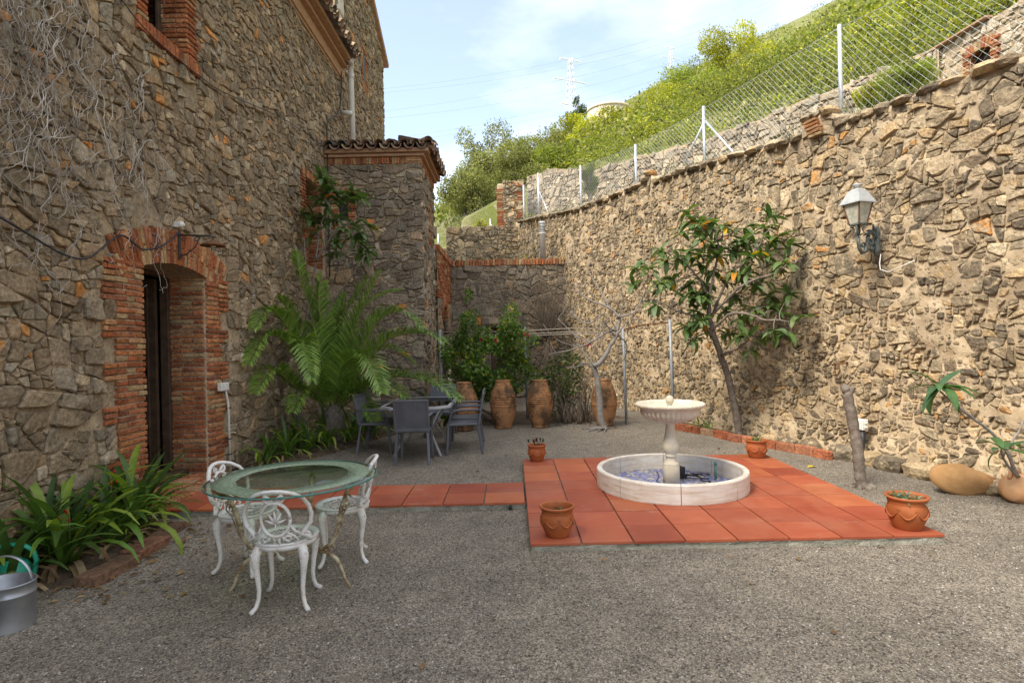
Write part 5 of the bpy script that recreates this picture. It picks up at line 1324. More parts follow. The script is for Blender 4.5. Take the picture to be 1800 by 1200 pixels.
tag(mb.build('sensor', 'white_plastic'), 'small white round sensor on the wall above the iron lamp', 'sensor')
t = thing('socket_box', 'cream double socket box with a white conduit beside the doorway', 'socket', (WX, 7.36, 1.1), world=True)
MB().box((WX + .075, 7.30, 1.13), (.06, .095, .10), ch=.008).box((WX + .075, 7.40, 1.13), (.06, .095, .10), ch=.008).build('box', 'white_plastic', t)
MB().tube([(WX + .07, 7.42, 1.08), (WX + .07, 7.45, .98), (WX + .075, 7.47, .9), (WX + .075, 7.49, .03)], .014, 8).build('conduit', 'white_plastic', t)
for z in (.85, .45, .25): MB().box((WX + .07, 7.475 + .01, z), (.05, .05, .012)).build('clip', 'dark_iron', t)
t = thing('downpipe', 'beige rain downpipe dropping from the house eaves to the annex roof', 'pipe', (WX + .1, 13.1, 5.8), world=True)
MB().tube([(WX + .30, 12.80, 7.90), (WX + .31, 12.88, 7.93), (WX + .28, 12.99, 7.90), (WX + .255, 13.04, 7.80), (WX + .25, 13.06, 7.6), (WX + .26, 13.10, 5.6)], .062, 14).build('pipe', 'pipe_beige', t)
MB().tube([(WX + .252, 13.055, 7.72), (WX + .25, 13.06, 7.62)], .072, 14).build('collar', 'pipe_beige', t)
MB().tube([(WX + .0, 13.02, 6.85), (WX + .28, 12.9, 6.78)], .05, 12).build('spout', 'pipe_beige', t)
def cable(label, pts, r_=.008, mat='cable_black', sag=0):
    P = []; Q = [Vector(p) for p in pts]
    for i in range(len(Q) - 1):
        p0, p1, p2, p3 = Q[max(0, i - 1)], Q[i], Q[i + 1], Q[min(len(Q) - 1, i + 2)]
        for k in range(7): t_ = k / 7; P.append(.5 * ((2 * p1) + (p2 - p0) * t_ + (2 * p0 - 5 * p1 + 4 * p2 - p3) * t_ * t_ + (3 * p1 - p0 - 3 * p2 + p3) * t_ ** 3))
    P.append(Q[-1]); tag(MB().tube(P, r_, 5).build('cable', mat), label, 'cable', 'cables on the house wall')
cx = WX + .085
cable('black cable drooping across the creeper towards the doorway arch', [(cx, 3.6, 2.75), (cx, 4.26, 2.57), (cx, 4.75, 2.42), (cx, 5.05, 2.44), (cx, 5.45, 2.70), (cx + .02, 5.75, 2.62), (cx + .02, 6.1, 2.72), (cx + .02, 6.40, 2.92)], .009)
cable('thin black cable slanting across the wall below the upper window', [(cx, 5.2, 5.1), (cx + .02, 5.9, 4.86), (cx + .02, 6.95, 4.86), (cx, 7.6, 4.95), (cx, 9.5, 5.35), (cx, 11.6, 5.6)], .006)
cable('black cable dropping down the corner between house and annex', [(cx, 12.9, 7.7), (cx, 12.7, 6.8), (cx, 12.0, 6.3), (cx + .02, 11.72, 6.0), (cx + .02, 11.70, 4.8), (cx + .02, 11.68, 3.0)], .014)

# ================================================================ FITTINGS ON THE RETAINING WALL
lx, ly = 4.20, 6.98
t = thing('wall_lantern', 'grey four-sided lantern on a scrolled green bracket, on the retaining wall', 'lantern', (4.55, 7.2, 2.85), world=True)
M_ = Matrix.Translation((lx, ly, 0)) @ Matrix.Rotation(R(20), 4, 'Z') @ Matrix.Diagonal((.76, .76, 1, 1))
def frus(mb, a, z0, b, z1, tk=None):
    V = [M_ @ Vector((sx * r_, sy * r_, z)) for r_, z in ((a, z0), (b, z1)) for sx, sy in ((-1, -1), (1, -1), (1, 1), (-1, 1))]; mb.add(V, [(0, 1, 5, 4), (1, 2, 6, 5), (2, 3, 7, 6), (3, 0, 4, 7), (0, 3, 2, 1), (4, 5, 6, 7)])
mb = MB(); frus(mb, .185, 3.185, .18, 3.20); frus(mb, .178, 3.20, .095, 3.335); frus(mb, .097, 3.335, .06, 3.365); mb.lathe([(.04, 3.36), (.03, 3.39), (.055, 3.41), (.05, 3.425), (.001, 3.44)], (lx, ly, 0), 16); mb.build('hood', 'lamp_grey', t)
c0_, c1_ = .085, .145
for sx, sy in ((-1, -1), (1, -1), (1, 1), (-1, 1)): MB().beam(M_ @ Vector((sx * c0_, sy * c0_, 2.945)), M_ @ Vector((sx * c1_, sy * c1_, 3.19)), .016, .016).build('corner_bar', 'rust', t)
for q in range(4):
    a, b = ((-1, -1), (1, -1), (1, 1), (-1, 1))[q], ((-1, -1), (1, -1), (1, 1), (-1, 1))[(q + 1) % 4]
    V = [M_ @ Vector((a[0] * c0_ * .98, a[1] * c0_ * .98, 2.95)), M_ @ Vector((b[0] * c0_ * .98, b[1] * c0_ * .98, 2.95)), M_ @ Vector((b[0] * c1_ * .98, b[1] * c1_ * .98, 3.188)), M_ @ Vector((a[0] * c1_ * .98, a[1] * c1_ * .98, 3.188))]
    MB().add(V, [(0, 1, 2, 3)]).build('pane', 'frosted', t)
mb = MB(); frus(mb, .09, 2.93, .092, 2.948); mb.tube([(lx, ly, 2.80), (lx, ly, 2.93)], .01, 6)
for a in range(4):
    g = R(45 + 90 * a); mb.tube([(lx + .02 * math.cos(g), ly + .02 * math.sin(g), 2.81), (lx + .06 * math.cos(g), ly + .06 * math.sin(g), 2.83), (lx + .045 * math.cos(g), ly + .045 * math.sin(g), 2.88), (lx + .07 * math.cos(g), ly + .07 * math.sin(g), 2.92)], .009, 6)
mb.build('cradle', 'lamp_green', t)
bx_, by_ = 4.545, 7.13
def L_(u, z): return (lx + (bx_ - lx) * u, ly + (by_ - ly) * u, z)
mb = MB(); mb.tube([L_(0, 2.80), L_(0, 2.72), L_(.04, 2.65), L_(.16, 2.60), L_(.30, 2.62), L_(.40, 2.70), L_(.46, 2.80), L_(.56, 2.87), L_(.70, 2.85), L_(.86, 2.80)], .022, 8)
mb.tube([L_(.22 + (.11 - i * .011) * math.cos(i * .7), 2.69 + (.045 - i * .004) * math.sin(i * .7)) for i in range(9)], .012, 6)
mb.tube([L_(.62 + (.14 - i * .012) * math.cos(i * .7), 2.72 + (.06 - i * .005) * math.sin(i * .7)) for i in range(9)], .012, 6)
for i in range(16): q = Vector(L_(rg.uniform(.35, .9), rg.uniform(2.62, 2.9))); d = Vector((rg.uniform(-1, 1), rg.uniform(-1, 1), rg.uniform(-1, 1))).normalized() * .04; mb.tube([q - d, q, q + d], [.004, .018, .003], 6)
mb.lathe([(.001, -.19), (.03, -.17), (.045, -.1), (.035, 0), (.045, .1), (.03, .16), (.001, .18)], (bx_ - .03, by_, 2.76), 12); mb.tube([L_(.75, 2.88), L_(.72, 2.96)], [.018, .01], 6); mb.build('bracket', 'lamp_green', t)
MB().tube([(4.53, 7.08, 2.59), (4.50, 7.06, 2.48), (4.50, 7.05, 2.40), (4.55, 6.98, 2.36), (4.60, 6.85, 2.40), (4.68, 6.70, 2.46)], .006, 6).build('cord', 'white_plastic', t)
t = thing('junction_box', 'cream electrical box with a black conduit low on the retaining wall', 'junction box', (4.45, 7.4, .5), world=True)
M_ = Matrix.Translation((4.38, 7.36, .48)) @ Matrix.Rotation(R(17), 4, 'Z')
v, f = cbox((.10, .20, .135), .008); mb = MB().add([M_ @ Vector(p) for p in v], f); v, f = cbox((.012, .18, .115), .004); mb.add([M_ @ (Vector(p) + Vector((-.055, 0, 0))) for p in v], f)
for k in range(2): mb.box((4.405, 7.25, .46 + .05 * k), (.03, .03, .03))
mb.build('box', 'white_plastic', t)
MB().tube([(4.39, 7.30, .41), (4.39, 7.29, .28), (4.36, 7.28, .14), (4.29, 7.26, .02)], .03, 10).build('conduit', 'black_rubber', t)
mb = MB(); mb.tube([(4.29, 7.66 + .055 * math.cos(a), 1.16 + .075 * math.sin(a)) for a in [2 * math.pi * k / 18 for k in range(19)]], .009, 6); mb.tube([(4.45, 7.66, 1.25), (4.28, 7.66, 1.235)], .012, 6)
tag(mb.build('iron_ring', 'rust'), 'rusty iron tether ring hanging on the retaining wall above the stump', 'ring')
# bollard lamp on the terrace
t = thing('bollard_light', 'steel bollard light standing on the terrace behind the brick coping', 'lamp', (.97, 17.15, 3.86))
MB().lathe([(.001, 0), (.085, 0), (.085, .9), (.105, .92), (.105, .96), (.001, .96)], n=18).build('post', 'pipe_beige', t)
MB().lathe([(.08, .96), (.08, 1.22), (.001, 1.22)], n=16).build('lens', 'frosted', t)
mb = MB().lathe([(.09, 1.22), (.095, 1.26), (.06, 1.29), (.001, 1.30)], n=18)
for k in range(5): mb.lathe([(.085, 1.0 + k * .045), (.10, .99 + k * .045), (.10, .995 + k * .045), (.085, 1.008 + k * .045)], n=18, closed=True)
mb.build('cap', 'post_steel', t)
# poles and rails of the plant support
t = thing('plant_support', 'grey steel poles carrying rails along the far planting', 'frame', (2.2, 11.1, 0), world=True)
for (x, y, z) in ((2.15, 11.05, 1.86), (2.83, 10.25, 1.95), (.29, 11.9, 1.92), (-1.45, 11.9, 1.9)): MB().tube([(x, y, -.02), (x - .03, y, z)], .027, 8).build('pole', 'pole_steel', t)
MB().tube([(2.12, 11.05, 1.80), (2.45, 10.7, 1.88), (2.80, 10.25, 1.90)], .014, 6).build('rail', 'rust', t)
for z, mt in ((1.85, 'wood_pale'), (1.74, 'wood_pale'), (1.78, 'wood_pale')): MB().tube([(-1.48, 11.9, z), (-.6, 11.88, z - .02), (.28, 11.9, z - .01), (1.2, 11.5, z + .01), (2.12, 11.05, z - .03)], .009, 6).build('rail', mt, t)
# sherds beside the wall
V = [(0, -.15, .0)]; F = []; NR, NA = 8, 26
for i in range(1, NR + 1):
    for j in range(NA):
        a = 2 * math.pi * j / NA; r_ = i / NR * (1 + (.10 * mnoise.noise(Vector((math.cos(a) * 1.6, math.sin(a) * 1.6, 3))) + .05 * mnoise.noise(Vector((math.cos(a) * 6, math.sin(a) * 6, 1)))) * (i / NR) ** 2)
        x, z = .29 * r_ * math.cos(a) * (1.0 if math.cos(a) < 0 else 1.12), .165 * r_ * math.sin(a) * (1 if math.cos(a) < .2 else .8); V.append((x, -.15 * (1 - min(1, r_) ** 2) + .02 * x, z))
for j in range(NA): F.append((0, 1 + (j + 1) % NA, 1 + j))
for i in range(NR - 1):
    for j in range(NA): F.append((1 + i * NA + j, 1 + i * NA + (j + 1) % NA, 1 + (i + 1) * NA + (j + 1) % NA, 1 + (i + 1) * NA + j))
n0 = len(V); nf = len(F); V += [(x * .97, y + .022, z * .97) for x, y, z in V]; F += [tuple(n0 + k for k in q[::-1]) for q in F[:nf]]
for j in range(NA): p_, q_ = 1 + (NR - 1) * NA + j, 1 + (NR - 1) * NA + (j + 1) % NA; F.append((p_, q_, n0 + q_, n0 + p_))
o = MB().add(V, F, (1, 1, 1), True).build('urn_sherd', 'shard'); o.location = (4.50, 5.84, .135); o.rotation_euler = (R(-28), R(6), R(-16)); tag(o, 'curved piece of a broken yellow clay urn against the retaining wall', 'sherd')
t = thing('broken_amphora', 'pointed pale clay amphora base lying by the broken urn piece', 'amphora', (4.80, 5.52, .13), R(205)); t.rotation_euler = (R(10), R(12), R(-150))
MB().lathe([(.001, -.20), (.02, -.195), (.04, -.17), (.09, -.10), (.135, -.02), (.145, .05), (.12, .12), (.075, .17), (.06, .19), (.001, .19)], n=28).build('body', 'amphora', t)
for o in list(t.children): o.rotation_euler = (0, R(90), 0)
MB().tube([(.12, .0, .13), (.05, .0, .175), (-.04, 0, .165), (-.10, 0, .11)], [.016, .02, .02, .014], 8).build('handle', 'amphora', t)
# white cloth hanging in the arched doorway
V = []; F = []
for i in range(9):
    for j in range(13): V.append((X1 + .13 + .03 * math.sin(i * 1.9) + .012 * math.sin(j * .8 + i), 14.42 + i * .055, 1.08 - j * .045 - .02 * math.sin(i * .9)))
F = [(i * 13 + j, (i + 1) * 13 + j, (i + 1) * 13 + j + 1, i * 13 + j + 1) for i in range(8) for j in range(12)]
n0 = len(V); V += [(x - .012, y, z) for x, y, z in V]; F += [tuple(n0 + k for k in q[::-1]) for q in F]
tag(MB().add(V, F, (1, 1, 1), True).build('hanging_cloth', 'white_plastic'), 'white cloth hanging in folds at the arched doorway beyond the palm', 'cloth')

# ================================================================ FAR THINGS: tank, pylons, pole
def terr(x, y): return ground_z(x, y)
t = thing('water_tank', 'round beige concrete water tank among the trees on the hill', 'tank', (12.3, 70, 25.0))
MB().lathe([(.001, 0), (2.6, 0), (2.6, 4.0), (.001, 4.0)], n=40).build('drum', 'tank', t); MB().lathe([(.001, 4.0), (2.72, 4.0), (2.72, 4.22), (.001, 4.3)], n=40).build('lid', 'tank', t)
def pylon(label, loc, H_, k, rz):
    t = thing('electricity_pylon', label, 'pylon', loc, rz, 'pylons on the hill'); mb = MB()
    def hw(z): return k * (2.2 * (1 - z / H_) + .55)
    n = 14
    for i in range(n):
        z0, z1 = H_ * i / n, H_ * (i + 1) / n; a, b = hw(z0), hw(z1)
        for (sx, sy), (tx, ty) in zip(((-1, -1), (1, -1), (1, 1), (-1, 1)), ((1, -1), (1, 1), (-1, 1), (-1, -1))):
            mb.tube([(sx * a, sy * a, z0), (sx * b, sy * b, z1)], .16 * k, 4); mb.tube([(sx * a, sy * a, z0), (tx * b, ty * b, z1)], .08 * k, 4); mb.tube([(tx * a, ty * a, z0), (sx * b, sy * b, z1)], .08 * k, 4)
    mb.build('mast', 'pylon_steel', t)
    for z, l in ((H_ * .985, 5.0 * k), (H_ * .76, 8.4 * k), (H_ * .50, 5.0 * k)):
        mb = MB(); mb.beam((-l, 0, z), (l, 0, z), .5 * k, .35 * k)
        for s_ in (-1, 1): mb.tube([(s_ * l, 0, z), (s_ * .5, 0, z + 1.1 * k)], .1 * k, 4); mb.tube([(s_ * l, 0, z), (s_ * l, 0, z - 1.1 * k)], .14 * k, 5); mb.tube([(s_ * l, -1.0 * k, z - .3), (s_ * l, 1.0 * k, z - .3)], .12 * k, 4)
        mb.build('crossarm', 'pylon_steel', t)
    return t
pylon('white lattice electricity pylon standing on the skyline above the olive trees', (27.8, 250, 83), 40, 1.0, R(24))
pylon('small distant pylon just showing behind the trees on the slope', (74, 260, 112), 20, .6, R(20))
mb = MB()
for dx, dz in ((-4.5, 121), (4.5, 121), (-7.6, 112), (7.6, 112), (-4.5, 102.0), (4.5, 102.0)):
    A = Vector((27.8 + dx * .9, 250 + dx * .4, dz)); B1 = Vector((-120 + dx, 180, dz - 42)); B2 = Vector((150 + dx, 300, dz + 62))
    for Bq in (B1, B2): mb.tube([A.lerp(Bq, k / 10) - Vector((0, 0, 36 * (k / 10) * (1 - k / 10) * .5)) for k in range(11)], .035, 3, cap=False)
tag(mb.build('power_lines', 'pole_steel'), 'thin power lines strung from the pylon across the sky', 'power lines')
t = thing('utility_pole', 'thin brown utility pole with a short crossbar near the top of the hill', 'pole', (34, 60.5, 31.0))
MB().tube([(0, 0, 0), (0, 0, 4.2)], .09, 6).build('mast', 'rust', t); MB().tube([(-.8, 0, 3.9), (.8, 0, 4.0)], .07, 5).build('crossbar', 'dark_iron', t)
# ================================================================ PLANTS
rg = random.Random(101); rs = np.random.RandomState(12)
def at(px, py, d):                       # the place at distance d seen towards that direction from the camera stand
    x, z = (px - 900) / 1018.3, -(py - 600) / 1018.3
    return Vector(((CR * x - SR * z) * d, d, 1.624 + (SR * x + CR * z) * d))
def leaf_mesh(name, l, w_, tint, mat, droop=.5, fold=.35, n=5):
    V = []; F = []; T = []; x = z = 0; a = 0.15
    for i in range(n + 1):
        t = i / n; ww = w_ * (math.sin(math.pi * min(1, (t * .93 + .04)) ** .82) ** .8 if t < 1 else .02) + .002
        V += [(x, -ww / 2, z + fold * ww * .4), (x, 0, z), (x, ww / 2, z + fold * ww * .4)]; T += [tint, tuple(c * 1.15 for c in tint), tint]
        x += math.cos(a) * l / n; z += math.sin(a) * l / n; a -= droop / n
    for i in range(n): F += [(i * 3, i * 3 + 1, i * 3 + 4, i * 3 + 3), (i * 3 + 1, i * 3 + 2, i * 3 + 5, i * 3 + 4)]
    return mesh(name, V, F, T, [True] * len(F), mat)
def frame(o, fwd, up=Vector((0, 0, 1)), s=1):
    fwd = fwd.normalized(); y = up.cross(fwd)
    if y.length < 1e-4: y = fwd.orthogonal()
    y.normalize(); z = fwd.cross(y)
    return Matrix(((fwd.x * s, y.x * s, z.x * s, o.x), (fwd.y * s, y.y * s, z.y * s, o.y), (fwd.z * s, y.z * s, z.z * s, o.z), (0, 0, 0, 1)))
def curve(pts, n=5):
    P = [Vector(p) for p in pts]; out = []
    for i in range(len(P) - 1):
        p0, p1, p2, p3 = P[max(0, i - 1)], P[i], P[i + 1], P[min(len(P) - 1, i + 2)]
        for k in range(n):
            t = k / n; out.append(.5 * ((2 * p1) + (p2 - p0) * t + (2 * p0 - 5 * p1 + 4 * p2 - p3) * t * t + (3 * p1 - p0 - 3 * p2 + p3) * t ** 3))
    out.append(P[-1]); return out
def limb(mb, pts, r0, r1, n=5, wig=0.0, sides=7):
    c = curve(pts, n); m = len(c)
    if wig: c = [c[0]] + [p + Vector((rg.uniform(-wig, wig), rg.uniform(-wig, wig), rg.uniform(-wig, wig))) for p in c[1:-1]] + [c[-1]]
    mb.tube(c, [r0 + (r1 - r0) * (i / (m - 1)) for i in range(m)], sides); return c

# ---------------------------------------------------------------- loquats
LOQ = [leaf_mesh('leaf', .25, .078, c, 'leaf_gloss', d_) for c, d_ in (((.075, .135, .036), .5), ((.095, .155, .045), 1.1), ((.062, .112, .036), .4), ((.115, .165, .045), 1.5), ((.12, .175, .08), .9))]
LOQY = [leaf_mesh('leaf', .23, .068, c, 'leaf_gloss', .8) for c in ((.55, .34, .03), (.50, .20, .02), (.22, .10, .05))]
def rosette(t, tip, dirn, n, s, items):
    dirn = Vector(dirn).normalized()
    for k in range(n):
        a = k * 2.4 + rg.uniform(-.4, .4); e = rg.uniform(-1.0, .55)
        f = Vector((math.cos(a) * math.cos(e), math.sin(a) * math.cos(e), math.sin(e))) + dirn * .5
        me = rg.choice(LOQY) if rg.random() < .045 else rg.choice(LOQ)
        items.append((frame(tip - dirn * rg.uniform(0, .05), f, Vector((rg.uniform(-.3, .3), rg.uniform(-.3, .3), 1)), s * rg.uniform(.7, 1.15)), me))
def put_leaves(t, items, limit=300):
    items.sort(key=lambda i: i[0].translation.y)
    for M_, me in items[:limit]:
        o = bpy.data.objects.new('leaf', me); col.objects.link(o); o.parent = t
        if t.name in ORG: o.matrix_parent_inverse = Matrix.Translation(-ORG[t.name])
        o.matrix_basis = M_
    if len(items) > limit:
        V = []; F = []; T = []
        mb = MB()
        for M_, me in items[limit:]:
            cc = np.zeros(len(me.vertices) * 4, dtype=np.float32); me.attributes['tint'].data.foreach_get('color', cc)
            mb.add([M_ @ v.co for v in me.vertices], [tuple(p.vertices) for p in me.polygons], [tuple(cc[i * 4:i * 4 + 3]) for i in range(len(me.vertices))], True)
        tag(mb.build('small_leaves', 'leaf_gloss', t), kind='stuff')
def loquat(label, base, trunk, limbs, tips, dep, s, r0, nl, limit=300, extra=0):
    t = thing('loquat_tree', label, 'tree', base, world=True); mb = MB(); nodes = []
    tr = [at(*p) for p in trunk]; tr[0] = Vector(base); limb(mb, tr, r0, r0 * .62, 6, .008, 9); mb.build('trunk', 'bark', t)
    mb = MB(); 
    for lb in limbs: nodes += limb(mb, [at(*p) for p in lb], r0 * .40, r0 * .18, 5, .012)
    items = []
    for k in range(extra): tips.append(tuple(a + b for a, b in zip(rg.choice(tips), (rg.gauss(0, 24), rg.gauss(0, 20)))))
    for px, py in tips:
        p = at(px, py, dep(px, py) + rg.uniform(-.35, .35)); q = min(nodes, key=lambda v: (v - p).length + (0.3 if v.z > p.z + .1 else 0)); mid = (p + q) / 2 + Vector((rg.uniform(-.06, .06), rg.uniform(-.06, .06), -.05))
        limb(mb, [q, mid, p], r0 * .16, r0 * .07, 4, .006, 5); rosette(t, p, p - mid, nl + rg.randint(-1, 2), s, items)
    mb.build('branches', 'bark', t); put_leaves(t, items, limit)
    return t
dR = lambda px, py: 8.75 if px < 1300 else 8.75 - (px - 1300) * .0075
loquat('leaning loquat tree with dark leathery leaves in front of the retaining wall', (3.60, 9.25, 0),
       [(1300, 770, 9.25), (1293, 720, 9.2), (1279, 660, 9.1), (1262, 610, 9.0), (1250, 575, 8.9), (1246, 540, 8.85)],
       [[(1246, 545, 8.85), (1236, 500, 8.8), (1210, 470, 8.8), (1185, 440, 8.9)], [(1246, 545, 8.85), (1252, 490, 8.7), (1262, 440, 8.7), (1258, 405, 8.8)], [(1250, 560, 8.9), (1285, 480, 8.6), (1320, 455, 8.4), (1345, 410, 8.3)], [(1255, 590, 8.95), (1225, 560, 8.8), (1190, 545, 8.8), (1140, 525, 8.9)],
        [(1252, 580, 8.9), (1290, 550, 8.5), (1340, 560, 8.2), (1385, 565, 8.0)], [(1268, 625, 9.0), (1300, 610, 8.6), (1320, 590, 8.5)], [(1250, 555, 8.85), (1300, 505, 8.4), (1360, 480, 8.1), (1395, 460, 8.0)]],
       [(1140, 470), (1112, 500), (1160, 440), (1200, 408), (1216, 390), (1240, 410), (1272, 398), (1300, 430), (1290, 478), (1322, 450), (1345, 400), (1370, 415), (1390, 430), (1330, 500), (1352, 520), (1390, 515), (1402, 555), (1380, 585), (1330, 545), (1302, 560), (1280, 585), (1342, 590), (1322, 615), (1262, 450), (1230, 465), (1180, 490), (1150, 535), (1205, 575), (1240, 500), (1292, 520), (1312, 400), (1352, 380), (1120, 470), (1380, 462), (1192, 450), (1205, 520), (1170, 460), (1325, 425), (1275, 545), (1215, 440), (1250, 430), (1285, 440), (1160, 505), (1225, 540), (1310, 480), (1365, 545), (1350, 450), (1300, 590)],
       dR, 1.0, .060, 10, 300, 34)
dL = lambda px, py: 10.0
loquat('slender young loquat tree rising through the palm against the house', (-3.52, 9.5, 0),
       [(515, 760, 9.5), (525, 690, 9.55), (533, 640, 9.6), (540, 560, 9.7), (546, 520, 9.8)],
       [[(546, 525, 9.8), (538, 470, 9.8), (535, 430, 9.9), (530, 395, 10.0)], [(546, 520, 9.8), (556, 460, 9.9), (562, 410, 10.0), (575, 360, 10.1)], [(556, 592, 9.7), (580, 540, 9.6), (615, 490, 9.5), (640, 450, 9.5)], [(556, 460, 9.9), (580, 420, 9.9), (605, 400, 9.9), (640, 370, 9.9)]],
       [(556, 345), (576, 335), (592, 352), (612, 345), (640, 350), (545, 385), (552, 412), (590, 385), (603, 402), (622, 395), (652, 398), (592, 428), (635, 448), (532, 375), (572, 362), (563, 385)],
       dL, 1.12, .05, 9, 260, 14)
# the cut loquat seedling at the right edge and the sawn stump
t = thing('loquat_seedling', 'bare-stemmed loquat sapling with two leaf clusters at the right edge', 'sapling', (4.92, 5.50, 0), world=True)
mb = MB(); limb(mb, [(4.92, 5.50, 0), at(1790, 838, 5.45), at(1768, 790, 5.4), at(1745, 762, 5.38), at(1712, 736, 5.34), at(1675, 708, 5.3), at(1650, 684, 5.25)], .020, .008, 5, .004); limb(mb, [at(1790, 838, 5.45), at(1768, 812, 5.3), at(1760, 792, 5.2)], .013, .008, 4, .003); limb(mb, [at(1768, 790, 5.4), at(1790, 760, 5.4), at(1800, 735, 5.4)], .012, .006, 4, .004); limb(mb, [at(1712, 736, 5.34), at(1708, 722, 5.34)], .008, .005, 3)
mb.build('stem', 'bark_pale', t); items = []
LS = [leaf_mesh('leaf', .34, .095, c, 'leaf_gloss', d_) for c, d_ in (((.055, .115, .035), 1.0), ((.075, .145, .05), 1.5), ((.06, .12, .055), .6))]
for (px, py, d, n) in ((1652, 680, 5.25, 15), (1762, 790, 5.2, 7)):
    p = at(px, py, d)
    for k in range(n):
        a = k * 2.4 + .4; e = rg.uniform(-.9, .7) if n > 6 else rg.uniform(-.1, .35); items.append((frame(p, Vector((math.cos(a) * math.cos(e), math.sin(a) * math.cos(e), math.sin(e))), Vector((0, 0, 1)), rg.uniform(.65, 1.05)), rg.choice(LS)))
put_leaves(t, items)
t = thing('tree_stump', 'sawn-off bare tree trunk standing in the gravel before the retaining wall', 'stump', (3.66, 6.15, 0))
mb = MB(); pts = [(.03, .0, -.02), (.01, 0, .08), (0, 0, .25), (-.03, 0, .5), (-.07, .01, .78), (-.11, .02, 1.0)]; c = curve(pts, 5); mb.tube([p + Vector((rg.uniform(-.006, .006), rg.uniform(-.006, .006), 0)) for p in c], [.085 - .03 * min(1, i / 4) + rg.uniform(-.004, .004) for i in range(len(c))], 11); mb.build('trunk', 'bark', t)
MB().tube([(-.10, .02, .97), (-.115, .02, 1.03), (-.15, .0, 1.07)], [.04, .042, .040], 10).build('cut_limb', 'bark', t); MB().tube([(-.09, .02, .97), (-.06, .03, 1.03), (-.045, .03, 1.06)], [.035, .033, .030], 10).build('cut_limb', 'bark', t)
mb = MB()
for k in range(9): a = k * .7; v, f, tt = rock((math.cos(a) * .11, math.sin(a) * .11, .012), (.09, .06, .05), a, (1, 1, 1), rg); mb.add(v, f, tt)
mb.build('roots', 'bark', t)

# ---------------------------------------------------------------- bare fig tree
t = thing('fig_tree', 'bare pale-barked fig tree with curling leafless branches by the urns', 'tree', (1.63, 10.45, 0), world=True)
mb = MB(); limb(mb, [(1.64, 10.45, -.02), at(1056, 735, 10.45), at(1054, 703, 10.45), at(1050, 669, 10.45), at(1043, 641, 10.45)], .070, .046, 6, .004, 11); mb.build('trunk', 'bark_pale', t)
mb = MB()
for pts, a, b in (([(1043, 643), (1057, 635), (1072, 610), (1084, 587), (1089, 556)], .045, .03), ([(1089, 558), (1072, 542), (1043, 530), (1023, 518), (1012, 492)], .024, .007), ([(1072, 542), (1055, 511), (1035, 480)], .018, .007), ([(1086, 580), (1066, 584), (1038, 601), (1001, 615), (966, 622)], .024, .006),
                  ([(1038, 601), (1012, 590), (981, 560)], .016, .006), ([(1020, 608), (1005, 607), (985, 600), (970, 588)], .013, .005), ([(1064, 550), (1038, 567), (1018, 562), (1002, 547)], .015, .006), ([(1045, 648), (1029, 638), (1013, 645), (996, 646)], .022, .008), ([(1089, 556), (1114, 549), (1128, 524)], .020, .007), ([(1084, 587), (1098, 600), (1102, 612), (1094, 634), (1062, 636)], .015, .006),
                  ([(1089, 556), (1096, 530), (1090, 500)], .014, .005), ([(1043, 641), (1030, 622), (1018, 610), (1012, 585)], .02, .006), ([(1057, 635), (1045, 610), (1060, 590), (1062, 560)], .014, .005), ([(1114, 549), (1108, 570), (1112, 590)], .01, .004)):
    d0 = 10.45 + rg.uniform(-.1, .1); sl = rg.uniform(-.5, .5); c = limb(mb, [at(px, py, d0 + sl * i / len(pts)) for i, (px, py) in enumerate(pts)], a, b, 5, .008)
    for k in range(4):
        p = rg.choice(c[3:]); e = p + Vector((rg.uniform(-.25, .25), rg.uniform(-.2, .2), rg.uniform(0, .3))); limb(mb, [p, (p + e) / 2 + Vector((0, 0, -.03)), e], b * .8, .003, 3, .006, 5)
mb.build('branches', 'bark_pale', t)
for k in range(6):
    a = R(150 + k * 22); mb = MB(); l = rg.uniform(.25, .5); limb(mb, [(1.63 + .05 * math.cos(a), 10.45 + .05 * math.sin(a), .04), (1.63 + l * .5 * math.cos(a + .2), 10.45 + l * .4 * math.sin(a), .035), (1.63 + l * math.cos(a), 10.45 + l * math.sin(a), .0)], .022, .008, 4, .01); mb.build('root', 'bark_pale', t)

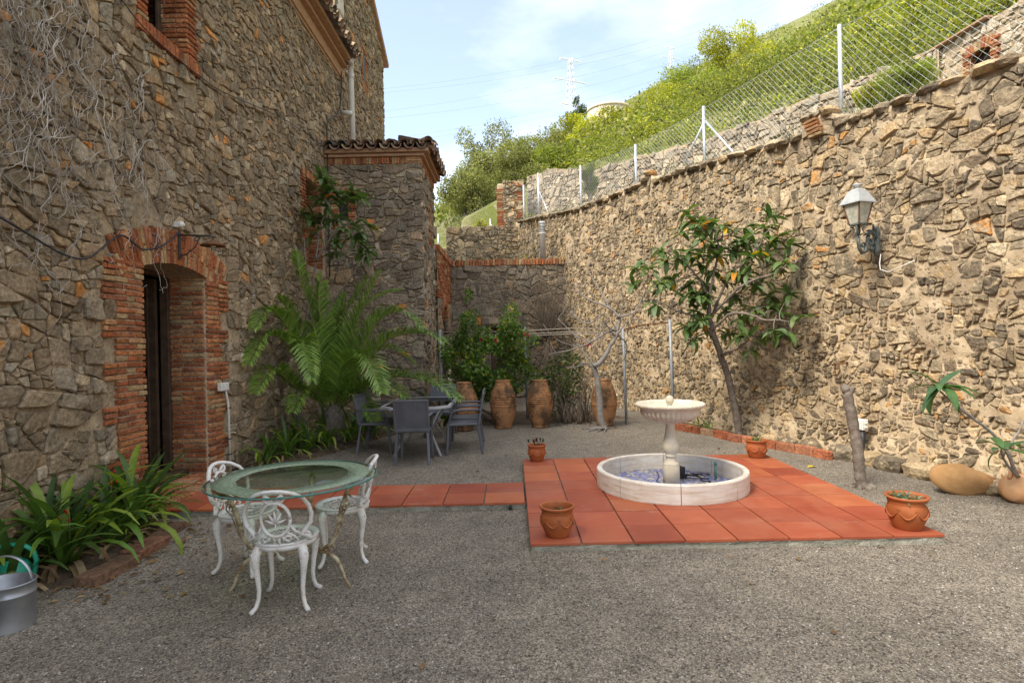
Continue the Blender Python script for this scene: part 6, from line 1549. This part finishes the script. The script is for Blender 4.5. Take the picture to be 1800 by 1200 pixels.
# ---------------------------------------------------------------- palm
pal0 = Vector((-2.98, 9.62, .22))
t = thing('palm', 'young date palm with long arching green fronds against the house', 'palm', pal0, world=True)
MB().lathe([(.001, -.3), (.16, -.28), (.2, 0), (.17, .25), (.1, .4), (.001, .45)], pal0, 12, fn=lambda i, g, r_: r_ * (1 + .15 * math.sin(7 * g + i * 2))).build('crown_base', 'bark', t)
def frond(P, ll, dens=34, r0=.016):
    c = curve([pal0 + Vector((rg.uniform(-.08, .08), rg.uniform(-.08, .08), .25))] + P, 9); m = len(c)
    o = MB().tube(c, [r0 * (1 - .85 * i / (m - 1)) for i in range(m)], 5, (.20, .22, .06)).build('frond', 'palm_leaf', t); ORG[o.name] = Vector()
    cum = [0]
    for a, b in zip(c, c[1:]): cum.append(cum[-1] + (b - a).length)
    Ltot = cum[-1]; V = []; F = []; T = []; n = int(Ltot * dens)
    for k in range(n):
        u = .16 + .84 * k / n; dd = u * Ltot; i = min(m - 2, max(j for j in range(m) if cum[j] <= dd)); q = c[i].lerp(c[i + 1], (dd - cum[i]) / max(1e-6, cum[i + 1] - cum[i])); tg = (c[i + 1] - c[i]).normalized()
        side = tg.cross(Vector((0, 0, 1)))
        if side.length < .2: side = tg.cross(Vector((.4, 1, 0)))
        side.normalize(); nrm = side.cross(tg).normalized(); l = ll * (math.sin(math.pi * min(1, .18 + .80 * u)) ** .6) * rg.uniform(.88, 1.08)
        for s_ in (-1, 1):
            dr = (side * s_ * rg.uniform(.65, .85) + tg * rg.uniform(.6, .9) + nrm * rg.uniform(.15, .5)).normalized(); w_ = nrm.cross(dr).normalized() * .0112; a = q; b = q + dr * l * .5 + nrm * .01; e = q + dr * l - Vector((0, 0, .09 * l + rg.uniform(0, .04)))
            o_ = len(V); V += [a - w_ * .5, a + w_ * .5, b + w_, b - w_, e + w_ * .12, e - w_ * .12]; F += [(o_, o_ + 1, o_ + 2, o_ + 3), (o_ + 3, o_ + 2, o_ + 4, o_ + 5)]
            tn = jit(rg.choice([(.16, .26, .042), (.22, .32, .055), (.115, .20, .034)]), .2, rg); tp = tuple(x * 1.25 + (.03 if j < 2 else 0) for j, x in enumerate(tn)) if u > .5 else tn; T += [tn] * 4 + [tp] * 2
    obj('leaflets', mesh('leaflets', [tuple(v) for v in V], F, T, None, 'palm_leaf'), o)
for pts, d1, ll in (([(618, 590), (648, 520), (670, 476)], 9.6, .44), ([(600, 575), (628, 520), (648, 486)], 10.0, .42), ([(650, 585), (700, 548), (745, 582)], 9.3, .42), ([(665, 610), (735, 585), (780, 603)], 9.0, .44), ([(600, 650), (640, 628), (672, 692)], 8.3, .40), ([(670, 668), (745, 668), (808, 704)], 8.7, .46),
                    ([(520, 615), (465, 590), (424, 642)], 7.9, .36), ([(512, 585), (465, 545), (440, 580)], 8.1, .34), ([(548, 560), (526, 480), (520, 440)], 9.2, .34), ([(566, 590), (560, 520), (566, 478)], 9.6, .36), ([(545, 650), (532, 598), (548, 672)], 8.2, .34), ([(620, 690), (665, 672), (712, 700)], 8.8, .40),
                    ([(585, 620), (594, 555), (604, 515)], 10.0, .40), ([(520, 680), (480, 650), (448, 692)], 7.9, .34), ([(555, 690), (530, 690), (515, 725)], 8.4, .32), ([(640, 640), (685, 612), (728, 640)], 9.8, .40), ([(600, 690), (635, 705), (660, 745)], 8.8, .34), ([(535, 600), (505, 540), (490, 520)], 9.0, .34), ([(630, 560), (670, 520), (705, 510)], 10.2, .38)):
    D0 = 9.62; P = [at(px, py, D0 + (d1 - D0) * (i + 1) / 3) for i, (px, py) in enumerate(pts)]
    for p in P: p.x = max(p.x, WX + .14)
    frond(P, ll * 1.08, 44)

# ---------------------------------------------------------------- strap-leaf clumps
STR = []
for k, (c, b, l) in enumerate((((.060, .118, .022), 1.0, .60), ((.080, .145, .026), .7, .66), ((.10, .185, .026), 1.3, .58), ((.18, .24, .03), 1.6, .64), ((.055, .105, .025), .45, .66), ((.15, .21, .025), .9, .70))):
    v, f = blade(l, .043, 7, b, .3); T = [tuple(x * (1 + .5 * (i // 3) / 7 * (k in (2, 3, 5))) for x in c) for i in range(len(v))]; STR.append(mesh('leaf', v, f, T, [True] * len(f), 'leaf'))
DRY = []
for c, b in (((.30, .20, .10), 2.2), ((.22, .14, .075), 2.6), ((.38, .28, .16), 1.9)):
    v, f = blade(.45, .034, 7, b, .5); DRY.append(mesh('dry_leaf', v, f, [c] * len(v), [True] * len(f), 'dry_leaf'))
def clump(label, loc, n, s, grp, ndry=6, lean=(0, 0)):
    t = thing('clivia', label, 'plant', loc, group=grp)
    for k in range(n + ndry):
        dry = k >= n; o = bpy.data.objects.new('dry_leaf' if dry else 'leaf', rg.choice(DRY if dry else STR)); col.objects.link(o); o.parent = t; a = k * 2.399 + rg.uniform(-.3, .3); tilt = (k % 7) / 7 * .75 - .18
        o.matrix_basis = Matrix.Translation((rg.uniform(-.07, .07) + .02 * math.cos(a), rg.uniform(-.07, .07), -.02)) @ Matrix.Rotation(a, 4, 'Z') @ Matrix.Rotation(tilt + (.5 if dry else 0), 4, 'Y') @ Matrix.Diagonal((s * rg.uniform(.75, 1.12),) * 3).to_4x4()
    return t
for (x, y, s, lb) in ((-3.50, 3.92, 1.05, 'clivia clump directly behind the green watering can'), (-3.38, 4.30, 1.25, 'largest dark clivia clump, behind the near end of the slab edging'), (-3.30, 4.72, 1.15, 'clivia clump spilling over the middle of the slab edging'), (-3.36, 5.10, 1.2, 'clivia clump at the far end of the slab edging, towards the doorstep'),
                 (-3.60, 4.55, 1.15, 'clivia clump tight against the house wall behind the others in the near bed'), (-3.52, 5.30, 1.0, 'clivia clump against the brick jamb of the doorway')):
    clump(lb, (x, y, .02), 36, s * 1.1, 'clivias in the near bed', 14)
for (x, y, s) in ((-3.42, 7.95, .85), (-3.30, 8.35, .95), (-3.15, 8.75, .95), (-3.40, 9.05, 1.05), (-2.95, 9.15, .95), (-2.75, 9.6, .95), (-3.1, 9.6, 1.1), (-2.45, 10.1, .9), (-2.75, 10.4, 1.0), (-2.1, 10.6, .8)):
    clump('clump of strap-leaved clivia in the bed under the palm', (x, y, .02), 22, s * 1.05, 'clivias under the palm', 6)
clump('small tuft of strap leaves by the brick edging, right of the fountain bowl', (3.20, 9.78, .02), 14, .62, None, 2)
mb = MB()
for (x, y, z) in ((-3.30, 4.28, .42), (-3.42, 4.9, .55), (-3.2, 8.7, .38), (-3.0, 9.1, .32)):
    for k in range(4): q = Vector((x + rg.uniform(-.05, .05), y + rg.uniform(-.05, .05), z + rg.uniform(-.05, .05))); mb.lathe([(.001, -.012), (.012, 0), (.001, .014)], q, 7, (.55, .03, .02) if k < 4 else (.6, .2, .03))
    mb.tube([(x, y, .1), (x, y, z)], .006, 5, (.12, .18, .04))
tag(mb.build('clivia_berries', 'leaf'), 'red berries and buds showing among the strap leaves', 'berries', kind='stuff')

# ---------------------------------------------------------------- clouds of small leaves
def leafcloud(C, Rr, n, size, pal, rs, flat=.5, hollow=.45, aspect=.45):
    """C (k,3) clump centres, Rr (k,3) radii; returns V, F, T for n rhombic leaves"""
    C = np.asarray(C, float); Rr = np.asarray(Rr, float); k = rs.choice(len(C), n, p=(Rr.prod(1) ** .67) / (Rr.prod(1) ** .67).sum())
    d = rs.normal(size=(n, 3)); d /= np.linalg.norm(d, axis=1, keepdims=True); r_ = (hollow + (1 - hollow) * rs.rand(n, 1)) ** .6 * (1 + .12 * rs.normal(size=(n, 1)))
    p = C[k] + d * r_ * Rr[k]
    f = rs.normal(size=(n, 3)) + d * .7 + np.array([0, 0, -.15]); f /= np.linalg.norm(f, axis=1, keepdims=True)
    u = rs.normal(size=(n, 3)) * .8 + np.array([0, 0, 1.0]) + d * .4; s_ = np.cross(u, f); s_ /= (np.linalg.norm(s_, axis=1, keepdims=True) + 1e-9); nn = np.cross(f, s_)
    sz = size * (.6 + .8 * rs.rand(n, 1)); a = p; m1 = p + f * sz * .5 + s_ * sz * aspect * .5 + nn * sz * .08; e = p + f * sz; m2 = p + f * sz * .5 - s_ * sz * aspect * .5 + nn * sz * .08
    V = np.stack([a, m1, e, m2], 1).reshape(-1, 3); F = np.arange(4 * n).reshape(n, 4)
    pc_ = np.array([c for c, _ in pal]); w_ = np.array([q for _, q in pal], float); ck = pc_[rs.choice(len(pc_), n, p=w_ / w_.sum())] * (1 + .22 * (rs.rand(n, 1) * 2 - 1))
    bright = np.exp(.30 * rs.normal(size=(len(C), 1))); ck = ck * np.clip(bright[k], .5, 1.5)
    return V, F, np.repeat(ck, 4, axis=0)
def join(parts):
    V = []; F = []; T = []; o = 0
    for v, f, t_ in parts: V.append(v); F.append(f + o); T.append(t_); o += len(v)
    return np.concatenate(V), np.concatenate(F), np.concatenate(T)
BUSH = [((.07, .13, .022), 5), ((.10, .17, .026), 4), ((.15, .22, .03), 2), ((.45, .40, .03), .5)]
t = thing('flowering_bush', 'leafy green bush with yellow leaves and a few crimson flowers behind the urns', 'bush', (-.35, 11.7, 0), world=True)
cl = [(830, 600, 42), (890, 600, 40), (860, 650, 48), (912, 640, 30), (832, 655, 38), (826, 560, 22), (900, 572, 28), (842, 690, 28), (925, 600, 18), (800, 640, 24), (805, 590, 16), (828, 520, 10), (940, 660, 18), (862, 590, 34), (872, 690, 26), (790, 610, 18)]
C = []; Q = []
for px, py, r_ in cl:
    for k in range(5): c = at(px + rg.gauss(0, r_ * .45), py + rg.gauss(0, r_ * .45), 11.7 + rg.uniform(-.5, .6)); q = r_ * .46 * 11.6 / 1018; C.append(c); Q.append((q, q, q))
V, F, T = leafcloud(C, Q, 9000, .085, BUSH, rs); obj('foliage', fastmesh('foliage', V, F, T, 'leaf'), t)
mb = MB()
for px, py in ((830, 600), (860, 620), (890, 600), (905, 640), (842, 690), (815, 640)): limb(mb, [(-.35 + rg.uniform(-.3, .3), 11.7 + rg.uniform(-.2, .2), 0), at(px + rg.uniform(-10, 10), 700, 11.7), at(px, py, 11.7)], .03, .008, 4, .02)
mb.build('stems', 'bark', t)
mb = MB()
for px, py in ((845, 598), (871, 600), (873, 602), (920, 587), (926, 590), (1022, 600), (1030, 606), (1035, 609), (1042, 611)):
    for k in range(4): v, f = blade(.05, .035, 3, 1.2, .4); M_ = Matrix.Translation(at(px, py, 11.15) + Vector((rg.uniform(-.03, .03), rg.uniform(-.03, .03), rg.uniform(-.03, .03)))) @ Matrix.Rotation(rg.uniform(0, 6.28), 4, 'Z'); mb.add([M_ @ Vector(p) for p in v], f, (.42, .01, .05))
mb.build('flowers', 'leaf', t)
t = thing('dry_thicket', 'tangle of dry stems and sparse leaves between the urns and the bare tree', 'bush', (1.1, 11.4, 0), world=True)
mb = MB()
for k in range(70):
    x = rg.uniform(.8, 1.55); y = rg.uniform(11.1, 11.9); h = rg.uniform(.4, 1.15); limb(mb, [(x, y, 0), (x + rg.uniform(-.15, .15), y, h * .5), (x + rg.uniform(-.3, .3), y + rg.uniform(-.2, .2), h)], .008 if k > 6 else .03, .004, 3, .015, 5)
mb.build('stems', 'twig', t)
C = [at(985 + rg.gauss(0, 22), 678 + rg.gauss(0, 26), 11.4 + rg.uniform(-.3, .4)) for _ in range(18)]; V, F, T = leafcloud(C, [(.14, .14, .14)] * 18, 1300, .09, [((.05, .085, .025), 4), ((.09, .13, .03), 2), ((.16, .12, .06), 2)], rs); obj('foliage', fastmesh('foliage', V, F, T, 'leaf'), t)
t = thing('climber_shrub', 'dense fan of dry brown twigs against the far corner of the walls', 'shrub', (1.0, 15.9, 1.7), world=True)
mb = MB(); b0 = at(965, 590, 15.9)
for k in range(150):
    a = rg.gauss(0, .55); l = rg.uniform(.7, 1.9); s_ = b0 + Vector((rg.uniform(-.2, .2), rg.uniform(-.1, .1), rg.uniform(-.1, .2))); e = s_ + Vector((math.sin(a) * l * .7, rg.uniform(-.3, .3), math.cos(a) * l)); limb(mb, [s_, (s_ + e) / 2 + Vector((rg.uniform(-.08, .08), 0, 0)), e], .008, .003, 3, .02, 4)
for k in range(8): limb(mb, [(1.0 + rg.uniform(-.15, .15), 15.9, 0), (1.0 + rg.uniform(-.15, .15), 15.9, .8), b0], .03, .02, 4, .02)
mb.build('twigs', 'twig', t)
for (x, y, s, lb) in ((-1.35, 11.6, 1.0, 'dark strap-leaved plant behind the grey dining table, beside the annex corner'),): clump(lb, (x, y, 0), 22, s * 1.5, None, 4)

# ---------------------------------------------------------------- dry creeper on the house wall
t = thing('dry_creeper', 'mass of silvery leafless creeper stems hanging down the house wall', 'creeper', (WX, 4.5, 2), world=True)
for b in range(10):
    mb = MB()
    for k in range(24):
        u = 3.55 + abs(rg.gauss(0, .62)) if rg.random() < .8 else rg.uniform(4.6, 6.0)
        lim = 3.05 if u < 5.0 else 3.0 + (u - 5.0) * .5; z = rg.uniform(lim, 5.6 if u < 5.2 else 4.7); zend = max((2.35 if u < 5.1 else 2.7) + rg.uniform(-.35, .8), z - rg.uniform(.5, 2.0))
        if rg.random() < .10: zend -= rg.uniform(.3, 1.1)
        pts = []; h = rg.uniform(.045, .10); w_ = 0; r0 = rg.choice((.0025, .003, .0035, .0055))
        while z > zend and len(pts) < 70:
            pts.append((WX + h, u, z)); w_ = w_ * .6 + rg.gauss(0, .024); u += w_; z -= rg.uniform(.012, .062); h = min(.11, max(.04, h + rg.uniform(-.012, .012)))
            if rg.random() < .09 and len(pts) > 3:
                s_ = rg.choice((-1, 1)); q = [Vector(pts[-1])]
                for j in range(rg.randint(3, 8)): q.append(q[-1] + Vector((rg.uniform(-.01, .012), s_ * rg.uniform(.01, .05), rg.uniform(-.05, .035))))
                mb.tube(q, [max(.0018, r0 * .7 * (1 - j / len(q) * .6)) for j in range(len(q))], 4, cap=False)
        if len(pts) > 3: mb.tube(pts, [r0 * (1 - .5 * i / len(pts)) for i in range(len(pts))], 4, cap=False)
    mb.build('stem', 'vine_wood', t)

# ---------------------------------------------------------------- leaf litter
n = 620; P = []
for k in range(n):
    z = rg.random()
    if z < .40: x, y = rg.uniform(-3.6, -2.75) + (rg.random() ** 3) * .8, rg.uniform(3.7, 5.5)
    elif z < .72: y = rg.uniform(7.6, 11.0); x = -3.3 + (y - 7.6) * .36 + rg.gauss(0, .3)
    elif z < .80: x, y = rg.uniform(2.9, 4.1), rg.uniform(7.4, 10.2)
    elif z < .92: x, y = rg.uniform(-1.5, 2.2), rg.uniform(10.4, 11.6)
    else: x, y = rg.uniform(-3, 4.4), rg.uniform(2.6, 8)
    P.append((x, y))
mb = MB()
for x, y in P:
    s_ = rg.uniform(.014, .042); a = rg.uniform(0, 6.28); tl = rg.uniform(-.3, .3); c, s2 = math.cos(a), math.sin(a); z = gz_(x, y) + .012
    if .08 < x < 3.32 and 4.43 < y < 7.66: continue
    v = [(x + c * px_ * s_ - s2 * py_ * s_, y + s2 * px_ * s_ + c * py_ * s_, z + zz * s_) for px_, py_, zz in ((-1, 0, .1), (0, -.38, .22 + tl), (1, 0, .1), (0, .38, .22 - tl))]; mb.add(v, [(0, 1, 2, 3)], jit(rg.choice([(.20, .10, .045), (.28, .16, .07), (.13, .075, .04), (.33, .22, .10)]), .25, rg))
tag(mb.build('leaf_litter', 'dry_leaf'), 'dry brown leaf litter along the beds and on the gravel', 'leaf litter', kind='stuff')
o = bpy.data.objects.new('fallen_leaf', leaf_mesh('fallen_leaf', .17, .05, (.62, .42, .05), 'dry_leaf', 1.0)); col.objects.link(o); o.location = (3.58, 7.08, .012); o.rotation_euler = (.2, 0, .35); tag(o, 'single yellow fallen leaf on the gravel right of the patio', 'leaf')

# ================================================================ TREES ON THE SLOPE
OLV = [((.20, .205, .075), 4), ((.27, .265, .105), 3), ((.13, .14, .052), 2), ((.33, .31, .12), 1.5)]
YEL = [((.33, .32, .028), 4), ((.42, .385, .035), 3), ((.21, .235, .028), 2.5), ((.50, .44, .05), 1)]
GRN = [((.19, .23, .035), 4), ((.28, .29, .045), 3), ((.13, .165, .03), 2)]
DGR = [((.10, .135, .035), 4), ((.14, .18, .04), 2)]
def hill_tree(label, px, py, rx, ry, d, pal, n, leaf, grp='trees and shrubs on the slope', name='tree', cl=16, aspect=.45):
    c = at(px, py, d); k = d / 1018; g = Vector((c.x, c.y, min(ground_z(c.x, c.y), c.z - ry * k * .6)))
    t = thing(name, label, 'tree' if 'tree' in name else 'shrub', g, group=grp, world=True)
    C = []; Q = []
    for i in range(cl):
        v = Vector((rg.gauss(0, 1), rg.gauss(0, 1), rg.gauss(0, 1))).normalized() * (.35 + .5 * rg.random()); q = rg.uniform(.22, .42)
        C.append(c + Vector((v.x * rx * k, v.y * rx * k * .9, v.z * ry * k))); Q.append((rx * k * q, rx * k * q, ry * k * q * .85))
    V, F, T = leafcloud(C, Q, n, leaf, pal, rs, aspect=aspect); obj('crown', fastmesh('crown', V, F, T, 'leaf_far'), t)
    mb = MB(); limb(mb, [g - Vector((0, 0, .3)), (g + c) / 2 + Vector((rg.uniform(-.1, .1), 0, 0)), c], rx * k * .07 + .03, rx * k * .03 + .01, 4, .03)
    for q in C[:10]: limb(mb, [(g + c) / 2, (c + q) / 2, q], rx * k * .03 + .01, .012, 3, .03, 5)
    mb.build('trunk', 'bark', t); return t
HT = [('tall grey-green olive tree right of the annex roof', 850, 285, 66, 84, 27, OLV, 7000, .16, 'olive_tree'),
      ('broad grey-green olive tree above the upper wall', 905, 330, 80, 78, 25, OLV, 8000, .15, 'olive_tree'),
      ('olive tree with a ragged top behind the fence posts', 945, 275, 64, 58, 30, OLV, 6000, .17, 'olive_tree'),
      ('low olive tree tucked against the annex eaves', 815, 352, 50, 66, 24, OLV, 4600, .14, 'olive_tree'),
      ('scrubby olive-green bush filling the gap below the olive trees', 850, 385, 60, 28, 24.5, OLV, 2600, .13, 'shrub'),
      ('bright green bush between the olive tree and the sloping wall', 990, 285, 50, 44, 25, GRN, 3600, .14, 'shrub'),
      ('yellow-green bush above the sloping wall, left of the tank', 1000, 248, 52, 42, 32, YEL, 3600, .18, 'shrub'),
      ('small conical pine under the pylon', 1014, 203, 18, 32, 45, DGR, 1500, .22, 'pine_tree'),
      ('rounded yellow-green bush in front of the round tank', 1052, 232, 52, 42, 36, YEL, 3600, .19, 'shrub'),
      ('olive-green bush low on the slope under the tank', 1065, 268, 58, 44, 28, GRN, 3800, .16, 'shrub'),
      ('yellow-green tree just right of the round tank', 1128, 205, 58, 54, 38, YEL, 4600, .21, 'tree'),
      ('lime-green bush behind the fence, right of the steep olive-green one', 1120, 248, 44, 34, 27, YEL, 2800, .15, 'shrub'),
      ('tall airy tree with thin top branches on the skyline', 1200, 140, 48, 62, 38, GRN, 3000, .20, 'tree'),
      ('dense yellow-green tree midway up the fence line', 1180, 200, 64, 56, 30, YEL, 5000, .17, 'tree'),
      ('tallest bright tree on the skyline, left of the bare hilltop', 1290, 100, 62, 66, 38, YEL, 5600, .21, 'tree'),
      ('olive-green tree in front of the tallest skyline tree', 1255, 168, 62, 54, 29, GRN, 4600, .16, 'tree'),
      ('yellow-green bush behind the post with two braces', 1235, 215, 46, 36, 24, YEL, 2800, .14, 'shrub'),
      ('spreading bush above the sloping wall near the spiky plant', 1310, 165, 54, 44, 27, YEL, 3400, .15, 'shrub'),
      ('rounded green tree on the slope below the utility pole', 1365, 115, 52, 42, 36, GRN, 3200, .20, 'tree'),
      ('yellow-green bush directly left of the tall fence post', 1410, 135, 48, 44, 27, YEL, 3200, .16, 'shrub'),
      ('dark green bush behind the tall fence post', 1475, 150, 46, 48, 22, DGR, 2800, .13, 'shrub'),
      ('yellow-green bush on the slope under the bare hilltop', 1455, 92, 48, 36, 34, YEL, 2800, .19, 'shrub'),
      ('large creeper-covered bush above the outbuilding roof', 1560, 55, 62, 55, 16, YEL, 4600, .11, 'shrub'),
      ('leafy yellow-green bush overhanging the outbuilding wall', 1640, 20, 62, 48, 15, YEL, 4200, .11, 'shrub'),
      ('bright bush at the top right corner above the outbuilding', 1735, -8, 66, 40, 14, YEL, 4000, .10, 'shrub'),
      ('light green shrub leaning over the wall beside the small window', 1595, 146, 66, 44, 9.6, GRN, 4200, .06, 'shrub'),
      ('low green shrub rooted behind the wall, left of the small window', 1530, 170, 32, 24, 10.2, YEL, 1500, .06, 'shrub'),
      ('feathery dark green shrub growing through the wire fence', 1035, 318, 22, 36, 17.3, DGR, 1800, .07, 'shrub'),
      ('small green tuft on the upper wall left of the brick pier', 845, 395, 16, 9, 21.6, YEL, 500, .08, 'shrub')]
for lb, px, py, rx, ry, d, pal, n, lf, nm in HT: hill_tree(lb, px, py, rx, ry, d, pal, int(n * 2.0), lf * .68, name=nm)
for (px, py, d, s, lb) in ((1300, 212, 13.2, 1.0, 'spiky grey-green yucca on the bank above the retaining wall'), (1205, 262, 14.6, .7, 'small spiky yucca beside the braced fence post')):
    c = at(px, py, d); z = ground_z(c.x, c.y); t = thing('yucca', lb, 'plant', (c.x, c.y, z)); mb = MB()
    for k in range(44):
        v, f = blade(.75 * s * rg.uniform(.8, 1.2), .035, 4, .5); M_ = Matrix.Rotation(k * 2.4, 4, 'Z') @ Matrix.Rotation(rg.uniform(-.2, .95), 4, 'Y'); mb.add([M_ @ Vector(p) for p in v], f, jit(rg.choice([(.16, .20, .10), (.11, .15, .07), (.22, .24, .13)]), .2, rg))
    mb.build('leaves', 'leaf', t)
# rough grass on the bank and scrub over the far slope
V = []; F = []; T = []
for k in range(13000):
    y = rg.uniform(6.5, 20); s_ = s_of_y(y); x0, y0, tx, ty = rwp(s_); o_ = rg.uniform(.35, 4.0); x, yy = x0 + ty * o_, y0 - tx * o_
    z = ground_z(x, yy)
    if z > 6.4: continue
    h = rg.uniform(.10, .30) + (.35 * rg.random() if mnoise.noise(Vector((x * .9, yy * .9, 2))) > .05 else 0); a = rg.uniform(0, 6.28); w_ = .009; b = len(V); V += [(x - w_ * math.cos(a), yy - w_ * math.sin(a), z), (x + w_ * math.cos(a), yy + w_ * math.sin(a), z), (x + rg.gauss(0, .12), yy + rg.gauss(0, .12), z + h)]; F.append((b, b + 1, b + 2)); T += [jit(rg.choice([(.16, .20, .04), (.24, .22, .08), (.10, .15, .03), (.30, .25, .12)]), .2, rg)] * 3
tag(obj('bank_grass', fastmesh('bank_grass', np.array(V), np.array(F), np.array(T), 'leaf_far')), 'rough grass on the bank above the retaining wall', 'grass', kind='stuff')
C = []; Q = []
for k in range(210):
    s_ = rg.uniform(0, L2[-1]); x0, y0, tx, ty = w2p(s_); o_ = (.6 + 12 * rg.random() ** 1.3) if rg.random() < .75 else -rg.uniform(.35, 1.6); x, y = x0 - ty * o_, y0 + tx * o_; q = rg.uniform(.3, .85) * (1 + o_ * .05) if o_ > 0 else rg.uniform(.15, .4)
    C.append((x, y, ground_z(x, y) + q * .55)); Q.append((q, q, q * rg.uniform(.8, 1.3)))
V, F, T = leafcloud(C, Q, 62000, .10, GRN + [(c, w_ * .5) for c, w_ in YEL] + OLV + [((.07, .09, .03), 3)], rs, aspect=.5); tag(obj('hill_undergrowth', fastmesh('hill_undergrowth', V, F, T, 'leaf_far')), 'tangled undergrowth on the slope just above the crumbling wall', 'undergrowth', kind='stuff')
C = []; Q = []
for k in range(1500):
    y = 24 + 150 * rg.random() ** 1.7; a = rg.uniform(-.12, .95); x = a * y
    if y > 65 and rg.random() < .65: continue
    if (x > 9 or y > 26): q = rg.uniform(.4, 1.1) * (1 + y * .008); C.append((x, y, ground_z(x, y) + q * .4)); Q.append((q, q, q * .8))
V, F, T = leafcloud(C, Q, 60000, .26, [(c, w_) for c, w_ in GRN + OLV + [((.22, .21, .05), 3)]], rs, aspect=.6); tag(obj('scrub', fastmesh('scrub', V, F, T, 'leaf_far')), 'low green scrub dotted over the hillside', 'scrub', kind='stuff')
